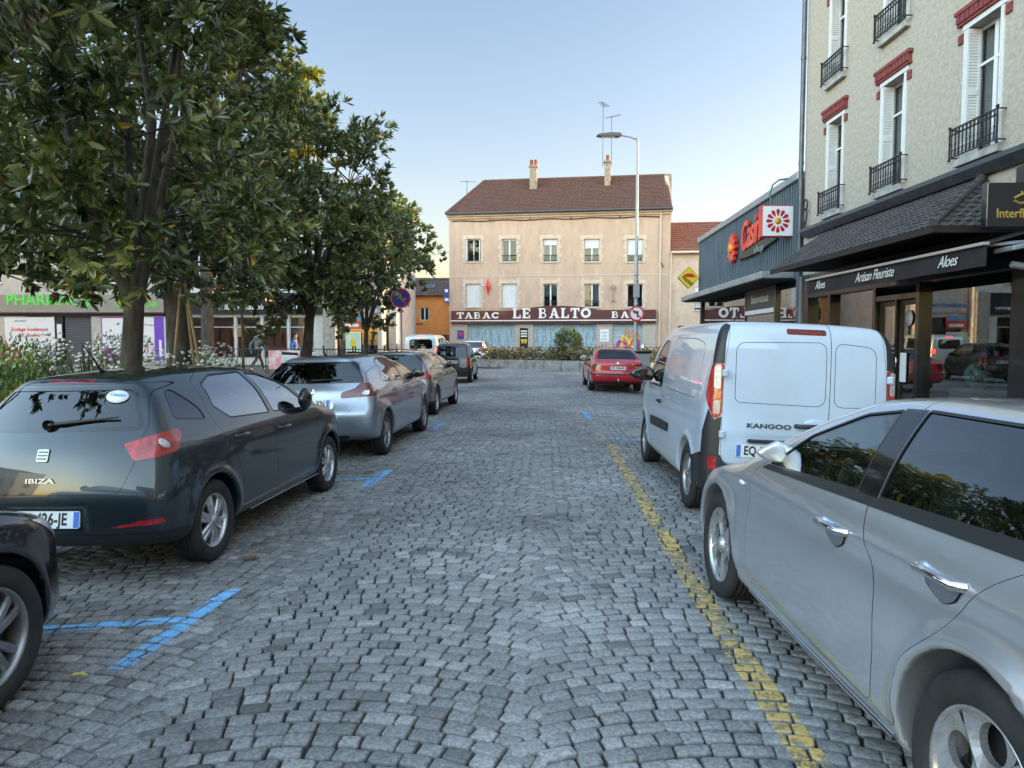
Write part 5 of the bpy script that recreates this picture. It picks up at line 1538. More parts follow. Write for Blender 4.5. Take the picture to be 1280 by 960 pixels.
M_pvc = P('white_pvc', (.74, .75, .77), .35)
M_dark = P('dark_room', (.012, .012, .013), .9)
M_iron = P('wrought_iron', (.012, .012, .013), .5)
M_pane = glass('window_pane', (.62, .66, .66), 1.52)
M_shop = glass('shop_glass', (.66, .70, .68), 2.1)
M_curtain = P('curtain', (.58, .57, .55), .9, var=.12, scale=6, stretch=(30, 1, 1))
M_tile_beige = P('wall_tiles_beige', (.46, .41, .35), .5, var=.1, scale=9)
M_bordeaux = P('bordeaux_sign', (.085, .010, .018), .35, coat=.3, var=.1, scale=5)
M_letter = P('letter_white', (.80, .79, .76), .5)
M_shutter = P('shutter_metal', (.40, .47, .51), .5, .35, var=.12, scale=7)
M_graf = P('graffiti_blue', (.15, .33, .43), .6); M_graf2 = P('graffiti_pale', (.36, .52, .58), .6)
M_mag = P('graffiti_magenta', (.45, .02, .22), .6); M_gyel = P('graffiti_yellow', (.75, .55, .02), .6); M_gor = P('graffiti_orange', (.7, .2, .03), .6)
M_red = P('sign_red', (.62, .02, .03), .4, coat=.3); M_signwhite = P('sign_white', (.78, .79, .80), .4); M_signyel = P('sign_yellow', (.80, .55, .02), .4)
M_blue = M_blue
M_signblue = P('sign_blue', (.02, .06, .36), .4)
M_orange = P('render_orange', (.85, .33, .10), .9, var=.08, scale=2, bump=.15, bscale=50)
M_brown = P('brown_band', (.11, .065, .045), .8)
M_black = P('black_cladding', (.010, .010, .012), .35, coat=.25)
M_awn = P('awning_cloth', (.020, .014, .015), .8, var=.2, scale=3)
M_gold = P('gold_letter', (.62, .42, .10), .35, .5)
M_rough = P('roughcast', (.41, .37, .31), .92, var=.17, scale=11, bump=.55, bscale=26, detail=9)
M_steel = P('galvanised_steel', (.33, .35, .37), .5, .3, var=.1, scale=8)
M_cas = P('ribbed_cladding', (.115, .165, .205), .5, .25, var=.14, scale=2.5, stretch=(1, 1, .3))

def facade_root(name, label, cat, left, rotz, z):
    return thing(name, label, cat, (left[0], left[1], z), rotz)
def wall(name, w, h, holes, mat, root, depth=.28, x0=0.0, z0=0.0, y=0.0):
    """outer face at local y; holes = (x0, x1, z0, z1); reveals run inwards"""
    b = MB()
    xs = sorted({x0, x0 + w} | {v for q in holes for v in q[:2]}); zs = sorted({z0, z0 + h} | {v for q in holes for v in q[2:4]})
    xs = [v for v in xs if x0 <= v <= x0 + w]; zs = [v for v in zs if z0 <= v <= z0 + h]
    for i in range(len(xs) - 1):
        for j in range(len(zs) - 1):
            cx, cz = (xs[i] + xs[i + 1]) / 2, (zs[j] + zs[j + 1]) / 2
            if any(q[0] < cx < q[1] and q[2] < cz < q[3] for q in holes): continue
            b.add([(xs[i], y, zs[j]), (xs[i + 1], y, zs[j]), (xs[i + 1], y, zs[j + 1]), (xs[i], y, zs[j + 1])], [(0, 1, 2, 3)])
    for a, c, e, f in [q[:4] for q in holes]:
        d = y + depth
        b.add([(a, y, e), (c, y, e), (c, y, f), (a, y, f), (a, d, e), (c, d, e), (c, d, f), (a, d, f)], [(0, 4, 5, 1), (1, 5, 6, 2), (2, 6, 7, 3), (3, 7, 4, 0)])
    bm_o = b.build(name, mat, root)
    bm = bmesh.new(); bm.from_mesh(bm_o.data); bmesh.ops.remove_doubles(bm, verts=bm.verts, dist=1e-4); bm.to_mesh(bm_o.data); bm.free()
    return bm_o
def shell(root, w, d, h, mat, inner=None, y=0.0, front_open=True):
    """side, back and top walls behind a facade, with a dark inside"""
    b = MB(); t = .25
    b.box(0.003, t, y + .01, y + d, 0, h - .003); b.box(w - t, w - .003, y + .01, y + d, 0, h - .003); b.box(t, w - t, y + d - t, y + d, 0, h - .003); b.box(t, w - t, y + .3, y + d - t, h - .3, h - .006)
    return b.build('side_walls', mat, root)
def window(root, x0, x1, z0, z1, y, mats=None, open_=False, curtain=0.0, blind=0.0, rail=False, leaves=2, sill=True, sill_mat=None, dark=True):
    """a casement with frame and panes at local depth y; returns the frame"""
    t = .055; b = MB()
    b.box(x0, x1, y, y + .06, z0, z0 + t); b.box(x0, x1, y, y + .06, z1 - t, z1); b.box(x0, x0 + t, y, y + .06, z0 + t, z1 - t); b.box(x1 - t, x1, y, y + .06, z0 + t, z1 - t)
    xm = (x0 + x1) / 2
    if leaves == 2 and not open_: b.box(xm - .05, xm + .05, y - .012, y + .055, z0 + t, z1 - t)
    if open_:
        b.box(x0 + t, x0 + t + .05, y - .35, y - .002, z0 + t, z1 - t); b.box(x1 - t - .05, x1 - t, y - .2, y - .002, z0 + t, z1 - t)
        b.box(xm - .03, xm + .03, y + .005, y + .05, z0 + t, z1 - t)
    fr = b.build('window', M_pvc, root)
    p = MB(); p.box(x0 + t * .5, x1 - t * .5, y + .028, y + .034, z0 + t * .5, z1 - t * .5); p.build('pane', M_pane, fr)
    if curtain:
        c = MB(); n = 26
        for k in range(n):
            xa, xb = x0 + .06 + (x1 - x0 - .12) * k / n, x0 + .06 + (x1 - x0 - .12) * (k + 1) / n
            ya, yb = y + .11 + .018 * math.sin(k * 1.9), y + .11 + .018 * math.sin((k + 1) * 1.9)
            c.add([(xa, ya, z1 - (z1 - z0) * curtain), (xb, yb, z1 - (z1 - z0) * curtain), (xb, yb, z1 - .05), (xa, ya, z1 - .05)], [(0, 1, 2, 3)])
        c.build('curtain', M_curtain, fr)
    if blind:
        c = MB(); n = max(2, int((z1 - z0) * blind / .05))
        for k in range(n): c.box(x0 + .02, x1 - .02, y - .055, y - .04 + .006, z1 - .05 * (k + 1) + .004, z1 - .05 * k)
        c.build('roller_blind', M_white, fr)
    if sill:
        s_ = MB(); s_.box(x0 - .08, x1 + .08, -.07, y, z0 - .07, z0 - .002); s_.build('sill', sill_mat or M_plaster_line, fr)
    if rail:
        r = MB(); zt = z0 + .42
        for zz in (z0 + .06, zt): r.box(x0 + .01, x1 - .01, .02, .045, zz, zz + .03)
        k = x0 + .08
        while k < x1 - .03:
            r.box(k, k + .018, .025, .04, z0 + .09, zt); k += .11
        r.build('guard_rail', M_iron, fr)
    return fr
def courses(name, quad, n, mat, root, thick=.05, wave=0.0):
    """tiled slope: quad = lower-left, lower-right, upper-right, upper-left (seen from outside), n overlapping courses"""
    a, b_, c, d = [Vector(p) for p in quad]
    nrm = (b_ - a).cross(d - a).normalized()
    m = MB()
    for k in range(n):
        t0, t1 = k / n, min(1.0, (k + 1.18) / n)
        p = [a.lerp(d, t0), b_.lerp(c, t0), b_.lerp(c, t1), a.lerp(d, t1)]
        off = [nrm * thick, nrm * thick, nrm * .012, nrm * .012]
        q = [p[i] + off[i] for i in range(4)]
        if wave:
            L_ = (q[1] - q[0]).length; w = max(2, int(L_ / wave))
            for j in range(w):
                s0, s1 = j / w, (j + 1) / w
                j1, j2 = random.uniform(-.006, .006), random.uniform(-.006, .006)
                A, B_, C, D = q[0].lerp(q[1], s0), q[0].lerp(q[1], s1), q[3].lerp(q[2], s1), q[3].lerp(q[2], s0)
                M1, M2 = A.lerp(B_, .35) + nrm * (.028 + j1), D.lerp(C, .35) + nrm * .02
                m.add([A, M1, B_, C, M2, D, A - nrm * (thick + .01), B_ - nrm * (thick + .01)], [(0, 1, 4, 5), (1, 2, 3, 4), (6, 7, 2, 1, 0)])
        else:
            m.add(q + [q[0] - nrm * thick, q[1] - nrm * thick], [(0, 1, 2, 3), (4, 5, 1, 0)])
    return m.build(name, mat, root)
def slab_letters(root, name, word, cx, cz, h, mat, y, adv=1.0):
    """heavy slab-serif capitals built from strokes; x along the facade, at local depth y"""
    S_ = .24
    def ser(x, z, w=.30): return [('r', x - w / 2, x + w / 2, z, z + .11)]
    G = {'T': (.86, [('r', .33, .57, 0, 1), ('r', 0, .90, .84, 1), ('r', 0, .13, .66, 1), ('r', .77, .90, .66, 1), ('r', .2, .7, 0, .11)]),
         'L': (.80, [('r', .08, .32, 0, 1), ('r', 0, .45, .89, 1), ('r', 0, .80, 0, .14), ('r', .67, .80, 0, .34)]),
         'E': (.82, [('r', .08, .32, 0, 1), ('r', 0, .80, .86, 1), ('r', 0, .80, 0, .14), ('r', .3, .62, .43, .57), ('r', .68, .80, .68, 1), ('r', .68, .80, 0, .32), ('r', .52, .62, .36, .64)]),
         'A': (1.02, [('p', [(.40, 1), (.62, 1), (.96, 0), (.70, 0)]), ('p', [(.40, 1), (.50, .86), (.26, 0), (.10, 0)]), ('r', .25, .75, .27, .39), ('r', 0, .36, 0, .11), ('r', .62, 1.04, 0, .11)]),
         'B': (.92, [('r', .08, .32, 0, 1), ('r', 0, .2, .89, 1), ('r', 0, .2, 0, .11), ('a', .46, .75, .25, .17, -90, 90), ('a', .50, .28, .28, .18, -90, 90), ('r', .3, .48, .87, 1), ('r', .3, .48, .47, .58), ('r', .3, .52, 0, .12)]),
         'C': (.92, [('a', .48, .5, .5, .30, 42, 318), ('r', .72, .84, .62, .96), ('r', .76, .85, .10, .28)]),
         'O': (1.02, [('a', .5, .5, .5, .29, 0, 360)]),
         'R': (.98, [('r', .08, .32, 0, 1), ('r', 0, .2, .89, 1), ('r', 0, .42, 0, .11), ('a', .48, .74, .26, .16, -90, 90), ('r', .3, .5, .86, 1), ('r', .3, .5, .48, .60), ('p', [(.46, .52), (.62, .48), (.98, 0), (.68, 0)])]),
         ' ': (.5, [])}
    w = sum(G[c][0] + .16 for c in word) * h * adv; x = cx - w / 2
    b = MB()
    for i, c in enumerate(word):
        adv_, st = G[c]
        for q, s_ in enumerate(st):
            yy = y - .03 - .0007 * q
            if s_[0] == 'r': b.box(x + s_[1] * h * adv, x + s_[2] * h * adv, yy, y, cz + (s_[3] - .5) * h, cz + (s_[4] - .5) * h)
            elif s_[0] == 'p': b.prism([(x + p[0] * h * adv, cz + (p[1] - .5) * h) for p in s_[1]], 'y', yy, y)
            else:
                _, ax, az, ro, ri, a0, a1 = s_
                n = 14; pts = []
                for k in range(n):
                    t0, t1 = R_(a0 + (a1 - a0) * k / n), R_(a0 + (a1 - a0) * (k + 1) / n)
                    P4 = [(x + (ax + r * math.cos(t)) * h * adv, cz + (az + r * math.sin(t) - .5) * h) for r, t in ((ri * .9, t0), (ro, t0), (ro, t1), (ri * .9, t1))]
                    b.prism(P4, 'y', yy, y)
        x += (adv_ + .16) * h * adv
    return b.build(name, mat, root)
def scribble(root, name, x0, x1, z0, z1, y, n, mat, r=.03, seed=1):
    rd = random.Random(seed); b = MB()
    for k in range(n):
        cx = x0 + (x1 - x0) * (k + .5) / n; w = (x1 - x0) / n * rd.uniform(.55, .8); h = (z1 - z0) * rd.uniform(.35, .5)
        cz = (z0 + z1) / 2 + rd.uniform(-.1, .1) * (z1 - z0); pts = []
        ph = rd.uniform(0, 6.28); m = rd.choice((2, 3, 3)); am = rd.uniform(.15, .4)
        for q in range(25):
            t = q / 24 * 2 * math.pi * rd.choice((.8, .95, 1.0)) if False else q / 24 * 2 * math.pi * .93
            rr = 1 + am * math.sin(m * t + ph)
            pts.append((cx + w * .6 * rr * math.cos(t + ph), y, cz + h * rr * math.sin(t + ph)))
        b.tube(pts, r, 5)
    for v in b.V: v.y = y - .012 + (v.y - y) * .3
    return b.build(name, mat, root)
def roller_shutter(root, x0, x1, z0, z1, y, mat=None, name='roller_shutter'):
    b = MB(); z = z0
    while z < z1 - .02:
        b.add([(x0, y, z), (x1, y, z), (x1, y - .02, z + .045), (x0, y - .02, z + .045), (x1, y, z + .09), (x0, y, z + .09)], [(0, 1, 2, 3), (3, 2, 4, 5)]); z += .09
    return b.build(name, mat or M_shutter, root)
def poster(root, name, x0, x1, z0, z1, y, mat, edge=None):
    b = MB(); b.box(x0, x1, y - .015, y, z0, z1); o = b.build(name, mat, root)
    if edge:
        e = MB(); w = .06
        for q in ((x0, x1, z0, z0 + w), (x0, x1, z1 - w, z1), (x0, x0 + w, z0 + w, z1 - w), (x1 - w, x1, z0 + w, z1 - w)): e.box(q[0], q[1], y - .022, y - .014, q[2], q[3])
        e.build('border', edge, o)
    return o
def ltext(root, name, s, x, z, y, size, mat, **k):
    return text_obj(name, s, size, mat, Matrix.Translation((x, y, z)) @ FACE_STREET, root, **k)
def aerial(root, x, y, z0, h, n=5, w=.5, rot=0.0, name='aerial'):
    b = MB(); b.tube([(x, y, z0), (x, y, z0 + h)], .022, 6)
    c, s_ = math.cos(rot), math.sin(rot)
    b.tube([(x - c * .5, y - s_ * .5, z0 + h - .1), (x + c * .7, y + s_ * .7, z0 + h - .1)], .014, 5)
    for k in range(n):
        t = -.45 + 1.1 * k / (n - 1); l = w * (.5 + .3 * k / n)
        b.tube([(x + c * t - s_ * l * .5, y + s_ * t + c * l * .5, z0 + h - .1), (x + c * t + s_ * l * .5, y + s_ * t - c * l * .5, z0 + h - .1)], .01, 4)
    return b.build(name, M_iron, root)
def chimney(root, x, y, z0, z1, w, d, pots, name='chimney'):
    b = MB(); b.box(x - w / 2, x + w / 2, y - d / 2, y + d / 2, z0, z1); o = b.build(name, M_chim, root, .02)
    b = MB(); b.box(x - w / 2 - .07, x + w / 2 + .07, y - d / 2 - .07, y + d / 2 + .07, z1, z1 + .12)
    b.build('cap', M_chim, o, .02)
    for k in range(pots):
        px = x + (k - (pots - 1) / 2) * .3
        p = MB(); p.lathe([(.13, z1 + .12), (.11, z1 + .5), (.13, z1 + .52), (.10, z1 + .55), (.05, z1 + .55)], 10, 'z', 0, Matrix.Translation((px, y, 0))); p.build('chimney_pot', M_pot, o)
    return o

# ---- corner café building closing the street
A0, A1 = (-4.25, 48.6), (10.25, 46.5)
W_B = math.hypot(A1[0] - A0[0], A1[1] - A0[1]); RZ = math.atan2(A1[1] - A0[1], A1[0] - A0[0]); ZB = .2
bal = facade_root('corner_building', 'pink three-storey corner building with brown tiled roof over a closed bar-tabac', 'building', A0, RZ, ZB)
def fpt(px, py):                          # local (x, z) of a facade point
    r = _ray(px, py); n = Vector((-math.sin(RZ), math.cos(RZ)))
    t = (A0[0] * n.x + A0[1] * n.y) / (r[0] * n.x + r[1] * n.y)
    X, Y, Z = r[0] * t, r[1] * t, H_ + r[2] * t
    return ((X - A0[0]) * math.cos(RZ) + (Y - A0[1]) * math.sin(RZ), Z - ZB)
EAVE = 9.9
cols = [(582.4, 601), (627.4, 646), (679, 697), (730.4, 749.2), (784, 803.6)]
holes = []; wins = []
for i, (a, c) in enumerate(cols):
    for fl, (ya, yb) in enumerate(((299, 327), (355, 384))):
        x0, z1 = fpt(a, ya); x1, z0 = fpt(c, yb)
        holes.append((x0, x1, z0, z1)); wins.append((i, fl, x0, x1, z0, z1))
shopz = fpt(690, 402)[1]
shut = [(fpt(584.7, 400)[0], fpt(643.7, 400)[0]), (fpt(667, 400)[0], fpt(745.8, 400)[0]), (fpt(765.8, 400)[0], fpt(803, 400)[0])]
holes += [(a, c, .0, shopz) for a, c in shut]
wall('wall', W_B, EAVE, holes, M_render_pink, bal, .3)
shell(bal, W_B, 9.5, EAVE, M_render_pink)
for i, fl, x0, x1, z0, z1 in wins:
    if fl == 0:
        window(bal, x0, x1, z0, z1, .16, open_=(i == 0), curtain=(0, 0, .95, .9, 0)[i], blind=(0, .06, .3, .42, .78)[i], rail=True)
    else:
        window(bal, x0, x1, z0, z1, .16, curtain=(0, 0, .5, .8, 0)[i], blind=(1.0, 1.0, 0, 0, 0)[i], rail=i > 1)
    q = MB()                              # raised plaster blocks round the opening
    for zz in np.arange(z0, z1 + .15, .28):
        w1 = .26 if int(round((zz - z0) / .28)) % 2 else .17
        q.box(x0 - w1, x0 - .01, -.028, 0, zz, zz + .255); q.box(x1 + .01, x1 + w1, -.028, 0, zz, zz + .255)
    q.box(x0 - .2, x1 + .2, -.03, 0, z1 + .02, z1 + .26)
    q.build('window_surround', M_surround, bal)
b = MB(); zc = fpt(690, 329)[1] - .45; b.box(0, W_B, -.02, 0, fpt(690, 345)[1], fpt(690, 345)[1] + .05); b.build('string_course', M_plaster_line, bal)
b = MB(); b.box(-.15, W_B + .12, -.22, .1, EAVE - .16, EAVE - .01); b.box(-.08, W_B + .06, -.10, .05, EAVE - .30, EAVE - .165); b.build('cornice', M_render_pink2, bal)
b = MB(); b.tube([(-.12, -.34, EAVE + .02), (W_B + .1, -.34, EAVE + .02)], .08, 8); b.build('gutter', M_zinc, bal)
RY, RH = 4.6, 13.25 - ZB
roof = courses('roof', [(-.12, -.38, EAVE), (W_B + .05, -.38, EAVE), (W_B + .05, RY, RH), (1.55, RY, RH)], 24, M_roof, bal, .05, .28)
courses('roof_hip', [(-.12, 9.7, EAVE), (-.12, -.38, EAVE), (1.55, RY, RH), (1.55, RY + .01, RH)], 20, M_roof, bal, .05, .3)
courses('roof_back', [(W_B + .05, 9.7, EAVE), (-.12, 9.7, EAVE), (1.55, RY, RH), (W_B + .05, RY, RH)], 12, M_roof, bal)
b = MB(); b.add([(W_B, 0, EAVE), (W_B, 9.5, EAVE), (W_B, RY, RH - .05)], [(0, 1, 2)]); b.add([(W_B + .12, -.3, EAVE - .05), (W_B + .12, RY, RH + .12), (W_B - .16, RY, RH + .12), (W_B - .16, -.3, EAVE - .05)], [(0, 1, 2, 3)]); b.build('gable', M_render_pink2, bal)
b = MB(); b.tube([(1.55, RY, RH + .03), (W_B + .05, RY, RH + .03)], .13, 8); b.tube([(-.12, -.38, EAVE + .03), (1.55, RY, RH + .03)], .11, 8); b.build('ridge_tiles', M_roof, bal)
chimney(bal, fpt(661, 240)[0] - .05, 3.2, RH - 1.6, RH + .55, .5, .45, 2)
chimney(bal, fpt(758.5, 235)[0], 3.4, RH - 1.3, RH + .75, .42, .45, 1)
chimney(bal, .15, 5.0, EAVE, 11.6, .6, .5, 1)
b = MB(); b.box(W_B - .1, W_B + .35, RY - .3, RY + .3, EAVE, RH + .1); b.build('chimney', M_chim, bal, .02)
aerial(bal, .2, 5.0, 12.0, 1.3, 5, .5, .2); aerial(bal, fpt(752, 235)[0], 3.4, RH + .5, 4.4, 7, .8, 1.2); aerial(bal, fpt(763.5, 235)[0], 3.4, RH + .5, 3.5, 8, .55, -.5)
# shop front band, arched over the name
zb0, zb1 = fpt(690, 400)[1], fpt(690, 388)[1]
xa, xb = fpt(565, 395)[0], fpt(819.5, 395)[0]
xa1, xb1 = fpt(646, 395)[0], fpt(748, 395)[0]; zt_ = fpt(690, 382.5)[1]
pts = [(xa, zb0), (xb, zb0), (xb, zb1), (xb1, zb1)] + [(xb1 + (xa1 - xb1) * k / 12, zb1 + (zt_ - zb1) * math.sin(math.pi * k / 12) ** .75) for k in range(1, 12)] + [(xa1, zb1), (xa, zb1)]
b = MB(); b.prism(pts, 'y', -.26, -.003); sg_ = b.build('shop_sign', M_bordeaux, bal)
b = MB(); b.box(xa - .02, xb + .02, -.30, -.004, zb0 - .07, zb0 - .003); b.build('sign_trim', M_letter, sg_)
b = MB(); b.box(xa, xb, -.20, -.004, zb0 - .24, zb0 - .073); b.build('sign_base', M_bordeaux, sg_)
slab_letters(sg_, 'lettering', 'TABAC', fpt(599, 395)[0], (zb0 + zb1) / 2 + .0, .42, M_letter, -.263, 1.28)
slab_letters(sg_, 'lettering', 'LE BALTO', fpt(691, 392)[0], (zb0 + zt_) / 2 - .02, .66, M_letter, -.263, 1.0)
slab_letters(sg_, 'lettering', 'BAR', fpt(782, 395)[0], (zb0 + zb1) / 2, .42, M_letter, -.263, 1.28)
for k, (a, c) in enumerate(shut):
    s_ = roller_shutter(bal, a + .01, c - .01, 0, shopz, .10)
    if k < 2:
        scribble(s_, 'graffiti', a + .15, c - .15, .95, shopz - .15, .07, 6 + k, M_graf, .022, 5 + k); scribble(s_, 'graffiti', a + .3, c - .3, .7, shopz - .5, .074, 5 + k, M_graf2, .05, 15 + k)
    else:
        for q, (mt, r) in enumerate(((M_mag, .09), (M_gyel, .07), (M_gor, .05))): scribble(s_, 'graffiti', a + .3 + .2 * q, c - .2, .4 + .25 * q, 1.7 + .2 * q, .065 - .004 * q, 2, mt, r, 31 + q)
pil = [(.05, shut[0][0]), (shut[0][1], shut[1][0]), (shut[1][1], shut[2][0]), (shut[2][1], xb)]
for a, c in pil:
    b = MB(); nx = max(1, int(round((c - a) / .35)))
    for i in range(nx):
        for j in range(9):
            x0, x1 = a + (c - a) * i / nx, a + (c - a) * (i + 1) / nx
            b.box(x0 + .006, x1 - .006, -.03, -.002, .3 * j + .01, min(.3 * j + .294, shopz))
    b.build('tiled_pier', M_tile_beige, bal)
p_ = poster(bal, 'poster', fpt(572, 430)[0], fpt(580, 430)[0], fpt(575, 424)[1], fpt(575, 413)[1], -.032, M_signblue); 
b = MB(); b.ball(((fpt(572, 430)[0] + fpt(580, 430)[0]) / 2, -.05, fpt(575, 418.5)[1]), (.13, .008, .16)); b.build('poster_motif', M_red, p_)
x0, x1 = fpt(650, 430)[0], fpt(660, 430)[0]; p_ = poster(bal, 'poster', x0, x1, fpt(655, 436)[1], fpt(655, 410)[1], -.032, M_dark)
ltext(p_, 'lettering', '99', (x0 + x1) / 2, fpt(655, 427)[1], -.049, .42, M_gyel, bold=.015)
for k in range(3):
    b = MB(); b.box(x0 + .06, x1 - .06, -.052, -.047, fpt(655, 413 + k * 3.2)[1] - .09, fpt(655, 413 + k * 3.2)[1]); b.build('poster_panel', M_signwhite, p_)
x0, x1 = fpt(750, 430)[0], fpt(761, 430)[0]; p_ = poster(bal, 'poster', x0, x1, fpt(755, 427)[1], fpt(755, 411.5)[1], -.032, M_signwhite)
for k in range(3):
    b = MB(); b.box(x0 + .1 + .05 * (k % 2), x1 - .12, -.052, -.047, fpt(755, 415 + k * 4)[1] - .1, fpt(755, 415 + k * 4)[1]); b.build('poster_panel', M_graf2, p_)
# red tobacco lozenge, wall light, hanging sign, cables, downpipe
xc, zc = fpt(611, 358.5); b = MB(); hh = .62; b.add([(xc, -.25, zc - hh), (xc + .16, -.25, zc), (xc, -.25, zc + hh), (xc - .16, -.25, zc), (xc, -.36, zc), (xc, -.14, zc)], [(0, 1, 4), (1, 2, 4), (2, 3, 4), (3, 0, 4), (1, 0, 5), (2, 1, 5), (3, 2, 5), (0, 3, 5)])
b.build('tobacco_lozenge', M_red, bal)
xc, zc = fpt(766.6, 366); b = MB()
b.ball((xc, -.2, zc + .35), (.16, .06, .22)); b.tube([(xc, -.2, zc + .2), (xc + .08, -.2, zc), (xc - .05, -.2, zc - .2), (xc, -.2, zc - .42)], .045, 6); b.ball((xc, -.2, zc - .5), (.13, .05, .12)); b.build('wall_ornament', M_chim, bal)
b = MB()
za = fpt(690, 274)[1]; pts = [(x, -.05, za + .03 * math.sin(x * 2.1)) for x in np.linspace(.2, W_B - .6, 40)]; b.tube(pts, .028, 5)
for x in (2.8, 5.5, 8.2, 11.4): b.tube([(x, -.05, za), (x, -.05, za + .12)], .03, 5)
b.build('facade_cable', M_iron, bal)
b = MB(); b.tube([(W_B - .65, -.05, za), (W_B - .62, -.05, 6.6), (W_B - .45, -.05, 6.2)], .03, 5); b.build('facade_cable', M_iron, bal)
b = MB(); x = fpt(824.5, 390)[0]; b.tube([(x, -.09, EAVE - .1), (x, -.09, 0)], .055, 8); b.build('downpipe', M_plaster_line, bal)
# hanging blue/white sign at the left corner
b = MB(); b.box(-.22, .02, -.42, -.36, 4.0, 5.0); hs_ = b.build('hanging_sign', M_signblue, bal); b = MB(); b.box(-.2, 0, -.44, -.42, 4.1, 4.3); b.box(-.2, 0, -.44, -.42, 4.7, 4.9); b.build('sign_panel', M_signwhite, hs_)

# ---- lower house right of the café
an = facade_root('annex_house', 'lower pink house with red tiled roof and skylight to the right of the café building', 'house', A1, RZ, ZB)
zr = fpt(850, 316)[1]
wall('wall', 7.0, zr, [(1.55, 2.9, 3.4, 4.9), (.55, 1.35, 0, 2.4)], M_render_pink2, an, .2, x0=.02); shell(an, 7.0, 9, zr, M_render_pink2)
window(an, 1.55, 2.9, 3.4, 4.9, .1, blind=.9, rail=True)
b = MB(); b.box(.56, 1.34, .08, .12, .02, 2.38); b.build('door', P('door_brown', (.09, .02, .02), .6), an)
courses('roof', [(.0, -.2, zr), (7.1, -.2, zr), (7.1, 4.2, zr + 2.6), (.0, 4.2, zr + 2.6)], 14, M_roof_red, an, .05, .26)
b = MB(); T = Matrix.Translation((2.3, .75, zr + .62)) @ Matrix.Rotation(math.atan2(2.6, 4.4), 4, 'X'); b.box(-.45, .45, 0, .8, .03, .14, 0, T); sk = b.build('skylight', M_zinc_pale, an); b = MB(); b.box(-.37, .37, .07, .73, .142, .15, 0, T); b.build('pane', M_pane, sk)
b = MB(); b.tube([(0.05, -.28, zr), (7.1, -.28, zr)], .08, 8); b.tube([(.1, -.1, zr), (.05, -.12, zr - .4), (.0, -.12, 0)], .05, 8); b.build('gutter', M_plaster_line, an)
# ---- supermarket with ribbed cladding (right, beyond the flower shop)
C_near, C_far = Vector((8.02, 19.9)), Vector((8.6, 32.7))
WC = (C_near - C_far).length; RZC = math.atan2((C_near - C_far).y, (C_near - C_far).x); ZC = .1
cas = facade_root('supermarket', 'low supermarket with blue-grey ribbed cladding and a red name sign', 'shop', C_far, RZC, ZC)
ZT, ZF = 5.95, 3.5
b = MB()
x = 0.0
while x < WC - .01:                        # standing ribs
    b.box(x, x + .07, -.09, -.002, ZF + .03, ZT); x += .22
b.add([(0, 0, ZF - .25), (WC, 0, ZF - .25), (WC, 0, ZT), (0, 0, ZT)], [(0, 1, 2, 3)])
b.add([(0, 0, 0), (0, 0, ZT), (0, 12, ZT), (0, 12, 0)], [(0, 1, 2, 3)]); b.add([(0, 0, ZT), (WC, 0, ZT), (WC, 12, ZT), (0, 12, ZT)], [(0, 1, 2, 3)]); b.add([(0, 12, 0), (0, 12, ZT), (WC, 12, ZT), (WC, 12, 0)], [(0, 1, 2, 3)]); b.add([(WC, 0, 0), (WC, 12, 0), (WC, 12, ZT), (WC, 0, ZT)], [(0, 1, 2, 3)])
b.build('cladding', M_cas, cas)
b = MB(); b.box(-.12, WC, -.16, .3, ZT, ZT + .22); b.box(-.12, -.002, .3, 12, ZT, ZT + .22); b.build('parapet_cap', M_zinc_pale, cas, .02)
b = MB(); b.box(.45, WC - .5, -.95, .0, ZF - .22, ZF - .01); b.build('canopy', M_zinc_pale, cas, .02)
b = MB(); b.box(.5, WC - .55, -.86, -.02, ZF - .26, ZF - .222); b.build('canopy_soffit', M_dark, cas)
# shop front: piers, fascia, panes
def cx_(px): 
    r = _ray(px, 400); d = (C_near - C_far).normalized(); n = Vector((-d.y, d.x)); t = (C_far.x * n.x + C_far.y * n.y) / (r[0] * n.x + r[1] * n.y)
    return (Vector((r[0] * t, r[1] * t)) - C_far).dot(d)
x1, x2, x3 = cx_(931), cx_(968), cx_(996)
b = MB(); b.box(0, .25, .0, .3, 0, ZF - .25)
for xx in (x1, x2, WC - .15): b.box(xx - .06, xx + .06, .0, .2, 0, ZF - .25)
b.box(.25, WC, .05, .2, 0, .35); b.build('shop_frame', M_black, cas)
for a, c in ((.25, x1 - .06), (x2 + .06, WC - .21)):
    b = MB(); b.box(a, c, .08, .09, .35, ZF - .26); b.build('shop_window', M_shop, cas)
b = MB(); b.box(x1 + .06, x2 - .06, .02, .12, ZF - .95, ZF - .262); en = b.build('entrance_fascia', P('entrance_grey', (.06, .062, .065), .5), cas)
ltext(en, 'lettering', 'bienvenue', (x1 + x2) / 2, ZF - .6, .018, .42, M_signwhite, bold=.002, sx=1.1)
b = MB(); b.box(x1 + .07, x2 - .07, .05, .09, 0, ZF - .96); b.build('entrance_shutter', P('entrance_board', (.28, .22, .17), .6, var=.2, scale=3), cas)
b = MB(); b.box(x1 + .07, x2 - .07, -.02, .09, ZF - 1.1, ZF - .96); b.build('shutter_box', M_signwhite, cas)
b = MB(); b.box(.3, WC - .3, 1.2, 1.22, .35, 2.9); b.build('window_display', P('display_dark_red', (.10, .012, .018), .6, var=.5, scale=1.2), cas)
b = MB(); b.box(.3, WC - .3, 1.5, 1.52, 0, ZF - .3); b.build('inner_wall', M_conc, cas)
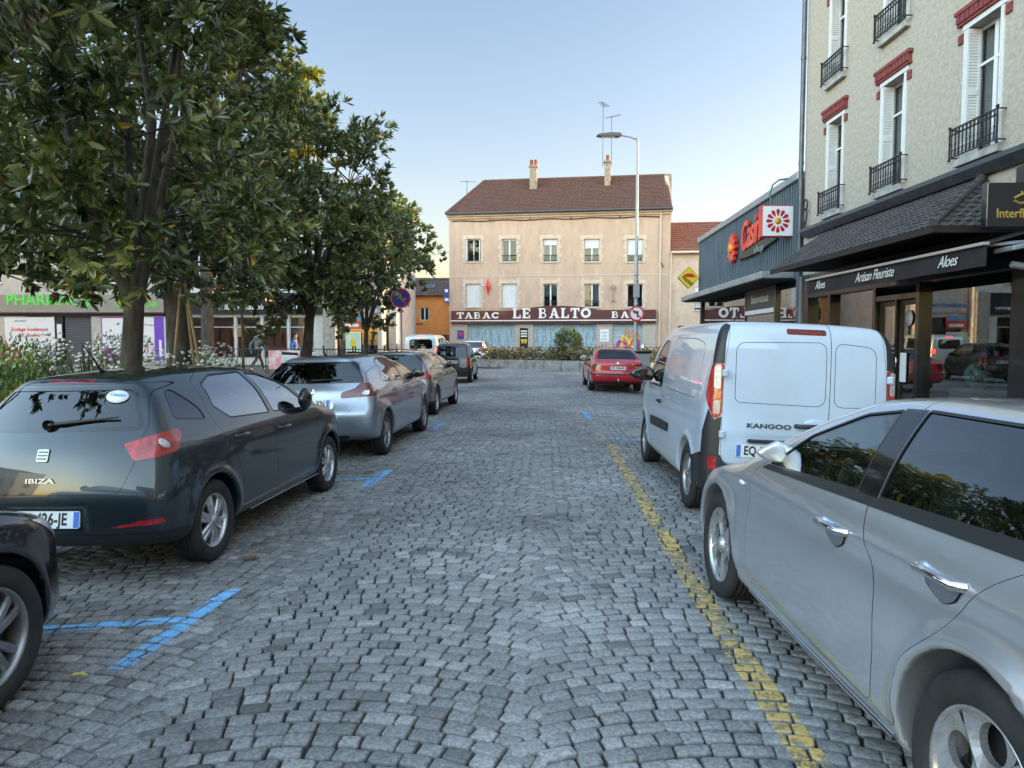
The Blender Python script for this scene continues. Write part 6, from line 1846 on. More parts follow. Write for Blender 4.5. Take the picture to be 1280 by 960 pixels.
# name sign: red flower, red script letters, dark plate
xf = cx_(921); zf = 5.0 - ZC
b = MB()
for k in range(12):
    a = 2 * math.pi * k / 12
    P8 = [(xf + (r * math.cos(a) - w * math.sin(a)), zf + (r * math.sin(a) + w * math.cos(a))) for r, w in ((.14, 0), (.26, .065), (.42, .085), (.51, .042), (.53, 0), (.51, -.042), (.42, -.085), (.26, -.065))]
    b.prism(P8, 'y', -.26, -.14)
M_cred = P('sign_red_vivid', (.70, .035, .02), .35, coat=.3)  # one even vivid red, nothing emits
cs = b.build('flower_emblem', M_cred, cas)
b = MB(); b.lathe([(0, -.34), (.13, -.34), (.16, -.30), (.16, -.16)], 18, 'y', 0, Matrix.Translation((xf, 0, zf)) @ Matrix.Diagonal((1, 1, 1, 1))); b.build('emblem_centre', P('emblem_orange', (.85, .30, .02), .4), cs)
T = Matrix.Translation((xf + 2.55, -.2, zf + .22)) @ Matrix.Rotation(R_(-4), 4, 'Y') @ FACE_STREET
text_obj('lettering', 'Casino', 1.36, M_cred, T, cs, bold=.025, shear=.28, extrude=.04, sx=.80, spacing=.92)
xm = xf + 2.9
b = MB(); n = 16
top = [(xm - 2.2 + 4.2 * k / n, zf - .55 + .30 * math.sin(math.pi * (.1 + .75 * k / n)) + .12 * k / n) for k in range(n + 1)]
bot = [(x_, z_ - .30 * math.sin(math.pi * (.02 + .95 * k / n)) - .02) for k, (x_, z_) in enumerate(top)]
b.prism(top + bot[::-1], 'y', -.20, -.10); pl = b.build('name_plate', P('plate_dark_green', (.012, .022, .018), .4), cas)
ltext(pl, 'lettering', 'shop', xm + .3, zf - .42, -.205, .34, P('lettering_grey_green', (.25, .33, .30), .5), shear=.3, sx=1.6, extrude=.01)
b = MB()
for xx in (xf + .3, xf + 1.4): b.tube([(xx, -.06, zf - .3), (xx, -.06, ZF)], .025, 6)
b.build('sign_bracket', M_zinc, cas)
# roof ventilator
b = MB(); xv = cx_(938); b.box(xv - .3, xv + .3, 2.0, 2.6, ZT, ZT + 1.0); v_ = b.build('roof_vent', M_signwhite, cas); b = MB(); b.lathe([(0, ZT + 1.3), (.75, ZT + 1.12), (.75, ZT + 1.08), (0, ZT + 1.1)], 20, 'z', 0, Matrix.Translation((xv, 2.3, 0))); b.build('vent_cowl', M_iron, v_)

# ---- projecting signs: daisy box, yellow press diamond
ds = thing('daisy_sign', 'square white box sign with a red daisy sticking out from the wall', 'sign', (7.55, 20.6, 5.0))
b = MB(); b.box(-.45, .45, -.13, .13, -.44, .44); b.build('sign_box', M_red, ds, .01)
b = MB(); b.box(-.425, .425, -.145, -.128, -.415, .415); f_ = b.build('sign_face', M_signwhite, ds)
for k in range(12):
    a = 2 * math.pi * (k + .0) / 12; b = MB()
    b.prism([(r * math.cos(a) - w * math.sin(a), r * math.sin(a) + w * math.cos(a)) for r, w in ((.13, 0), (.20, .035), (.28, .055), (.325, .035), (.335, 0), (.325, -.035), (.28, -.055), (.20, -.035))], 'y', -.152, -.1445)
    b.build('petal', P('petal_red', (.45, .012, .04), .4) if k == 0 else bpy.data.materials['petal_red'], f_)
b = MB(); b.lathe([(0, -.153), (.095, -.153), (.095, -.1445)], 20, 'y'); b.build('daisy_centre', P('daisy_orange', (.70, .30, .02), .4), f_)
b = MB()
for zz in (-.40, .40): b.tube([(.44, 0, zz), (.62, 0, zz)], .02, 6)
b.tube([(.60, 0, -.44), (.60, 0, .46)], .025, 6); b.build('bracket', P('bracket_dark_red', (.25, .02, .05), .5), ds)
b = MB(); b.tube([(-.1, 0, .44), (-.2, 0, .75), (-.1, .05, 1.05), (.1, .1, 1.2), (.5, .2, 1.28)], .025, 6); b.build('cable', P('cable_green', (.03, .16, .12), .5), ds)
ps = thing('press_sign', 'yellow diamond sign reading PRESSE at the corner of the supermarket', 'sign', (7.95, 32.3, 4.45))
b = MB(); b.prism(rounded([(-.5, 0), (0, -.5), (.5, 0), (0, .5)], .05), 'y', -.07, .07); b.build('sign_box', P('sign_edge_grey', (.2, .2, .2), .4), ps)
b = MB(); b.prism(rounded([(-.47, 0), (0, -.47), (.47, 0), (0, .47)], .05), 'y', -.08, -.068); f_ = b.build('sign_face', M_signyel, ps)
b = MB(); T = Matrix.Rotation(R_(12), 4, 'Y'); b.prism([(-.28, .04), (-.1, .0), (.12, .04), (.30, .10), (.20, .17), (.02, .20), (-.14, .15)], 'y', -.087, -.0795, 0, T); b.build('feather', M_red, f_)
text_obj('lettering', 'PRESSE', .19, M_dark, Matrix.Translation((-.07, -.081, -.15)) @ Matrix.Rotation(R_(38), 4, 'Y') @ FACE_STREET, f_, bold=.006)
b = MB(); b.tube([(.45, 0, 0), (.70, .0, 0)], .03, 6); b.build('bracket', M_zinc, ps)

# ---- roughcast apartment block over the flower shop (right)
RB = thing('apartment_block', 'tall beige roughcast apartment block with white louvred shutters and red brick lintels', 'building', (8.0, 19.75, 0), -math.pi / 2)
LB, HB = 34.0, 17.0
bays = [(1.35, .92), (4.0, 1.0), (6.85, 1.03), (9.9, 1.05), (13.0, 1.05), (16.2, 1.05)]
flo = [(4.82, 7.06), (8.05, 10.25), (11.3, 13.5)]
holes = [(x, x + w, a, c) for x, w in bays for a, c in flo]
SH0, SH1, SHT = .5, 8.55, 2.75            # shop glazing along the facade
holes.append((SH0, SH1, .25, SHT))
wall('wall', LB, HB, holes, M_rough, RB, .30)
b = MB(); b.add([(0, 0, 0), (0, 0, HB), (0, 11, HB), (0, 11, 0)], [(0, 1, 2, 3)]); b.add([(LB, 0, 0), (LB, 11, 0), (LB, 11, HB), (LB, 0, HB)], [(0, 1, 2, 3)]); b.add([(0, 11, 0), (0, 11, HB), (LB, 11, HB), (LB, 11, 0)], [(0, 1, 2, 3)]); b.add([(0, 0, HB), (LB, 0, HB), (LB, 11, HB), (0, 11, HB)], [(0, 1, 2, 3)])
b.add([(0, .5, 3.0), (LB, .5, 3.0), (LB, 11, 3.0), (0, 11, 3.0)], [(0, 1, 2, 3)]); b.build('side_walls', M_rough, RB)
M_sillgrey = P('sill_grey', (.36, .355, .34), .85, var=.25, scale=5)
def balconet(par, x0, x1, z0):
    r = MB(); zt = z0 + .52; y = -.16
    for zz in (z0 + .03, zt - .10, zt): r.box(x0 - .12, x1 + .12, y, y + .025, zz, zz + .02)
    for xe in (x0 - .12, x1 + .105):
        for zz in (z0 + .03, zt): r.box(xe, xe + .02, y + .02, -.005, zz, zz + .02)
        r.ball((xe + .01, y + .01, zt + .045), .03, 0, 8, 6); r.ball((xe + .01, y + .01, z0 + .0), .028, 0, 8, 6); r.box(xe, xe + .022, y, y + .022, z0, zt + .03)
    k = x0 - .03
    n = int((x1 - x0 + .06) / .095)
    for i in range(n + 1):
        xx = x0 - .05 + (x1 - x0 + .10) * i / n
        r.box(xx - .008, xx + .008, y + .003, y + .019, z0 + .05, zt)
        r.ball((xx, y + .012, z0 + .26), (.02, .016, .03), 0, 6, 5)
        if i < n:
            xc = xx + (x1 - x0 + .10) / n / 2
            ring = [(xc + .032 * math.cos(a), y + .012, z0 + .12 + .05 * math.sin(a)) for a in np.linspace(0, 6.283, 11)]
            r.tube(ring, .007, 4, 0, None, False)
            ring = [(xc + .034 * math.cos(a), y + .012, zt - .045 + .034 * math.sin(a)) for a in np.linspace(0, 6.283, 11)]
            r.tube(ring, .006, 4, 0, None, False)
    return r.build('balconet', M_iron, par)
def louvre(par, x, y0, y1, z0, z1, side):
    """folded louvred shutter standing in the reveal"""
    s_ = MB(); t = .03
    for (ya, yb) in ((y0, y0 + .04), (y1 - .04, y1)): s_.box(x, x + t, ya, yb, z0, z1)
    for zz in (z0, (z0 + z1) / 2 - .04, z1 - .08): s_.box(x, x + t, y0 + .04, y1 - .04, zz, zz + .08)
    z = z0 + .1
    while z < z1 - .11:
        if abs(z - (z0 + z1) / 2) > .07: s_.add([(x + .002, y0 + .04, z), (x + .002, y1 - .04, z), (x + t - .002, y1 - .04, z + .03), (x + t - .002, y0 + .04, z + .03), (x + .002, y0 + .04, z + .008), (x + .002, y1 - .04, z + .008)], [(0, 1, 2, 3), (3, 2, 5, 4)])
        z += .05
    s_.box(x + t * .45, x + t * .55, y0 + .04, y1 - .04, z0 + .08, z1 - .08)
    return s_.build('shutter', M_white, par)
for bi, (x, w) in enumerate(bays):
    for fi, (z0, z1) in enumerate(flo):
        fr = window(RB, x + .03, x + w - .03, z0, z1, .22, sill=False, curtain=.92 if (bi + fi) % 3 else .0)
        b = MB(); zm = z0 + (z1 - z0) * .70; b.box(x + .08, x + w - .08, .205, .262, zm, zm + .045); b.build('glazing_bar', M_pvc, fr)
        for q, xx in enumerate((x + .004, x + .045, x + .086)): louvre(fr, xx, -.03, .215, z0 + .02, z1 - .02, 1)
        for q, xx in enumerate((x + w - .034, x + w - .075)): louvre(fr, xx, -.03, .215, z0 + .02, z1 - .02, -1)
        b = MB(); b.box(x - .06, x + w + .06, -.11, .22, z0 - .14, z0 - .004); b.build('sill', M_sillgrey, fr, .01)
        b = MB(); b.box(x - .05, x + w + .05, -.02, .0, z1 + .0, z1 + .09); b.build('lintel_band', M_white, fr)
        balconet(fr, x, x + w, z0 - .0)
        b = MB(); zl = z1 + .095
        b.box(x - .20, x + w + .20, -.10, .0, zl + .20, zl + .27); b.box(x - .17, x + w + .17, -.06, .0, zl, zl + .05)
        n = int((w + .34) / .115)
        for k in range(n):
            xx = x - .17 + (w + .34) * k / n; b.box(xx + .012, xx + (w + .34) / n - .012, -.085, .0, zl + .052, zl + .198)
        for xx in (x - .17, x + w + .03): b.box(xx, xx + .14, -.03, .0, zl - .30, zl - .14)
        b.build('brick_lintel', M_brick, fr)
# cornice ledge over the shop, downpipe, wall box
b = MB(); b.prism([(0, 4.38), (-.10, 4.38), (-.22, 4.52), (-.22, 4.60), (0, 4.66)], 'x', .25, 9.6); b.build('ledge', M_zinc, RB)
b = MB(); b.tube([(-.02, -.10, HB), (-.02, -.10, 5.0), (-.02, -.10, 3.4), (-.02, -.10, .1)], .065, 10)
for zz in (1.5, 4.0, 6.4, 9.2, 12): b.lathe([(.075, zz), (.075, zz + .08)], 12, 'z', 0, Matrix.Translation((-.02, -.10, 0)))
b.build('downpipe', M_zinc, RB)
b = MB(); b.box(8.65, 9.1, -.12, -.002, 4.98, 5.4); b.build('wall_box', M_signwhite, RB, .01)
# ornament on the wall beside the lowest window
b = MB()
for (xx, zz, r) in ((.28, 4.95, .16), (.34, 5.25, .11), (.26, 4.66, .08)):
    b.tube([(xx + r * math.cos(a), -.10, zz + r * 1.3 * math.sin(a)) for a in np.linspace(0, 6.283, 16)], .022, 5, 0, None, False)
b.tube([(.25, -.10, 5.4), (.2, -.1, 5.0), (.3, -.1, 4.5)], .02, 5); b.build('cable_loop', M_iron, RB)
# tiled canopy roof
ya, yb = -1.30, -.02; xa_, xb_ = 1.2, 8.3
zl, zu = 3.40, 4.34
courses('canopy_roof', [(xa_, ya, zl), (xb_, ya, zl), (xb_ - .75, yb, zu), (xa_ + .1, yb, zu)], 11, M_roof_dark, RB, .028, .17)
courses('canopy_hip', [(xb_, ya, zl), (xb_, yb, zl), (xb_ - .75, yb, zu), (xb_ - .75, yb - .01, zu)], 11, M_roof_dark, RB, .028, .17)
b = MB()
for k in range(9):
    t0, t1 = k / 9, (k + 1.15) / 9; a = Vector((xb_, ya, zl + .03)); c = Vector((xb_ - .75, yb, zu + .03)); b.tube([a.lerp(c, t0) + Vector((0, 0, .03)), a.lerp(c, min(1, t1)) + Vector((0, 0, .005))], [.075, .06], 8)
b.build('hip_tiles', M_roof_dark, RB)
b = MB(); b.add([(xa_, ya + .02, zl - .02), (xb_ - .02, ya + .02, zl - .02), (xb_ - .02, yb, zl - .02), (xa_, yb, zl - .02)], [(0, 3, 2, 1)]); b.box(xa_, xb_ + .02, ya - .03, ya + .02, zl - .09, zl + .02); b.box(xb_ - .02, xb_ + .03, ya + .021, yb, zl - .09, zl + .02); b.build('canopy_soffit', P('canopy_wood', (.022, .014, .013), .7), RB)
# shop front
b = MB(); xs = (SH0, 1.75, 3.98, 5.62, 5.78, 8.42)
b.box(SH0 - .35, SH0 + .02, -.05, .25, 0, 3.38); b.box(8.42, 12.6, -.10, -.003, 0, 4.3); b.box(SH0, SH1, -.04, -.003, SHT, 3.37); b.box(SH0, SH1, -.03, .3, 0, .25)
for xx in (1.7, 3.93, 5.62): b.box(xx, xx + .12, -.03, .25, .25, SHT)
b.box(3.93, 5.7, -.02, .2, 2.45, 2.56); b.box(4.82, 4.87, -.01, .15, .25, 2.45)
b.build('shop_front', M_black, RB)
b = MB(); b.box(SH0 - .5, SH0 - .352, -.10, .0, 0, 3.36); b.build('grey_pier', M_zinc_pale, RB)
for a, c in ((SH0 + .02, 1.7), (1.82, 3.93), (5.74, 8.42)):
    b = MB(); b.box(a, c, .10, .108, .25, SHT); b.build('shop_window', M_shop, RB)
M_bronze = P('door_bronze', (.055, .048, .04), .4, .3)
for a, c in ((4.07, 4.80), (4.89, 5.60)):
    b = MB(); b.box(a, a + .07, .06, .12, .27, 2.43); b.box(c - .07, c, .06, .12, .27, 2.43); b.box(a + .07, c - .07, .06, .12, .27, .42); b.box(a + .07, c - .07, .06, .12, 2.33, 2.43); d_ = b.build('door', M_bronze, RB)
    b = MB(); b.box(a + .07, c - .07, .085, .092, .42, 2.33); b.build('pane', M_shop, d_)
ring = [(0.115 * math.cos(t), 0, .20 * math.sin(t)) for t in np.linspace(0, 2 * math.pi, 25)]
b = MB(); b.tube([(4.76 + p[0], .02, 1.15 + p[2]) for p in ring], .014, 6, 0, None, False); b.build('door_handle', M_chrome_b if False else V_chrome, d_)
b = MB(); b.lathe([(0, .055), (.13, .055), (.13, .06)], 20, 'y', 0, Matrix.Translation((5.25, 0, 2.06)) @ Matrix.Diagonal((1, 1, 1.2, 1))); b.build('door_sticker', P('sticker_pale', (.62, .64, .66), .5), d_)
b = MB(); b.box(4.97, 5.2, .05, .058, .75, 1.35); b.build('door_notice', M_signwhite, d_)
# inside of the shop
b = MB(); b.box(SH0, SH1, 4.0, 4.1, 0, 3); b.box(SH0 - .1, SH0, .3, 4.1, 0, 3); b.box(SH1, SH1 + .1, .3, 4.1, 0, 3); b.box(SH0, SH1, .3, 4.0, .1, .2); b.box(SH0, SH1, .3, 4.0, 2.98, 2.999)
b.build('shop_interior', P('shop_wall', (.20, .205, .19), .85, var=.5, scale=1.3), RB)
# awning valance with name, arms, lamp, camera
b = MB(); xa2, xb2 = 3.0, 9.3
for k in range(24):
    x0, x1 = xa2 + (xb2 - xa2) * k / 24, xa2 + (xb2 - xa2) * (k + 1) / 24; w0, w1 = .02 * math.sin(k * 1.3), .02 * math.sin((k + 1) * 1.3)
    b.add([(x0, -1.10 + w0, 2.68), (x1, -1.10 + w1, 2.68), (x1, -1.10, 2.98), (x0, -1.10, 2.98)], [(0, 1, 2, 3)]); b.add([(x0, -1.085 + w0, 2.68), (x1, -1.085 + w1, 2.68), (x1, -1.085, 2.98), (x0, -1.085, 2.98)], [(3, 2, 1, 0)])
b.add([(xa2, -1.09, 2.99), (xb2, -1.09, 2.99), (xb2, -.05, 3.3), (xa2, -.05, 3.3)], [(0, 1, 2, 3)])
aw = b.build('awning', M_awn, RB)
b = MB(); b.box(xa2, xb2, -1.15, -1.06, 2.985, 3.03); b.build('awning_bar', P('awning_bar', (.40, .36, .31), .5), aw)
b = MB()
for xx in (xa2 + .2, xb2 - .25): b.tube([(xx, -1.05, 3.0), (xx + .3, -.6, 3.02), (xx, -.08, 3.05)], .03, 6)
b.build('awning_arm', M_zinc_pale, aw)
M_script = P('script_white', (.72, .70, .66), .6)
for s_, xx, sz in (('Aloes', 3.75, .26), ('Artisan Fleuriste', 6.1, .265), ('Aloes', 8.4, .26)):
    ltext(aw, 'lettering', s_, xx, 2.84, -1.125, sz, M_script, shear=.42, sx=.88, extrude=.002, spacing=.93)
b = MB(); T = Matrix.Translation((9.25, -.55, 2.98)) @ Matrix.Rotation(R_(12), 4, 'X'); b.box(-.22, .22, -.28, .28, -.04, .03, 0, T); b.tube([(9.25, -.25, 3.0), (9.25, -.05, 3.1)], .03, 6); b.build('floodlight', M_steel, RB, .015)
b = MB(); b.tube([(9.15, -.62, 2.72), (9.15, -.30, 2.66)], [.05, .06], 10); b.tube([(9.15, -.4, 2.68), (9.15, -.1, 2.78)], .025, 6); b.build('security_camera', M_steel, RB)
for k, (s_, xx) in enumerate((('', 0),)): pass
ig = thing('florist_sign', 'black projecting sign with gold lettering by the end of the tiled canopy', 'sign', (7.52, 10.85, 3.62))
b = MB(); b.box(-.42, .46, -.07, .07, -.33, .33); b.build('sign_box', P('sign_black_gloss', (.006, .008, .016), .2, coat=.5), ig, .01)
text_obj('lettering', 'Interflora', .19, M_gold, Matrix.Translation((.05, -.073, -.13)) @ FACE_STREET, ig, bold=.003, sx=.92)
b = MB()
for q in ([(-.02, -.072, .10), (.10, -.072, .16), (.25, -.072, .15), (.33, -.072, .19)], [(-.02, -.072, .06), (.08, -.072, .02), (.2, -.072, .05), (.34, -.072, .04)], [(.08, -.072, .2), (.14, -.072, .14), (.2, -.072, .10)]): b.tube(q, .018, 5)
b.build('gold_emblem', M_gold, ig)

# things standing in the flower shop window
def pot_plant(x, y, z, h, r, label, mat, n=120, flower=None):
    t = thing('potted_plant', label, 'plant', (x, y, z), 0, 'plants in the flower shop')
    b = MB(); b.lathe([(0, 0), (.12, 0), (.16, .26), (.14, .26), (.13, .22), (0, .22)], 16); b.build('pot', P('pot_grey', (.2, .2, .2), .7) if 'pot_grey' not in bpy.data.materials else bpy.data.materials['pot_grey'], t)
    V, T3, _ = leaf_cloud(n, (0, 0, .25 + h * .5), (r, r, h * .5), .16, .06); np_mesh('foliage', V, T3, mat, t, False, None, 3)
    if flower:
        f = MB()
        for _i in range(9): f.ball((random.uniform(-r, r) * .8, random.uniform(-r, r) * .8, .3 + h * random.uniform(.5, 1)), .06, 0, 6, 5)
        f.build('flower', flower, t)
# ------------------------------------------------------------------ buildings across the square (left) and behind
M_beige_fascia = P('fascia_beige', (.30, .27, .23), .6, var=.08, scale=3)
M_stone_pier = P('stone_pier', (.38, .35, .30), .85, var=.2, scale=4)
M_green_letter = P('letter_green', (.08, .46, .07), .4, emis=(.12, .8, .10), estr=.08)
M_purple = P('poster_purple', (.17, .06, .50), .5); M_violet = P('poster_violet', (.36, .03, .34), .5)
M_pinkish = P('poster_pink', (.75, .30, .30), .6, col2=(.80, .72, .70), scale=3, lo=.45, hi=.6)
M_grey_shut = P('shutter_dark', (.09, .09, .10), .6)
M_upper = P('upper_render', (.50, .46, .40), .9, var=.12, scale=2); M_upper2 = P('upper_render_white', (.62, .61, .58), .9, var=.1, scale=2)
def upper_windows(root, w, z0, z1, n, x0=.8):
    hs = []; st = (w - 1.6) / n
    for k in range(n): hs.append((x0 + k * st, x0 + k * st + 1.05, z0, z1))
    return hs
# pharmacy
ph = facade_root('pharmacy_building', 'building with beige shop fascia and green pharmacy lettering at the left edge', 'shop', (-33.0, 40.4), 0, .27)
W_ = 13.4; ups = upper_windows(ph, W_, 4.6, 6.3, 5)
shop = [(3.2, 5.3, 0, 2.95), (9.35, 10.6, 0, 2.95)]
wall('wall', W_, 8.2, ups + [(7.1, 9.2, 0, 2.75), (5.5, 7.0, 0, 2.75)], M_upper, ph, .25); shell(ph, W_, 10, 8.2, M_upper)
for h in ups: window(ph, *h, .12, curtain=.9, rail=False)
courses('roof', [(-.2, -.3, 8.2), (W_ + .2, -.3, 8.2), (W_ + .2, 5, 11), (-.2, 5, 11)], 10, M_roof, ph)
b = MB(); b.box(0, W_, -.18, -.003, 2.95, 3.95); fa = b.build('shop_fascia', M_beige_fascia, ph)
ltext(fa, 'lettering', 'PHARMACIE', 7.0, 3.62, -.20, .86, M_green_letter, bold=.02, sx=1.05); ltext(fa, 'lettering', 'DU MARCHE', 11.9, 3.38, -.20, .42, M_green_letter, bold=.01)
b = MB(); b.box(0, W_, -.10, -.003, 2.76, 2.9); b.build('trim', M_dark, ph)
def lx(px, Y, x0): return (px - 640) * Y / 890.0 - x0
X0 = -33.0
p_ = poster(ph, 'poster', lx(8, 40.4, X0), lx(70, 40.4, X0), .2, 2.7, -.004, M_signwhite)
xc = (lx(8, 40.4, X0) + lx(70, 40.4, X0)) / 2
ltext(p_, 'lettering', 'Soulage localement', xc, 2.0, -.022, .27, M_red, bold=.006); ltext(p_, 'lettering', 'la douleur', xc + .1, 1.68, -.022, .27, M_red, bold=.006); ltext(p_, 'lettering', 'pharmacie', xc - .5, 2.48, -.022, .16, M_signblue)
b = MB()
for _ in range(26):
    b.ball((xc - 1.1 + random.gauss(0, .25), -.022, .55 + random.gauss(0, .25)), (.12, .004, .12), 0, 8, 5)
b.build('poster_motif', P('motif_red', (.70, .10, .09), .6), p_)
b = MB()
for _ in range(40):
    x, z = xc + 1.0 + random.gauss(0, .22), .75 + random.gauss(0, .22); b.ball((x, -.021, z), (.03, .004, .03), 0, 6, 4)
b.build('poster_motif', M_signblue, p_)
roller_shutter(ph, lx(82, 40.4, X0), lx(122, 40.4, X0), 0, 2.75, .1, M_grey_shut)
b = MB(); b.box(lx(72, 40.4, X0), lx(80, 40.4, X0), .05, .1, 0, 2.75); b.build('door', V_trim, ph)
poster(ph, 'poster', lx(73, 40.4, X0), lx(79, 40.4, X0), 1.5, 2.3, -.004, M_signwhite)
p_ = poster(ph, 'poster', lx(128, 40.4, X0), lx(171, 40.4, X0), .3, 2.7, -.004, M_signwhite, M_violet); xc = (lx(128, 40.4, X0) + lx(171, 40.4, X0)) / 2
ltext(p_, 'lettering', 'coaching', xc, 1.55, -.022, .40, P('poster_ink', (.14, .08, .2), .5), bold=.004)
b = MB(); b.box(xc - .85, xc + .85, -.021, -.016, .36, .95); b.build('poster_panel', M_violet, p_)
p_ = poster(ph, 'poster', lx(176, 40.4, X0), lx(208, 40.4, X0), .3, 2.7, -.004, M_signwhite); xc = (lx(176, 40.4, X0) + lx(208, 40.4, X0)) / 2
ltext(p_, 'lettering', 'Protection', xc, 2.25, -.022, .20, M_red)
b = MB()
for k in range(22):
    a = math.pi * k / 21; b.tube([(xc + .28 * math.cos(a), -.02, .6 + .28 * math.sin(a)), (xc + .7 * math.cos(a), -.02, .6 + .8 * math.sin(a))], .012, 4)
b.build('poster_motif', P('motif_pink', (.75, .35, .38), .6), p_)
for a_, c_, s_ in ((200, 212, ''),):
    p_ = poster(ph if a_ < 212 else ph, 'poster', lx(a_, 40.4, X0) - .25, lx(c_, 40.4, X0) - .25, .25, 2.7, -.03, M_purple)
    b = MB(); b.box(lx(a_, 40.4, X0), lx(c_, 40.4, X0) - .4, -.05, -.044, .45, 1.4); b.build('poster_panel', M_signwhite, p_)
# restaurant
rs = facade_root('restaurant_building', 'restaurant with dark fascia, red interior and glazed front behind the square', 'shop', (-19.5, 40.4), 0, .27)
W_ = 9.6; ups = upper_windows(rs, W_, 4.6, 6.3, 4)
gl = [(.9 + 1.5 * k, 2.3 + 1.5 * k, .35, 2.75) for k in range(5)]
wall('wall', W_, 7.6, ups + gl, M_upper2, rs, .25); shell(rs, W_, 10, 7.6, M_upper2)
for h in ups: window(rs, *h, .12, curtain=.8)
courses('roof', [(-.1, -.3, 7.6), (W_ + .1, -.3, 7.6), (W_ + .1, 5, 10), (-.1, 5, 10)], 10, M_roof, rs)
b = MB(); b.box(.0, W_ - .75, -.16, -.003, 2.85, 4.05); fa = b.build('shop_fascia', V_liner, rs)
M_glow = P('letter_orange', (.8, .2, .05), .4, emis=(1, .3, .08), estr=.6)
ltext(fa, 'lettering', 'PIZZAS PATES', 4.9, 3.72, -.175, .42, M_glow, bold=.01); ltext(fa, 'lettering', 'Villa di Napoli', 4.2, 3.25, -.175, .46, M_signwhite, shear=.3, bold=.006); ltext(fa, 'lettering', 'Vins - Emporter', 7.55, 3.2, -.175, .30, M_signwhite, bold=.008)
b = MB()
for a, c, e, f in gl:
    for q in ((a, c, e, e + .07), (a, c, f - .07, f), (a, a + .06, e + .07, f - .07), (c - .06, c, e + .07, f - .07), (a + .06, c - .06, 2.1, 2.16)): b.box(q[0], q[1], .05, .11, q[2], q[3])
wf = b.build('window_frames', M_zinc_pale, rs)
for a, c, e, f in gl:
    b = MB(); b.box(a + .06, c - .06, .075, .085, e + .07, f - .07); b.build('pane', M_pane, wf)
b = MB(); b.box(.4, 3.9, 1.4, 1.5, .2, 2.6); b.box(4.2, 6.4, 1.9, 2.0, .2, 2.2); b.build('interior_wall', P('interior_red', (.42, .015, .02), .6, var=.3, scale=1), rs)
b = MB(); b.box(3.2, 3.7, 1.3, 1.38, 1.6, 2.3); b.box(4.6, 5.5, 1.3, 1.38, 1.7, 2.5); b.box(7.3, 8.2, 1.3, 1.38, 1.3, 2.3); b.build('menu_board', P('board_cream', (.62, .45, .22), .6, emis=(1, .7, .35), estr=.12), rs)
b = MB(); b.box(W_ - .75, W_ - .05, -.22, -.003, 0, 4.1); b.build('stone_pier', M_stone_pier, rs)
# bank with dark glass, grey block next to it
bk = facade_root('bank_building', 'shop with dark glazed front and a red and white sign right of the restaurant', 'shop', (-9.85, 40.9), 0, .27)
W_ = 2.4; ups = [(.7, 1.7, 4.6, 6.2)]
wall('wall', W_, 7.2, ups + [(.35, 2.2, .3, 2.7)], M_upper, bk, .2); shell(bk, W_, 8, 7.2, M_upper)
for h in ups: window(bk, *h, .1, curtain=.8)
b = MB(); b.box(.35, 2.2, .08, .1, .3, 2.7); b.build('shop_window', M_shop, bk)
b = MB(); b.box(.3, 2.1, 1.2, 1.3, 0, 2.9); b.build('interior_wall', P('interior_navy', (.015, .03, .055), .6), bk)
b = MB(); b.box(0, W_, -.06, -.003, 2.95, 3.75); fa = b.build('shop_fascia', M_zinc_pale, bk); ltext(fa, 'lettering', 'ASSURANCE UNIE', W_ / 2, 3.36, -.065, .30, M_signblue, bold=.008, sx=.85)
b = MB(); b.box(.1, 1.25, -.12, -.003, 2.05, 2.75); fs_ = b.build('shop_sign', M_red, bk)
b = MB(); b.box(.1, 1.25, -.128, -.121, 2.5, 2.75); b.build('sign_panel', P('panel_blue', (.12, .30, .55), .5), fs_); b = MB(); b.box(.25, 1.1, -.128, -.121, 2.15, 2.32); b.build('sign_panel', M_signwhite, fs_)
p_ = poster(bk, 'poster', -.05, 1.2, .75, 1.85, -.02, P('poster_mint', (.45, .70, .58), .5), M_signwhite); b = MB(); b.ball((.75, -.04, 1.2), (.12, .005, .35)); b.build('poster_motif', M_gyel, p_)
gb = facade_root('grey_building', 'narrow pale grey building between the dark glazed shop and the orange house', 'building', (-7.8, 42.5), 0, .25)
wall('wall', 1.0, 6.0, [(.1, .45, 0, 2.9)], M_upper2, gb, .2); shell(gb, 1.0, 8, 6.0, M_upper2); b = MB(); b.box(.1, .45, .1, .14, 0, 2.9); b.build('door', M_grey_shut, gb)
b = MB(); b.box(.5, .98, -.25, -.003, 0, 3.0); b.build('pilaster', M_zinc_pale, gb, .02)
# orange house
oh = facade_root('orange_house', 'small orange house with brown tiled roof and skylight left of the café building', 'house', (-8.1, 53.0), 0, .25)
W_ = 3.65
wall('wall', W_, 4.75, [(1.3, 1.95, 2.9, 3.85)], M_orange, oh, .2); shell(oh, W_, 6, 4.75, M_orange)
window(oh, 1.3, 1.95, 2.9, 3.85, .08, sill=False)
b = MB(); b.box(0, W_ - .1, -.05, -.003, 1.35, 1.85); b.box(.7, 1.5, -.04, -.003, 2.62, 2.68); b.build('brown_band', M_brown, oh)
courses('roof', [(-.2, -.3, 4.7), (W_ + .15, -.3, 4.7), (W_ + .15, 3.2, 6.3), (-.2, 3.2, 6.3)], 11, P('roof_tiles_brown', (.10, .065, .055), .85, var=.3, scale=4), oh, .04, .28)
b = MB(); T = Matrix.Translation((1.9, 1.0, 5.32)) @ Matrix.Rotation(math.atan2(1.6, 3.5), 4, 'X'); b.box(-.35, .35, 0, .6, .03, .12, 0, T); sk = b.build('skylight', M_zinc_pale, oh); b = MB(); b.box(-.29, .29, .06, .54, .122, .13, 0, T); b.build('pane', M_pane, sk)
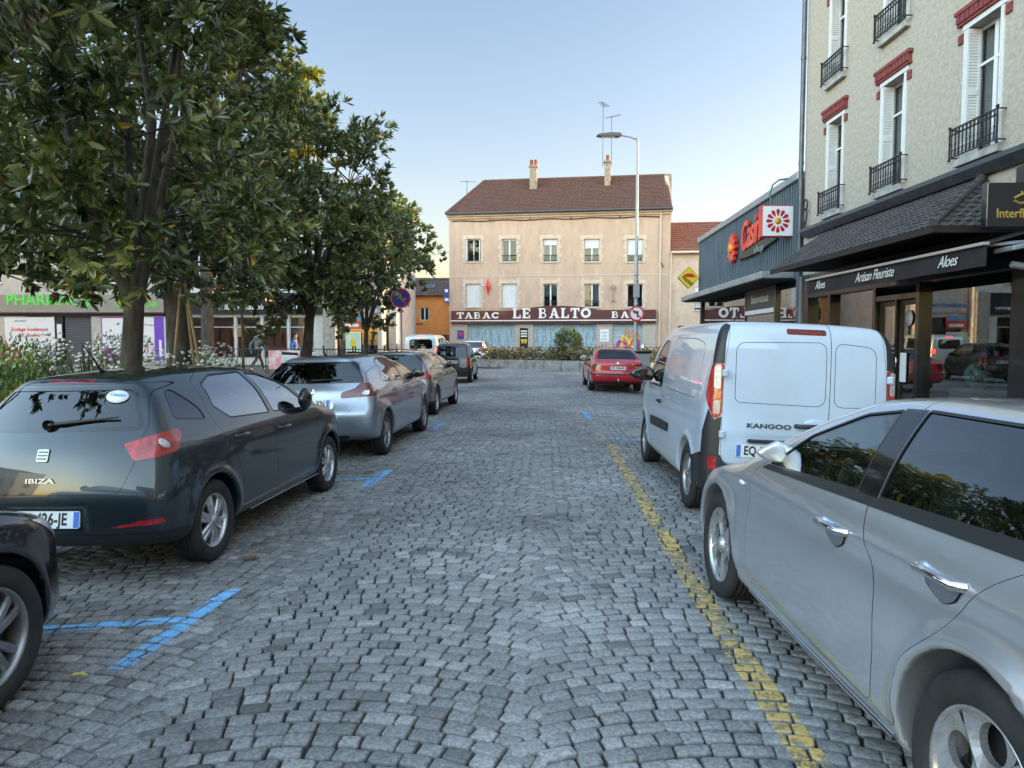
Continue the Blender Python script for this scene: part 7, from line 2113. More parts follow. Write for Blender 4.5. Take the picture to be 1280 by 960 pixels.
b = MB(); b.tube([(W_ + .05, -.35, 4.65), (W_ - .15, -.1, 4.4), (W_ - .15, -.1, 0)], .05, 8); b.build('downpipe', M_plaster_line, oh)
b = MB(); b.lathe([(0, .06), (.22, .02), (.33, -.08)], 14, 'y', 0, Matrix.Translation((W_ - .25, -.4, 4.55))); b.build('satellite_dish', M_zinc_pale, oh)
# insurance office facing the street, seen in the flower shop's glass
ins = facade_root('insurance_office', 'shop fronted building with grey fascia reading ASSURANCE UNIE beyond the square', 'shop', (-16.6, 41.0), math.pi / 2 * 0, .27) if False else None
# rows of houses closing the square behind the camera
def plain_block(label, left, rotz, w, d, h, mat, n, z=0.1, floors=(1.0, 4.2, 7.3)):
    r_ = facade_root('house', label, 'house', left, rotz, z); hs = []
    st = w / n
    for k in range(n):
        for f in floors:
            if f + 1.9 < h: hs.append((k * st + st * .3, k * st + st * .3 + 1.1, f, f + 1.7))
    wall('wall', w, h, hs, mat, r_, .2); shell(r_, w, d, h, mat)
    b = MB(); p = MB()
    for a, c, e, f in hs:
        for q in ((a, c, e, e + .06), (a, c, f - .06, f), (a, a + .06, e + .06, f - .06), (c - .06, c, e + .06, f - .06)): b.box(q[0], q[1], .1, .15, q[2], q[3])
        p.box(a + .06, c - .06, .12, .13, e + .06, f - .06)
    wo_ = b.build('window_frames', M_pvc, r_); p.build('pane', M_pane, wo_)
    courses('roof', [(-.2, -.3, h), (w + .2, -.3, h), (w + .2, d * .5, h + 2.4), (-.2, d * .5, h + 2.4)], 10, M_roof, r_)
    b = MB(); b.add([(-.2, d + .1, h), (w + .2, d + .1, h), (w + .2, d * .5, h + 2.4), (-.2, d * .5, h + 2.4)], [(0, 1, 2, 3)]); b.build('roof_back', M_roof, r_)
    return r_
plain_block('cream house closing the street behind the camera', (14, -26), math.pi, 22, 9, 9.5, M_upper, 7)
plain_block('white house on the far side of the square', (-30, -24), math.pi / 2, 20, 9, 8.0, M_upper2, 6)
plain_block('pale house on the far side of the square next to the white one', (-30, -3), math.pi / 2, 22, 9, 9.0, M_upper, 7)

plain_block('ochre house between the pale house and the pharmacy building', (-35, 19.5), math.pi / 2, 20.5, 9, 8.5, M_render_pink2, 6)
# ------------------------------------------------------------------ street furniture
lamp = thing('street_lamp', 'tall slim galvanised street lamp rising behind the red saloon', 'lamp', (5.2, 30.0, .2))
b = MB(); b.tube([(0, 0, 0), (0, 0, 1.4), (0, 0, 1.5), (0, 0, 10.05)], [.11, .11, .085, .05], 14); b.lathe([(.16, 0), (.16, .03), (.12, .05)], 14); b.build('pole', M_steel, lamp)
b = MB(); b.tube([(0, 0, 9.98), (-.35, 0, 10.10), (-.72, 0, 10.16)], [.04, .035, .035], 8); b.lathe([(.055, 9.9), (.058, 10.08), (0, 10.1)], 12); b.build('arm', M_steel, lamp)
b = MB(); b.prism([(-1.72, 10.12), (-1.62, 10.20), (-1.1, 10.26), (-.72, 10.24), (-.66, 10.14), (-.8, 10.08), (-1.5, 10.08)], 'y', -.15, .15); b.build('lamp_head', P('lamp_grey', (.09, .095, .10), .4), lamp, .02)
b = MB(); b.box(-1.5, -.95, -.1, .1, 10.068, 10.079); b.build('lens', V_clear, lamp)
b = MB()
for zz in (3.0, 4.0, 4.25): b.lathe([(.095, zz), (.10, zz + .01), (.10, zz + .06), (.09, zz + .07)], 14)
b.box(-.12, .12, -.13, .02, 3.3, 3.85); b.build('collar', M_steel, lamp)
def disc(parent, name, r, y0, y1, mat, x=0, z=0, n=36, ri=0.0):
    b = MB(); b.lathe([(ri, y0), (r, y0), (r, y1), (ri, y1)] if ri else [(0, y0), (r, y0), (r, y1), (0, y1)], n, 'y', 0, Matrix.Translation((x, 0, z)), closed=bool(ri), smooth=False); return b.build(name, mat, parent)
lamp.scale = (1, 1, .974)
ns = thing('no_left_turn_sign', 'round white sign with red ring and crossed left-turn arrow on the street lamp pole', 'sign', (5.2, 29.86, 2.75))
disc(ns, 'sign_back', .33, 0, .03, M_steel); disc(ns, 'sign_face', .325, -.008, -.001, M_signwhite); disc(ns, 'ring', .325, -.014, -.0085, M_red, ri=.255)
b = MB(); b.prism([(.02, -.17), (.08, -.17), (.08, .10), (-.06, .10), (-.06, .15), (-.17, .07), (-.06, -.01), (-.06, .04), (.02, .04)], 'y', -.013, -.0085); b.build('arrow', M_dark, ns)
b = MB(); T = Matrix.Rotation(R_(45), 4, 'Y'); b.box(-.26, .26, -.019, -.0145, -.025, .025, 0, T); b.build('slash', M_red, ns)
np_ = thing('no_parking_sign', 'round blue no-parking sign with red ring on a thin post by the left parking row', 'sign', (-3.72, 24.0, .1))
b = MB(); b.tube([(0, 0.03, 0), (0, 0.03, 3.3)], .03, 10); b.build('post', M_steel, np_)
disc(np_, 'sign_back', .335, -.025, .0, M_steel, 0, 2.93); disc(np_, 'sign_face', .325, -.034, -.026, M_signblue, 0, 2.93); disc(np_, 'ring', .325, -.040, -.0345, M_red, 0, 2.93, ri=.265)
disc(np_, 'rim', .338, -.0415, -.030, M_signwhite, 0, 2.93, ri=.325)
b = MB(); T = Matrix.Translation((0, 0, 2.93)) @ Matrix.Rotation(R_(45), 4, 'Y'); b.box(-.27, .27, -.046, -.041, -.035, .035, 0, T); b.build('slash', M_red, np_)
b = MB(); T = Matrix.Translation((0, 0, 2.93))
for q in ([(-.16, .08), (-.02, .14), (.02, .05)], [(-.12, -.02), (-.03, .06), (.0, -.04)], [(.06, -.1), (.12, .02), (.17, -.04)]): b.tube([(p[0], -.050, p[1]) for p in q], .018, 5, 0, T)
b.build('scratches', P('scratch_yellow', (.6, .5, .2), .6), np_)
po = thing('post', 'thin dark post in front of the dark glazed shop', 'post', (-6.2, 25.5, .27)); b = MB(); b.tube([(0, 0, 0), (0, 0, 2.9)], .045, 8); b.build('pole', M_iron, po)
b = MB(); b.lathe([(0, -.02), (.25, -.02), (.25, .0), (0, .0)], 20, 'y', 0, Matrix.Translation((-.2, 0, 2.75))); b.build('sign_face', M_signwhite, po)
# raised planter at the street's end
pa = [(-2.2, 38.4), (.7, 37.0), (3.3, 35.0), (6.4, 32.9), (6.9, 33.4)]
pl = thing('planter', 'long low concrete planter wall across the end of the street', 'planter', (0, 0, 0))
b = MB(); zt = .62
def offp(i, d):
    a, c = Vector(pa[max(i - 1, 0)]), Vector(pa[min(i + 1, 3)]); t = (c - a).normalized(); return Vector(pa[i]) + Vector((-t.y, t.x)) * d
for i in range(3):
    for k in range(3):
        u0, u1 = k / 3 + .004, (k + 1) / 3 - .004
        A, C = offp(i, 0).lerp(offp(i + 1, 0), u0), offp(i, 0).lerp(offp(i + 1, 0), u1); A2, C2 = offp(i, .12).lerp(offp(i + 1, .12), u0), offp(i, .12).lerp(offp(i + 1, .12), u1); A3, C3 = offp(i, .38).lerp(offp(i + 1, .38), u0), offp(i, .38).lerp(offp(i + 1, .38), u1)
        V = [(A.x, A.y, 0), (C.x, C.y, 0), (C2.x, C2.y, zt), (A2.x, A2.y, zt), (A3.x, A3.y, zt), (C3.x, C3.y, zt), (C3.x, C3.y, 0), (A3.x, A3.y, 0)]
        b.add(V, [(0, 1, 2, 3), (3, 2, 5, 4), (4, 5, 6, 7), (0, 3, 4, 7), (1, 6, 5, 2)])
b.build('wall', M_conc, pl)
b = MB()
for i in range(3):
    A, C, D, E = offp(i, .36), offp(i + 1, .36), offp(i + 1, 2.4), offp(i, 2.4); b.add([(A.x, A.y, .55), (C.x, C.y, .55), (D.x, D.y, .55), (E.x, E.y, .55)], [(0, 1, 2, 3)]); b.add([(D.x, D.y, .0), (E.x, E.y, .0), (E.x, E.y, .6), (D.x, D.y, .6)], [(0, 1, 2, 3)])
b.build('soil', M_soil, pl)
B_, n = [], 5200
for i in range(3):
    m = n // 3; u = rng.uniform(0, 1, m); v = rng.uniform(.42, 2.2, m); h = rng.uniform(0, 1, m) ** .7
    A, C = np.array(offp(i, 0)), np.array(offp(i + 1, 0)); t = (C - A) / np.linalg.norm(C - A); nn = np.array([-t[1], t[0]])
    p = A + (C - A) * u[:, None] + nn * v[:, None]; top = 1.12 + .10 * np.sin(u * 19 + i) + .06 * np.sin(u * 47) - .12 * (v < .6)
    B_.append(np.concatenate([p, (.52 + (top - .5) * h)[:, None]], 1))
B_ = np.concatenate(B_); m = len(B_)
V, F = leaves(B_, unit(m) + np.array([0, -.2, .6]), np.array([0, -.4, .8]) + unit(m) * .6, rng.uniform(.10, .2, m), rng.uniform(.05, .10, m))
hg = np_mesh('hedge', V, F, M_hedge_leaf, None, False, {'tone': np.repeat(rng.uniform(0, 1, m), 8)}, 3); tag(hg, 'low brownish hedge growing in the concrete planter', 'hedge')
t = thing('oleander_shrub', 'tall bushy oleander growing out of the hedge', 'shrub', (2.95, 37.2, .55)); b = MB()
for k in range(14):
    a = k * .45; b.tube([(math.cos(a) * .08, math.sin(a) * .08, 0), (math.cos(a) * .35, math.sin(a) * .35, .8), (math.cos(a) * .6, math.sin(a) * .6, 1.4)], [.02, .015, .006], 5, cap=False)
b.build('stem', M_bark, t); m = 1500; d = unit(m); B2 = np.array([0, 0, .95]) + d * np.array([.72, .72, .75]) * rng.uniform(.3, 1, m)[:, None] ** .6
V, F = leaves(B2, d + np.array([0, 0, .9]), np.array([0, -.3, .7]) + unit(m) * .6, rng.uniform(.14, .24, m), rng.uniform(.03, .05, m)); np_mesh('foliage', V, F, M_olea, t, False, {'tone': np.repeat(rng.uniform(0, 1, m), 8)}, 3)
# crossed pedestrian barriers
def barrier(x, y, L, rot, z, label, mat=None, name='barrier', cross=True, group='crossed metal barriers'):
    t = thing(name, label, 'barrier', (x, y, z), rot, group); m = mat or M_iron
    for sx in (0, L):
        b = MB(); b.tube([(sx, 0, 0), (sx, 0, 1.08)], .028, 8); b.ball((sx, 0, 1.1), .035, 0, 8, 6); b.build('post', m, t)
    b = MB()
    for zz in (.28, 1.0): b.tube([(.0, 0, zz), (L, 0, zz)], .02, 6)
    b.build('rail', m, t)
    b = MB()
    if cross: b.tube([(.03, 0, .3), (L - .03, 0, .98)], .014, 5); b.tube([(.03, 0, .98), (L - .03, 0, .3)], .014, 5)
    else:
        for k in range(1, int(L / .12)): b.tube([(k * .12, 0, .28), (k * .12, 0, 1.0)], .009, 4)
    b.build('infill', m, t); return t
M_barr = P('barrier_blue_grey', (.035, .05, .06), .5)
for k in range(5): barrier(-.6 + 1.55 * k, 43.6 - .2 * k, 1.4, -.13, .24, ['leftmost crossed barrier in front of the café shutter', 'second crossed barrier from the left, before the café', 'crossed barrier left of the oleander', 'crossed barrier right of the oleander', 'crossed barrier behind the red saloon'][k], M_barr)
for k in range(2): barrier(8.0 + 1.2 * k, 43.0, .95, -.1, .24, ['crossed barrier beside the café downpipe', 'crossed barrier nearest the annex door'][k], M_iron)
M_gbar = P('barrier_green', (.03, .09, .07), .5)
for k in range(3): barrier(-11.6 + 1.5 * k, 29.5, 1.4, 0, .27, ['green railing beside the walking person', 'green railing in front of the person in blue', 'green railing behind the leaning trunk'][k], M_gbar, 'railing', False, 'green railings on the square')
for k in range(3): barrier(-7.4 + 1.25 * k, 28.0, 1.15, 0, .27, ['dark railing under the mint poster', 'dark railing below the dark glazed shop', 'dark railing nearest the no-parking sign'][k], M_iron, 'railing', False, 'dark railings on the square')
bn = MB(); bn.box(-10.05, -8.75, 29.40, 29.43, .45, 1.22); tag(bn.build('banner', M_pinkish), 'crumpled white and pink banner tied to the green railing', 'banner')
for x, y, lab in ((7.05, 41.2, 'left of the two short dark bollards with pale tops by the red saloon'), (7.5, 41.0, 'right of the two short dark bollards with pale tops by the red saloon')):
    t = thing('bollard', lab, 'bollard', (x, y, .22), 0, 'bollards before the café'); b = MB(); b.lathe([(.07, 0), (.06, .95), (0, .97)], 12); b.build('post', M_iron, t); b = MB(); b.lathe([(.062, .96), (.075, .98), (.075, 1.15), (0, 1.2)], 12); b.build('top', M_signwhite, t)
bi = thing('wheelie_bin', 'light grey wheelie bin with dark lid beyond the red saloon', 'bin', (4.95, 27.6, .14), .3)
b = MB(); b.prism([(-.26, .12), (.26, .12), (.31, 1.0), (-.31, 1.0)], 'y', -.33, .33); b.build('body', P('bin_grey', (.42, .43, .44), .6), bi, .03); b = MB(); b.box(-.34, .34, -.38, .36, 1.002, 1.08); b.build('lid', V_trim, bi, .02); b = MB(); b.lathe([(.0, -.3), (.1, -.3), (.1, .3), (0, .3)], 14, 'x', 0, Matrix.Translation((0, .28, .1))); b.build('wheels', V_trim, bi)
# overhead wires
for k, (p0, p1, sag, lab) in enumerate((((-4.2, 48.5, 7.6), (-20, 38, 6.2), .6, 'thin overhead wire sagging from the café corner to the left'), ((-4.2, 48.5, 5.8), (-19, 40.2, 5.4), .3, 'lower thin overhead wire left of the café building'))):
    b = MB(); pts = [Vector(p0).lerp(Vector(p1), q / 16) - Vector((0, 0, sag * 4 * (q / 16) * (1 - q / 16))) for q in range(17)]; b.tube(pts, .014, 4); tag(b.build('overhead_wire', M_iron), lab, 'wire', 'overhead wires')
# scooter
sc_ = thing('motor_scooter', 'white motor scooter parked on the square near the person in blue', 'scooter', (-8.55, 29.0, .27), .2)
for k, x in enumerate((-.62, .62)):
    b = MB(); b.lathe([(.14, -.05), (.24, -.05), (.25, 0), (.24, .05), (.14, .05)], 20, 'y', 0, Matrix.Translation((x, 0, .25))); b.lathe([(0, -.03), (.14, -.03), (.14, .03), (0, .03)], 16, 'y', 0, Matrix.Translation((x, 0, .25))); b.build('wheel', V_tyre, sc_)
b = MB(); b.prism(rounded([(-.85, .45), (-.25, .35), (.2, .28), (.38, .30), (.55, .85), (.42, .9), (.22, .45), (-.15, .48), (-.2, .75), (-.75, .78)], .06), 'y', -.14, .14); b.build('body', M_white, sc_, .04, 2)
b = MB(); b.prism(rounded([(-.78, .78), (-.15, .76), (-.15, .86), (-.78, .9)], .04), 'y', -.12, .12); b.build('seat', V_trim, sc_, .02); b = MB(); b.tube([(.62, 0, .25), (.45, 0, .95), (.42, 0, 1.05)], .03, 6); b.tube([(.38, -.32, 1.08), (.42, 0, 1.04), (.38, .32, 1.08)], .018, 6); b.prism([(.5, .9), (.36, 1.3), (.34, 1.3), (.46, .9)], 'y', -.2, .2); b.build('handlebar', M_steel, sc_)

# ------------------------------------------------------------------ people
def skin_mesh(name, joints, edges, mat, parent, sub=2):
    """one continuous surface grown round a skeleton: joints name -> (point, radius)"""
    ks = list(joints); me = bpy.data.meshes.new(name); me.from_pydata([joints[k][0] for k in ks], [(ks.index(a), ks.index(c)) for a, c in edges], [])
    o = bpy.data.objects.new(name, me); COL.objects.link(o)
    o.modifiers.new('skin', 'SKIN'); sv = me.skin_vertices[0].data
    for i, k in enumerate(ks):
        r = joints[k][1]; sv[i].radius = (r, r) if not isinstance(r, tuple) else r; sv[i].use_root = i == 0
    s_ = o.modifiers.new('sub', 'SUBSURF'); s_.levels = sub; s_.render_levels = sub
    bpy.context.view_layer.update(); m2 = bpy.data.meshes.new_from_object(o.evaluated_get(bpy.context.evaluated_depsgraph_get()))
    bpy.data.objects.remove(o); m2.materials.clear(); m2.materials.append(mat); m2.polygons.foreach_set('use_smooth', [True] * len(m2.polygons)); m2.name = name
    return link(bpy.data.objects.new(name, m2), parent)
M_skin = P('skin', (.35, .20, .14), .6); M_hair = P('hair_dark', (.02, .015, .012), .7)
def person(label, loc, rot, top, arms, trousers, stride):
    """x forwards; stride > 0 = left leg ahead"""
    t = thing('person', label, 'person', loc, rot); s_ = stride
    J = {'pelvis': ((0, 0, .95), .12), 'chest': ((.02, 0, 1.25), .13), 'neck': ((.03, 0, 1.47), .055), 'head': ((.06, 0, 1.60), .085), 'crown': ((.05, 0, 1.70), .07)}
    E = [('pelvis', 'chest'), ('chest', 'neck'), ('neck', 'head'), ('head', 'crown')]
    for sg, nm in ((1, 'l'), (-1, 'r')):
        q = s_ * sg
        J['hip' + nm] = ((0, sg * .09, .90), .085); J['knee' + nm] = ((q * .22 + .05, sg * .1, .50), .055); J['ankle' + nm] = ((q * .42 - (.10 if q < 0 else 0), sg * .1, .09 + (.06 if q < 0 else 0)), .04); J['toe' + nm] = ((q * .42 + .16 - (.08 if q < 0 else 0), sg * .11, .035), .035)
        J['sh' + nm] = ((.01, sg * .18, 1.40), .06); J['el' + nm] = ((-q * .16 - .04, sg * .25, 1.13), .042); J['wr' + nm] = ((-q * .26 + .08, sg * .23, .90), .03); J['hand' + nm] = ((-q * .28 + .12, sg * .22, .82), .035)
        E += [('pelvis', 'hip' + nm), ('hip' + nm, 'knee' + nm), ('knee' + nm, 'ankle' + nm), ('ankle' + nm, 'toe' + nm), ('chest', 'sh' + nm), ('sh' + nm, 'el' + nm), ('el' + nm, 'wr' + nm), ('wr' + nm, 'hand' + nm)]
        for f in range(4): J['f%d' % f + nm] = ((-q * .28 + .15 + .004 * f, sg * .22 + (f - 1.5) * .017, .735 + .006 * abs(f - 1.5)), .008); E.append(('hand' + nm, 'f%d' % f + nm))
        J['th' + nm] = ((-q * .28 + .17, sg * .20, .79), .01); E.append(('hand' + nm, 'th' + nm))
    body = skin_mesh('body', J, E, M_skin, t)
    h = MB(); h.ball((.045, 0, 1.675), (.105, .09, .10), 0, 14, 9); h.build('hair', M_hair, t)
    f = MB(); f.ball((.15, 0, 1.60), (.018, .014, .022), 0, 8, 6); f.ball((.13, .035, 1.635), .011, 0, 8, 6); f.ball((.13, -.035, 1.635), .011, 0, 8, 6); f.build('face', M_skin, t)
    def sub_(keys, gr): return {k: (J[k][0], J[k][1] * gr[1] + gr[0]) for k in keys}
    ks = ['pelvis', 'chest', 'neck', 'shl', 'ell', 'wrl', 'shr', 'elr', 'wrr']; jj = sub_(ks, (.028, 1.0)); jj['neck'] = ((.0, 0, 1.44), .075)
    skin_mesh('jacket', jj, [e for e in E if e[0] in ks and e[1] in ks], top, t)
    ks = ['pelvis', 'hipl', 'kneel', 'anklel', 'hipr', 'kneer', 'ankler']; skin_mesh('trousers', sub_(ks, (.018, 1.0)), [e for e in E if e[0] in ks and e[1] in ks], trousers, t)
    ks = [('anklel', 'toel'), ('ankler', 'toer')]
    for a, c in ks: skin_mesh('shoe', {a: (tuple(np.array(J[a][0]) - (0.03, 0, .04)), .05), c: (J[c][0], .042)}, [(a, c)], V_trim, t)
    if arms:
        hd = MB(); hd.ball((-.07, 0, 1.47), (.10, .13, .09), 0, 12, 8); hd.build('hood', top, t)
    return t
person('person in grey hooded jacket and dark trousers walking away past the bed', (-11.35, 31.8, .27), R_(60), P('hoodie_grey', (.13, .15, .16), .9, var=.2, scale=8), True, P('trousers_black', (.015, .015, .018), .9), 1)
person('person in bright blue jacket half hidden by the leaning trunk', (-9.75, 32.0, .27), R_(20), P('jacket_blue', (.015, .09, .38), .8), False, P('trousers_navy', (.02, .025, .04), .9), -.8)
# flower shop window display
SX = 8.0
pot_plant(8.7, 13.4, .2, 1.5, .35, 'leafy green plant in the middle of the flower shop window', M_shrub_leaf); pot_plant(9.0, 12.1, .2, 1.2, .4, 'plant with pale flowers right in the flower shop window', M_olea, 120, M_petal); pot_plant(9.2, 16.8, .2, 1.4, .4, 'plant behind the left flower shop window', M_shrub_leaf); pot_plant(8.6, 12.7, .2, .9, .3, 'low plant with pink flowers in the flower shop window', M_lime_leaf, 100, M_petal_p)
b = MB(); b.lathe([(.06, 0)] + [(.24 * math.sin(math.pi * k / 16) + (.010 if k % 2 else 0), .24 - .24 * math.cos(math.pi * k / 16)) for k in range(1, 16)] + [(.05, .48)], 24, 'z', 0, Matrix.Translation((8.6, 13.1, .72))); tag(b.build('paper_lantern', P('paper_pale_blue', (.42, .60, .62), .8)), 'round pale blue paper lantern in the flower shop window', 'lantern')
b = MB(); b.box(8.3, 9.0, 12.9, 13.5, .2, .715); tag(b.build('display_stand', P('stand_grey', (.25, .25, .24), .7), None, .02), 'grey stand under the paper lantern in the flower shop', 'stand')
b = MB(); b.box(10.4, 10.46, 11.7, 12.9, 2.0, 2.45); tag(b.build('wall_panel', P('panel_lime', (.50, .60, .08), .5)), 'lime yellow panel inside the flower shop', 'sign')
p_ = poster(rs, 'poster', .05, .85, .25, 2.7, -.03, M_purple); b = MB(); b.box(.15, .75, -.05, -.044, .5, 1.5); b.build('poster_panel', M_signwhite, p_)
V_silver_shaded = paint('paint_silver_shaded', (.30, .33, .38), .85, .3)  # darker copy of the estate's silver: recess shade put into the colour
# ------------------------------------------------------------------ white panel van (right)
def spec_van(mats, glazed=False, h=.028):
    W = .865
    hh = 1.81
    sec = [(0, .2), (W - .16, .20), (W - .05, .27), (W - .01, .42), (W, .62), (W, .86), (W - .012, 1.02), (W - .045, 1.28), (W - .095, 1.56), (W - .135, 1.70), (W - .21, 1.78), (W - .4, 1.815), (0, 1.835)]
    sec = sec + [(-a, b) for a, b in sec[-2:0:-1]]
    fd = [(2.50, .30), (2.54, .70), (2.48, 1.06), (2.16, 1.40), (1.95, 1.62), (1.70, 1.70), (1.42, 1.71), (1.36, 1.1), (1.36, .30)]
    cuts = [dict(kind='pane', name='window', view='side', poly=[(2.40, 1.06, .05), (1.46, 1.06, .04), (1.48, 1.60, .06), (1.70, 1.62, .05), (1.92, 1.53)], r=.03, frame=.025, mat='glass')]
    if glazed:
        cuts += [dict(kind='pane', name='window', view='side', poly=[(1.28, 1.08), (.40, 1.08), (.42, 1.62), (1.28, 1.64)], r=.06, frame=.025, mat='dark_glass'),
                 dict(kind='pane', name='quarter_window', view='side', poly=[(.28, 1.08), (-.38, 1.08), (-.34, 1.56), (.28, 1.61)], r=.06, frame=.025, mat='dark_glass'),
                 dict(kind='pane', name='rear_window', view='rear', poly=[(-.56, 1.12, .14), (.56, 1.12, .14), (.52, 1.57, .14), (-.52, 1.57, .14)], r=.14, frame=.03, frame_mat='gloss', mat='dark_glass', frame_name='rear_window_surround'),
                 dict(kind='patch', name='high_brake_lamp', view='rear', mat='lit', poly=[(-.20, 1.66), (.20, 1.66), (.20, 1.72), (-.20, 1.72)], r=.01),
                 dict(kind='wrap', name='tail_lamp', mat='lit', poly=[(.71, 1.12, .03), (.71, .88, .03), (1.02, .92, .04), (.98, 1.10, .04)], r=.02),
                 dict(kind='panel', name='tailgate', view='rear', poly=[(-.66, .56, .1), (.66, .56, .1), (.66, 1.3), (.60, 1.74), (-.60, 1.74), (-.66, 1.3)], r=.05)]
    else:
        lampR = [(.70, 1.40, .03), (.69, .93, .04), (.99, .93), (.99, 1.42)]
        cuts += [dict(kind='line', view='side', poly=[(1.22, 1.07), (-.28, 1.07), (-.22, 1.58), (.2, 1.63), (1.22, 1.64)], r=.12, gap=.012),
                 dict(kind='wrap', name='tail_lamp', mat='red', poly=[(.775, 1.41, .03), (.755, .96, .05), (.83, .92, .05), (.98, 1.12, .05), (.92, 1.40, .02)], r=.02),
                 dict(kind='wrap', name='corner_trim', mat='trim', poly=[(.775, 1.41), (.915, 1.40), (.92, 1.56), (.95, 1.77, .03), (.80, 1.74, .03)], r=.004),
                 dict(kind='wrap', name='corner_trim', mat='trim', poly=[(.755, .95), (.755, .60), (1.0, .60), (.99, .80), (.91, 1.01), (.83, .92)], r=.004),
                 dict(kind='wrap', name='reflector', mat='red', poly=[(.775, .615), (.775, .485), (.87, .485), (.87, .615)], r=.01, off=.014),
                 dict(kind='patch', name='high_brake_lamp', view='rear', mat='darkred', poly=[(-.17, 1.685), (.17, 1.685), (.17, 1.735), (-.17, 1.735)], r=.02),
                 dict(kind='wrap', name='bumper', mat='trim', poly=[(.0, .18), (1.2, .18), (1.20, .40), (1.24, .56), (1.0, .62), (.74, .62, .03), (.70, .545, .06), (.0, .535)], r=.0, off=.012),
                 dict(kind='line', view='rear', poly=[(.60, 1.60), (.60, 1.08, .06), (-.17, 1.07), (-.17, 1.63)], r=.09, gap=.01),
                 dict(kind='line', view='rear', poly=[(-.24, 1.63), (-.24, 1.07), (-.60, 1.08, .06), (-.60, 1.60)], r=.09, gap=.01),
                 dict(kind='panel', name='rear_door', view='rear', poly=[(.695, .55, .08), (.70, 1.3), (.645, 1.79), (-.205, 1.80), (-.205, .53)], r=.02, gap=.006),
                 dict(kind='panel', name='rear_door', view='rear', poly=[(-.205, .53), (-.205, 1.80), (-.645, 1.79), (-.70, 1.3), (-.695, .55, .08)], r=.02, gap=.006),
                 dict(kind='patch', name='rub_strip', view='side', mat='trim', poly=[(2.02, .575), (1.36, .595), (1.36, .70), (2.06, .68)], r=.012, off=.012),
                 dict(kind='patch', name='rub_strip', view='side', mat='trim', poly=[(1.345, .595), (.92, .61), (.92, .70), (1.345, .70)], r=.012, off=.012)]
    cuts += [dict(kind='panel', name='door', view='side', poly=fd, r=.05),
             dict(kind='pane', name='windscreen', view='front', poly=[(-.72, 1.12), (.72, 1.12), (.62, 1.70), (-.62, 1.70)], frame=.03, mat='screen'),
             dict(kind='wrap', name='headlamp', end='front', mat='clear', poly=[(.6, .80), (1.0, .80), (1.2, 1.0), (.8, .98)], r=.04)]
    return dict(mats=mats, W=W, H=hh, x=(-.72, 3.40), wb=2.62, R=.315, RA=.365, tw=.205, rimR=.20, rim=(8, 'single'), track_in=.03, belt=1.06, seat_x=(.6, 1.55), rear_seat=glazed, h=h, blur=.025,
        side=[(-.62, .30), (-.70, .36), (-.72, .50), (-.715, .80), (-.70, 1.10), (-.67, 1.42), (-.63, 1.66), (-.57, 1.755), (-.40, 1.80), (0, 1.815), (.7, 1.825), (1.35, 1.815), (1.75, 1.77), (2.1, 1.60), (2.45, 1.28), (2.65, 1.13), (3.05, 1.02), (3.28, .88), (3.38, .68), (3.40, .48), (3.34, .28), (3.05, .21), (.3, .22), (-.3, .25)],
        sec=sec, plan=generic_plan(W, -.72, 3.40, .13, .38), bowR=.05, bowF=.22, taper=.02, taper_x=.6, flare=.016, k=(.07, .07), rear_x=.1,
        extra=[crease((2.7, .86), (-.4, .92), .010)] + ([] if glazed else [recess(0, -.70, .60, .60, .79, .03)]), cuts=cuts)
pt = paint('paint_white_van', (.47, .56, .68), .0, .28)
Mx = vm(pt, rim=V_rim_dark)
r, made, hit = car(spec_van(Mx), (1.66, 6.82), 1.8, 2.6, False, 'white panel van with black rear bumper parked ahead of the silver estate car', 'van', 'cars parked along the right kerb', 'parked_van')
T = on_rear(hit, .31, .665, .010); plate(r, Mx, T.translation, 2, 'EQ-395-VB')
b = MB(T); b.box(-.17, .26, .075, .105, -.012, .03); b.build('plate_lamp_bar', V_trim, r, .01)
badge_text(r, Mx, hit, 'KANGOO', .30, .885, .055, V_gloss, bold=.001, sx=1.55)
T = on_rear(hit, -.085, .90, .004); b = MB(T)
b.tube([(-.16, 0, -.005), (-.13, 0, .028), (0, .003, .034), (.13, 0, .028), (.16, 0, -.005)], .019, 8); ho = b.build('door_handle', V_trim, r)
b = MB(T); b.lathe([(0, .003), (.075, .003), (.085, -.002)], 24, 'z', 0, Matrix.Translation((0, .022, -.004)) @ Matrix.Diagonal((1.1, .55, 1, 1))); b.build('handle_recess', pt, ho)
T = on_rear(hit, -.085, .775, .002); b = MB(T); b.box(-.032, .032, -.03, .03, -.01, .018); b.build('door_lock', V_trim, r, .008)
for sg in (1, -1):
    for zz in (1.33, .80):
        b = MB(); b.cbox((-.70, sg * .70, zz), (.05, .045, .065)); b.build('hinge', pt, r, .01)
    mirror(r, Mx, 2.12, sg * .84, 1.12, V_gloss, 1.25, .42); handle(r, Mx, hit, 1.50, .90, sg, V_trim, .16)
    # clear lens in the tall lamp cluster
    T = on_rear(hit, sg * .745, 1.29, .006); b = MB(T); b.prism(rounded([(-.028, -.10), (.03, -.10), (.03, .10), (-.028, .10)], .02), 'z', 0, .004); b.build('indicator_lens', V_clear_dull, r)
    T = on_rear(hit, sg * .745, 1.03, .006); b = MB(T); b.prism(rounded([(-.025, -.06), (.03, -.06), (.03, .06), (-.025, .06)], .02), 'z', 0, .004); b.build('reversing_lamp', V_clear_dull, r)
b = MB(); b.tube([(1.78, .0, 1.80), (1.74, 0, 1.82), (1.55, 0, 1.98)], [.012, .012, .004], 6); b.build('aerial', V_trim, r)

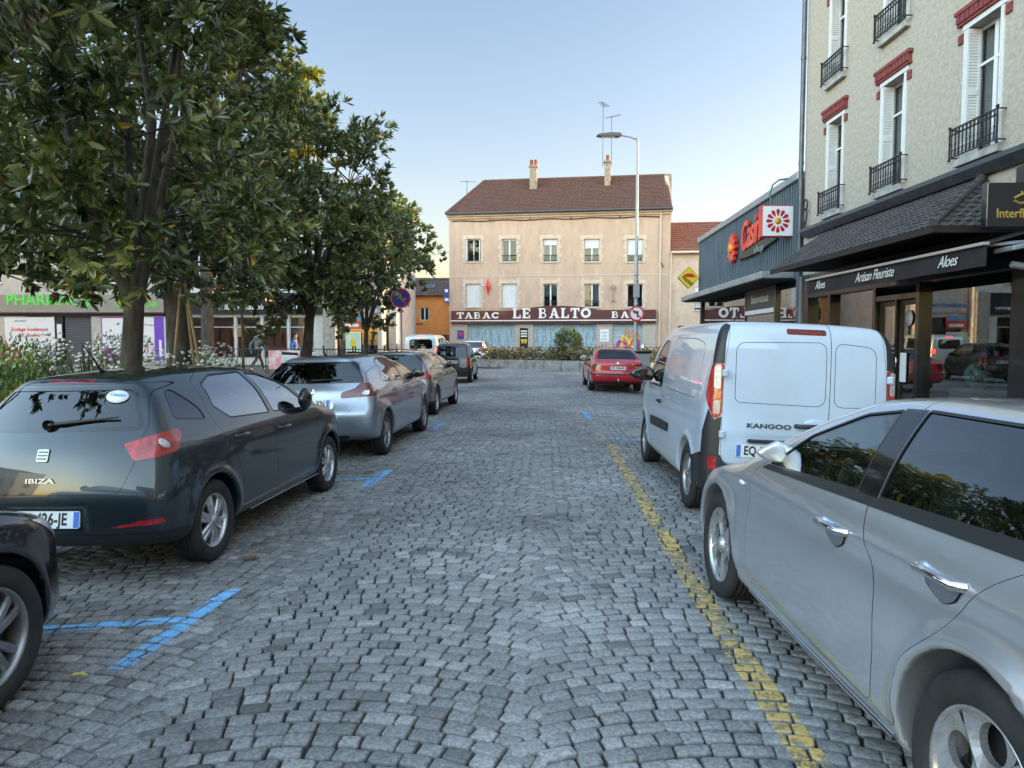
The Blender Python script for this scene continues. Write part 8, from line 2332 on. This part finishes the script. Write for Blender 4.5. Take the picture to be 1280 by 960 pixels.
# glazed version: silver people carrier driving away beyond the parking row
pt = paint('paint_pale_silver', (.55, .57, .58), .4, .34)
Mx = vm(pt)
r, made, hit = car(spec_van(Mx, True, .05), (-3.40, 34.0), 3, 0, True, 'pale silver people carrier driving away with its brake lamps lit', 'van', None, 'moving_van')
T = on_rear(hit, 0, .78, .008); plate(r, Mx, T.translation, 2, 'CX-140-PG')
for sg in (1, -1): mirror(r, Mx, 2.12, sg * .84, 1.12, V_gloss, 1.2)
# white car coming towards us, right beside the people carrier
pt = paint('paint_white_car_two', (.70, .72, .74), .0, .3)
Mx = vm(pt)
r, made, hit = car(spec_hatch_plain(Mx, .05), (-5.2, 43.0), 186, 0, True, 'white car coming towards us beside the silver people carrier', 'car', None, 'moving_car')
for sg in (1, -1): mirror(r, Mx, 2.02, sg * .81, .985, pt)

# ------------------------------------------------------------------ silver estate car (right, nearest)
W = .915
pt = paint('paint_silver_estate', (.66, .70, .76), .80, .30)
Mx = vm(pt, gl=glass('green_glass', (.42, .54, .49), 2.5))
fd = [(1.90, .29), (1.915, .60), (1.90, .86), (1.78, .965), (1.45, 1.20), (1.12, 1.335), (.83, 1.385), (.77, 1.0), (.70, .90), (.57, .72), (.54, .50), (.56, .29)]
rd = [(.56, .29), (.54, .50), (.57, .72), (.70, .90), (.77, 1.0), (.83, 1.385), (.2, 1.39), (-.2, 1.36), (-.16, 1.04), (.0, .92), (.11, .80), (.18, .70), (.34, .56), (.385, .42), (.385, .29)]
spec = dict(mats=Mx, W=W, H=1.42, x=(-.95, 3.32), wb=2.45, R=.325, RA=.375, tw=.225, rimR=.225, rim=(5, 'holes'), track_in=.04, belt=.98, seat_x=(.10, 1.0), h=.025,
    side=[(-.78, .30), (-.90, .40), (-.95, .56), (-.93, .78), (-.88, .92), (-.72, 1.12), (-.52, 1.32), (-.42, 1.37), (-.2, 1.395), (.2, 1.412), (.6, 1.42), (.95, 1.405), (1.25, 1.345), (1.7, 1.14), (2.0, .985), (2.15, .92), (2.6, .825), (2.95, .745), (3.2, .64), (3.31, .54), (3.32, .44), (3.27, .28), (3.05, .19), (2.3, .17), (.3, .17), (-.4, .22)],
    sec=[(0, .15), (W - .18, .16), (W - .07, .21), (W - .035, .30), (W - .012, .46), (W - .002, .62), (W, .76), (W - .02, .86), (W - .055, .93), (W - .085, .975), (W - .17, 1.14), (W - .285, 1.305), (W - .345, 1.365), (W - .5, 1.405), (0, 1.43),
         (-W + .5, 1.405), (-W + .345, 1.365), (-W + .285, 1.305), (-W + .17, 1.14), (-W + .085, .975), (-W + .055, .93), (-W + .02, .86), (-W, .76), (-W + .002, .62), (-W + .012, .46), (-W + .035, .30), (-W + .07, .21), (-W + .18, .16)],
    plan=generic_plan(W, -.95, 3.32, .25, .42), bowR=.12, bowF=.26, taper=.05, taper_x=.3, flare=.022, rear_x=.0,
    extra=[crease((2.6, .80), (-.6, .885), .026, up=.05, down=.16), crease((2.0, .36), (.45, .30), .02, up=.04, down=.07)],
    cuts=[dict(kind='pane', name='window', view='side', poly=[(1.74, .955, .02), (.86, .995), (.93, 1.325, .02), (1.16, 1.285), (1.48, 1.145)], r=.02, frame=.020, mat='glass'),
          dict(kind='patch', name='pillar_trim', view='side', mat='gloss', poly=[(.86, .995), (.72, 1.00), (.79, 1.335), (.93, 1.328)], r=.003, off=.001),
          dict(kind='pane', name='window', view='side', poly=[(.715, 1.0), (-.02, 1.035), (.16, 1.34), (.785, 1.338)], r=.02, frame=.020, mat='glass'),
          dict(kind='patch', name='pillar_trim', view='side', mat='gloss', poly=[(-.03, 1.035), (-.20, 1.045), (.03, 1.335), (.15, 1.338)], r=.003, off=.001),
          dict(kind='pane', name='quarter_window', view='side', poly=[(-.21, 1.045), (-.62, 1.075), (-.42, 1.28), (.02, 1.335)], r=.04, frame=.02, mat='dark_glass'),
          dict(kind='patch', name='window_strip', view='side', mat='trim', poly=[(1.80, .925), (-.62, 1.02), (-.62, 1.07), (1.74, .952)], r=.003, off=.004),
          dict(kind='panel', name='door', view='side', poly=fd, r=.05), dict(kind='panel', name='door', view='side', poly=rd, r=.04),
          dict(kind='pane', name='windscreen', view='front', poly=[(-.70, 1.02), (.70, 1.02), (.52, 1.35), (-.52, 1.35)], frame=.03, mat='screen'),
          dict(kind='wrap', name='headlamp', end='front', mat='clear', poly=[(.5, .58), (1.0, .6), (1.2, .72), (.5, .68)], r=.03),
          dict(kind='pane', name='rear_window', view='rear', poly=[(-.62, 1.06, .05), (.62, 1.06, .05), (.53, 1.32, .05), (-.53, 1.32, .05)], frame=.03, frame_mat='gloss', mat='dark_glass', frame_name='rear_window_surround')])
r, made, hit = car(spec, (1.27, 1.92), -.3, 2.6, False, 'silver estate car with chrome door handles parked nearest on the right', 'car', 'cars parked along the right kerb')
for sg in (1, -1):
    mirror(r, Mx, 1.66, sg * .775, .96, pt, .72, .6)
    for hx, hz in ((.90, .845), (.20, .875)):
        handle(r, Mx, hit, hx, hz, sg, V_chrome, .21, .034, .03, False)
        p, n = hit((hx, sg * 2, hz), (0, -sg, 0))
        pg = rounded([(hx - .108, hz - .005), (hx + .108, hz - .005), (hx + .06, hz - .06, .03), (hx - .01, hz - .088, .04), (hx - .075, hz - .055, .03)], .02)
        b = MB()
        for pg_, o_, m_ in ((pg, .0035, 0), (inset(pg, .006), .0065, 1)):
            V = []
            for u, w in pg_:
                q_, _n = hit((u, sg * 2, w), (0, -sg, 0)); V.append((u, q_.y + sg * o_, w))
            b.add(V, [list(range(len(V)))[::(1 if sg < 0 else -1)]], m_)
        b.build('handle_recess', [V_seam, V_silver_shaded], r)  # flat plate: dark outline and darker silver stand for the recess's shade
    p0, _ = hit((1.86, sg * 2, .245), (0, -sg, 0)); p1, _ = hit((.42, sg * 2, .245), (0, -sg, 0))
    b = MB(); b.tube([p0 + Vector((0, 0, 0)), (p0 + p1) * .5 + Vector((0, sg * .006, 0)), p1], .013, 8); b.build('sill_strip', V_chrome, r)
    p, n = hit((2.02, sg * 2, .80), (0, -sg, 0)); b = MB(); b.ball(p, (.045, .012, .014)); b.build('side_repeater', V_clear, r)

# ------------------------------------------------------------------ black car cut by the left edge: same plain hatch body, seen by its front wheel and bumper corner
pt = paint('paint_black_near', (.012, .013, .017), .3, .25)
Mx = vm(pt, rim=V_rim_dark)
sp = spec_hatch_plain(Mx, .026); sp['rim'] = (5, 'twin'); sp['R'] = .325; sp['RA'] = .37; sp['rimR'] = .225
sp['side'] = [((x, z) if not 2.5 < x < 3.45 or z < .55 else (x, z - .055)) for x, z in sp['side']]
h = R_(4.5)
cx, cy = -2.22 - math.sin(h) * 2.66, 2.98 - math.cos(h) * 2.66
r, made, hit = car(sp, (cx, cy), 4.5, -1.2, True, 'black car with dark alloy wheel at the left edge, nearest of the left row', 'car', 'cars parked along the left kerb')
for sg in (1, -1): mirror(r, Mx, 2.02, sg * .81, .985, pt)
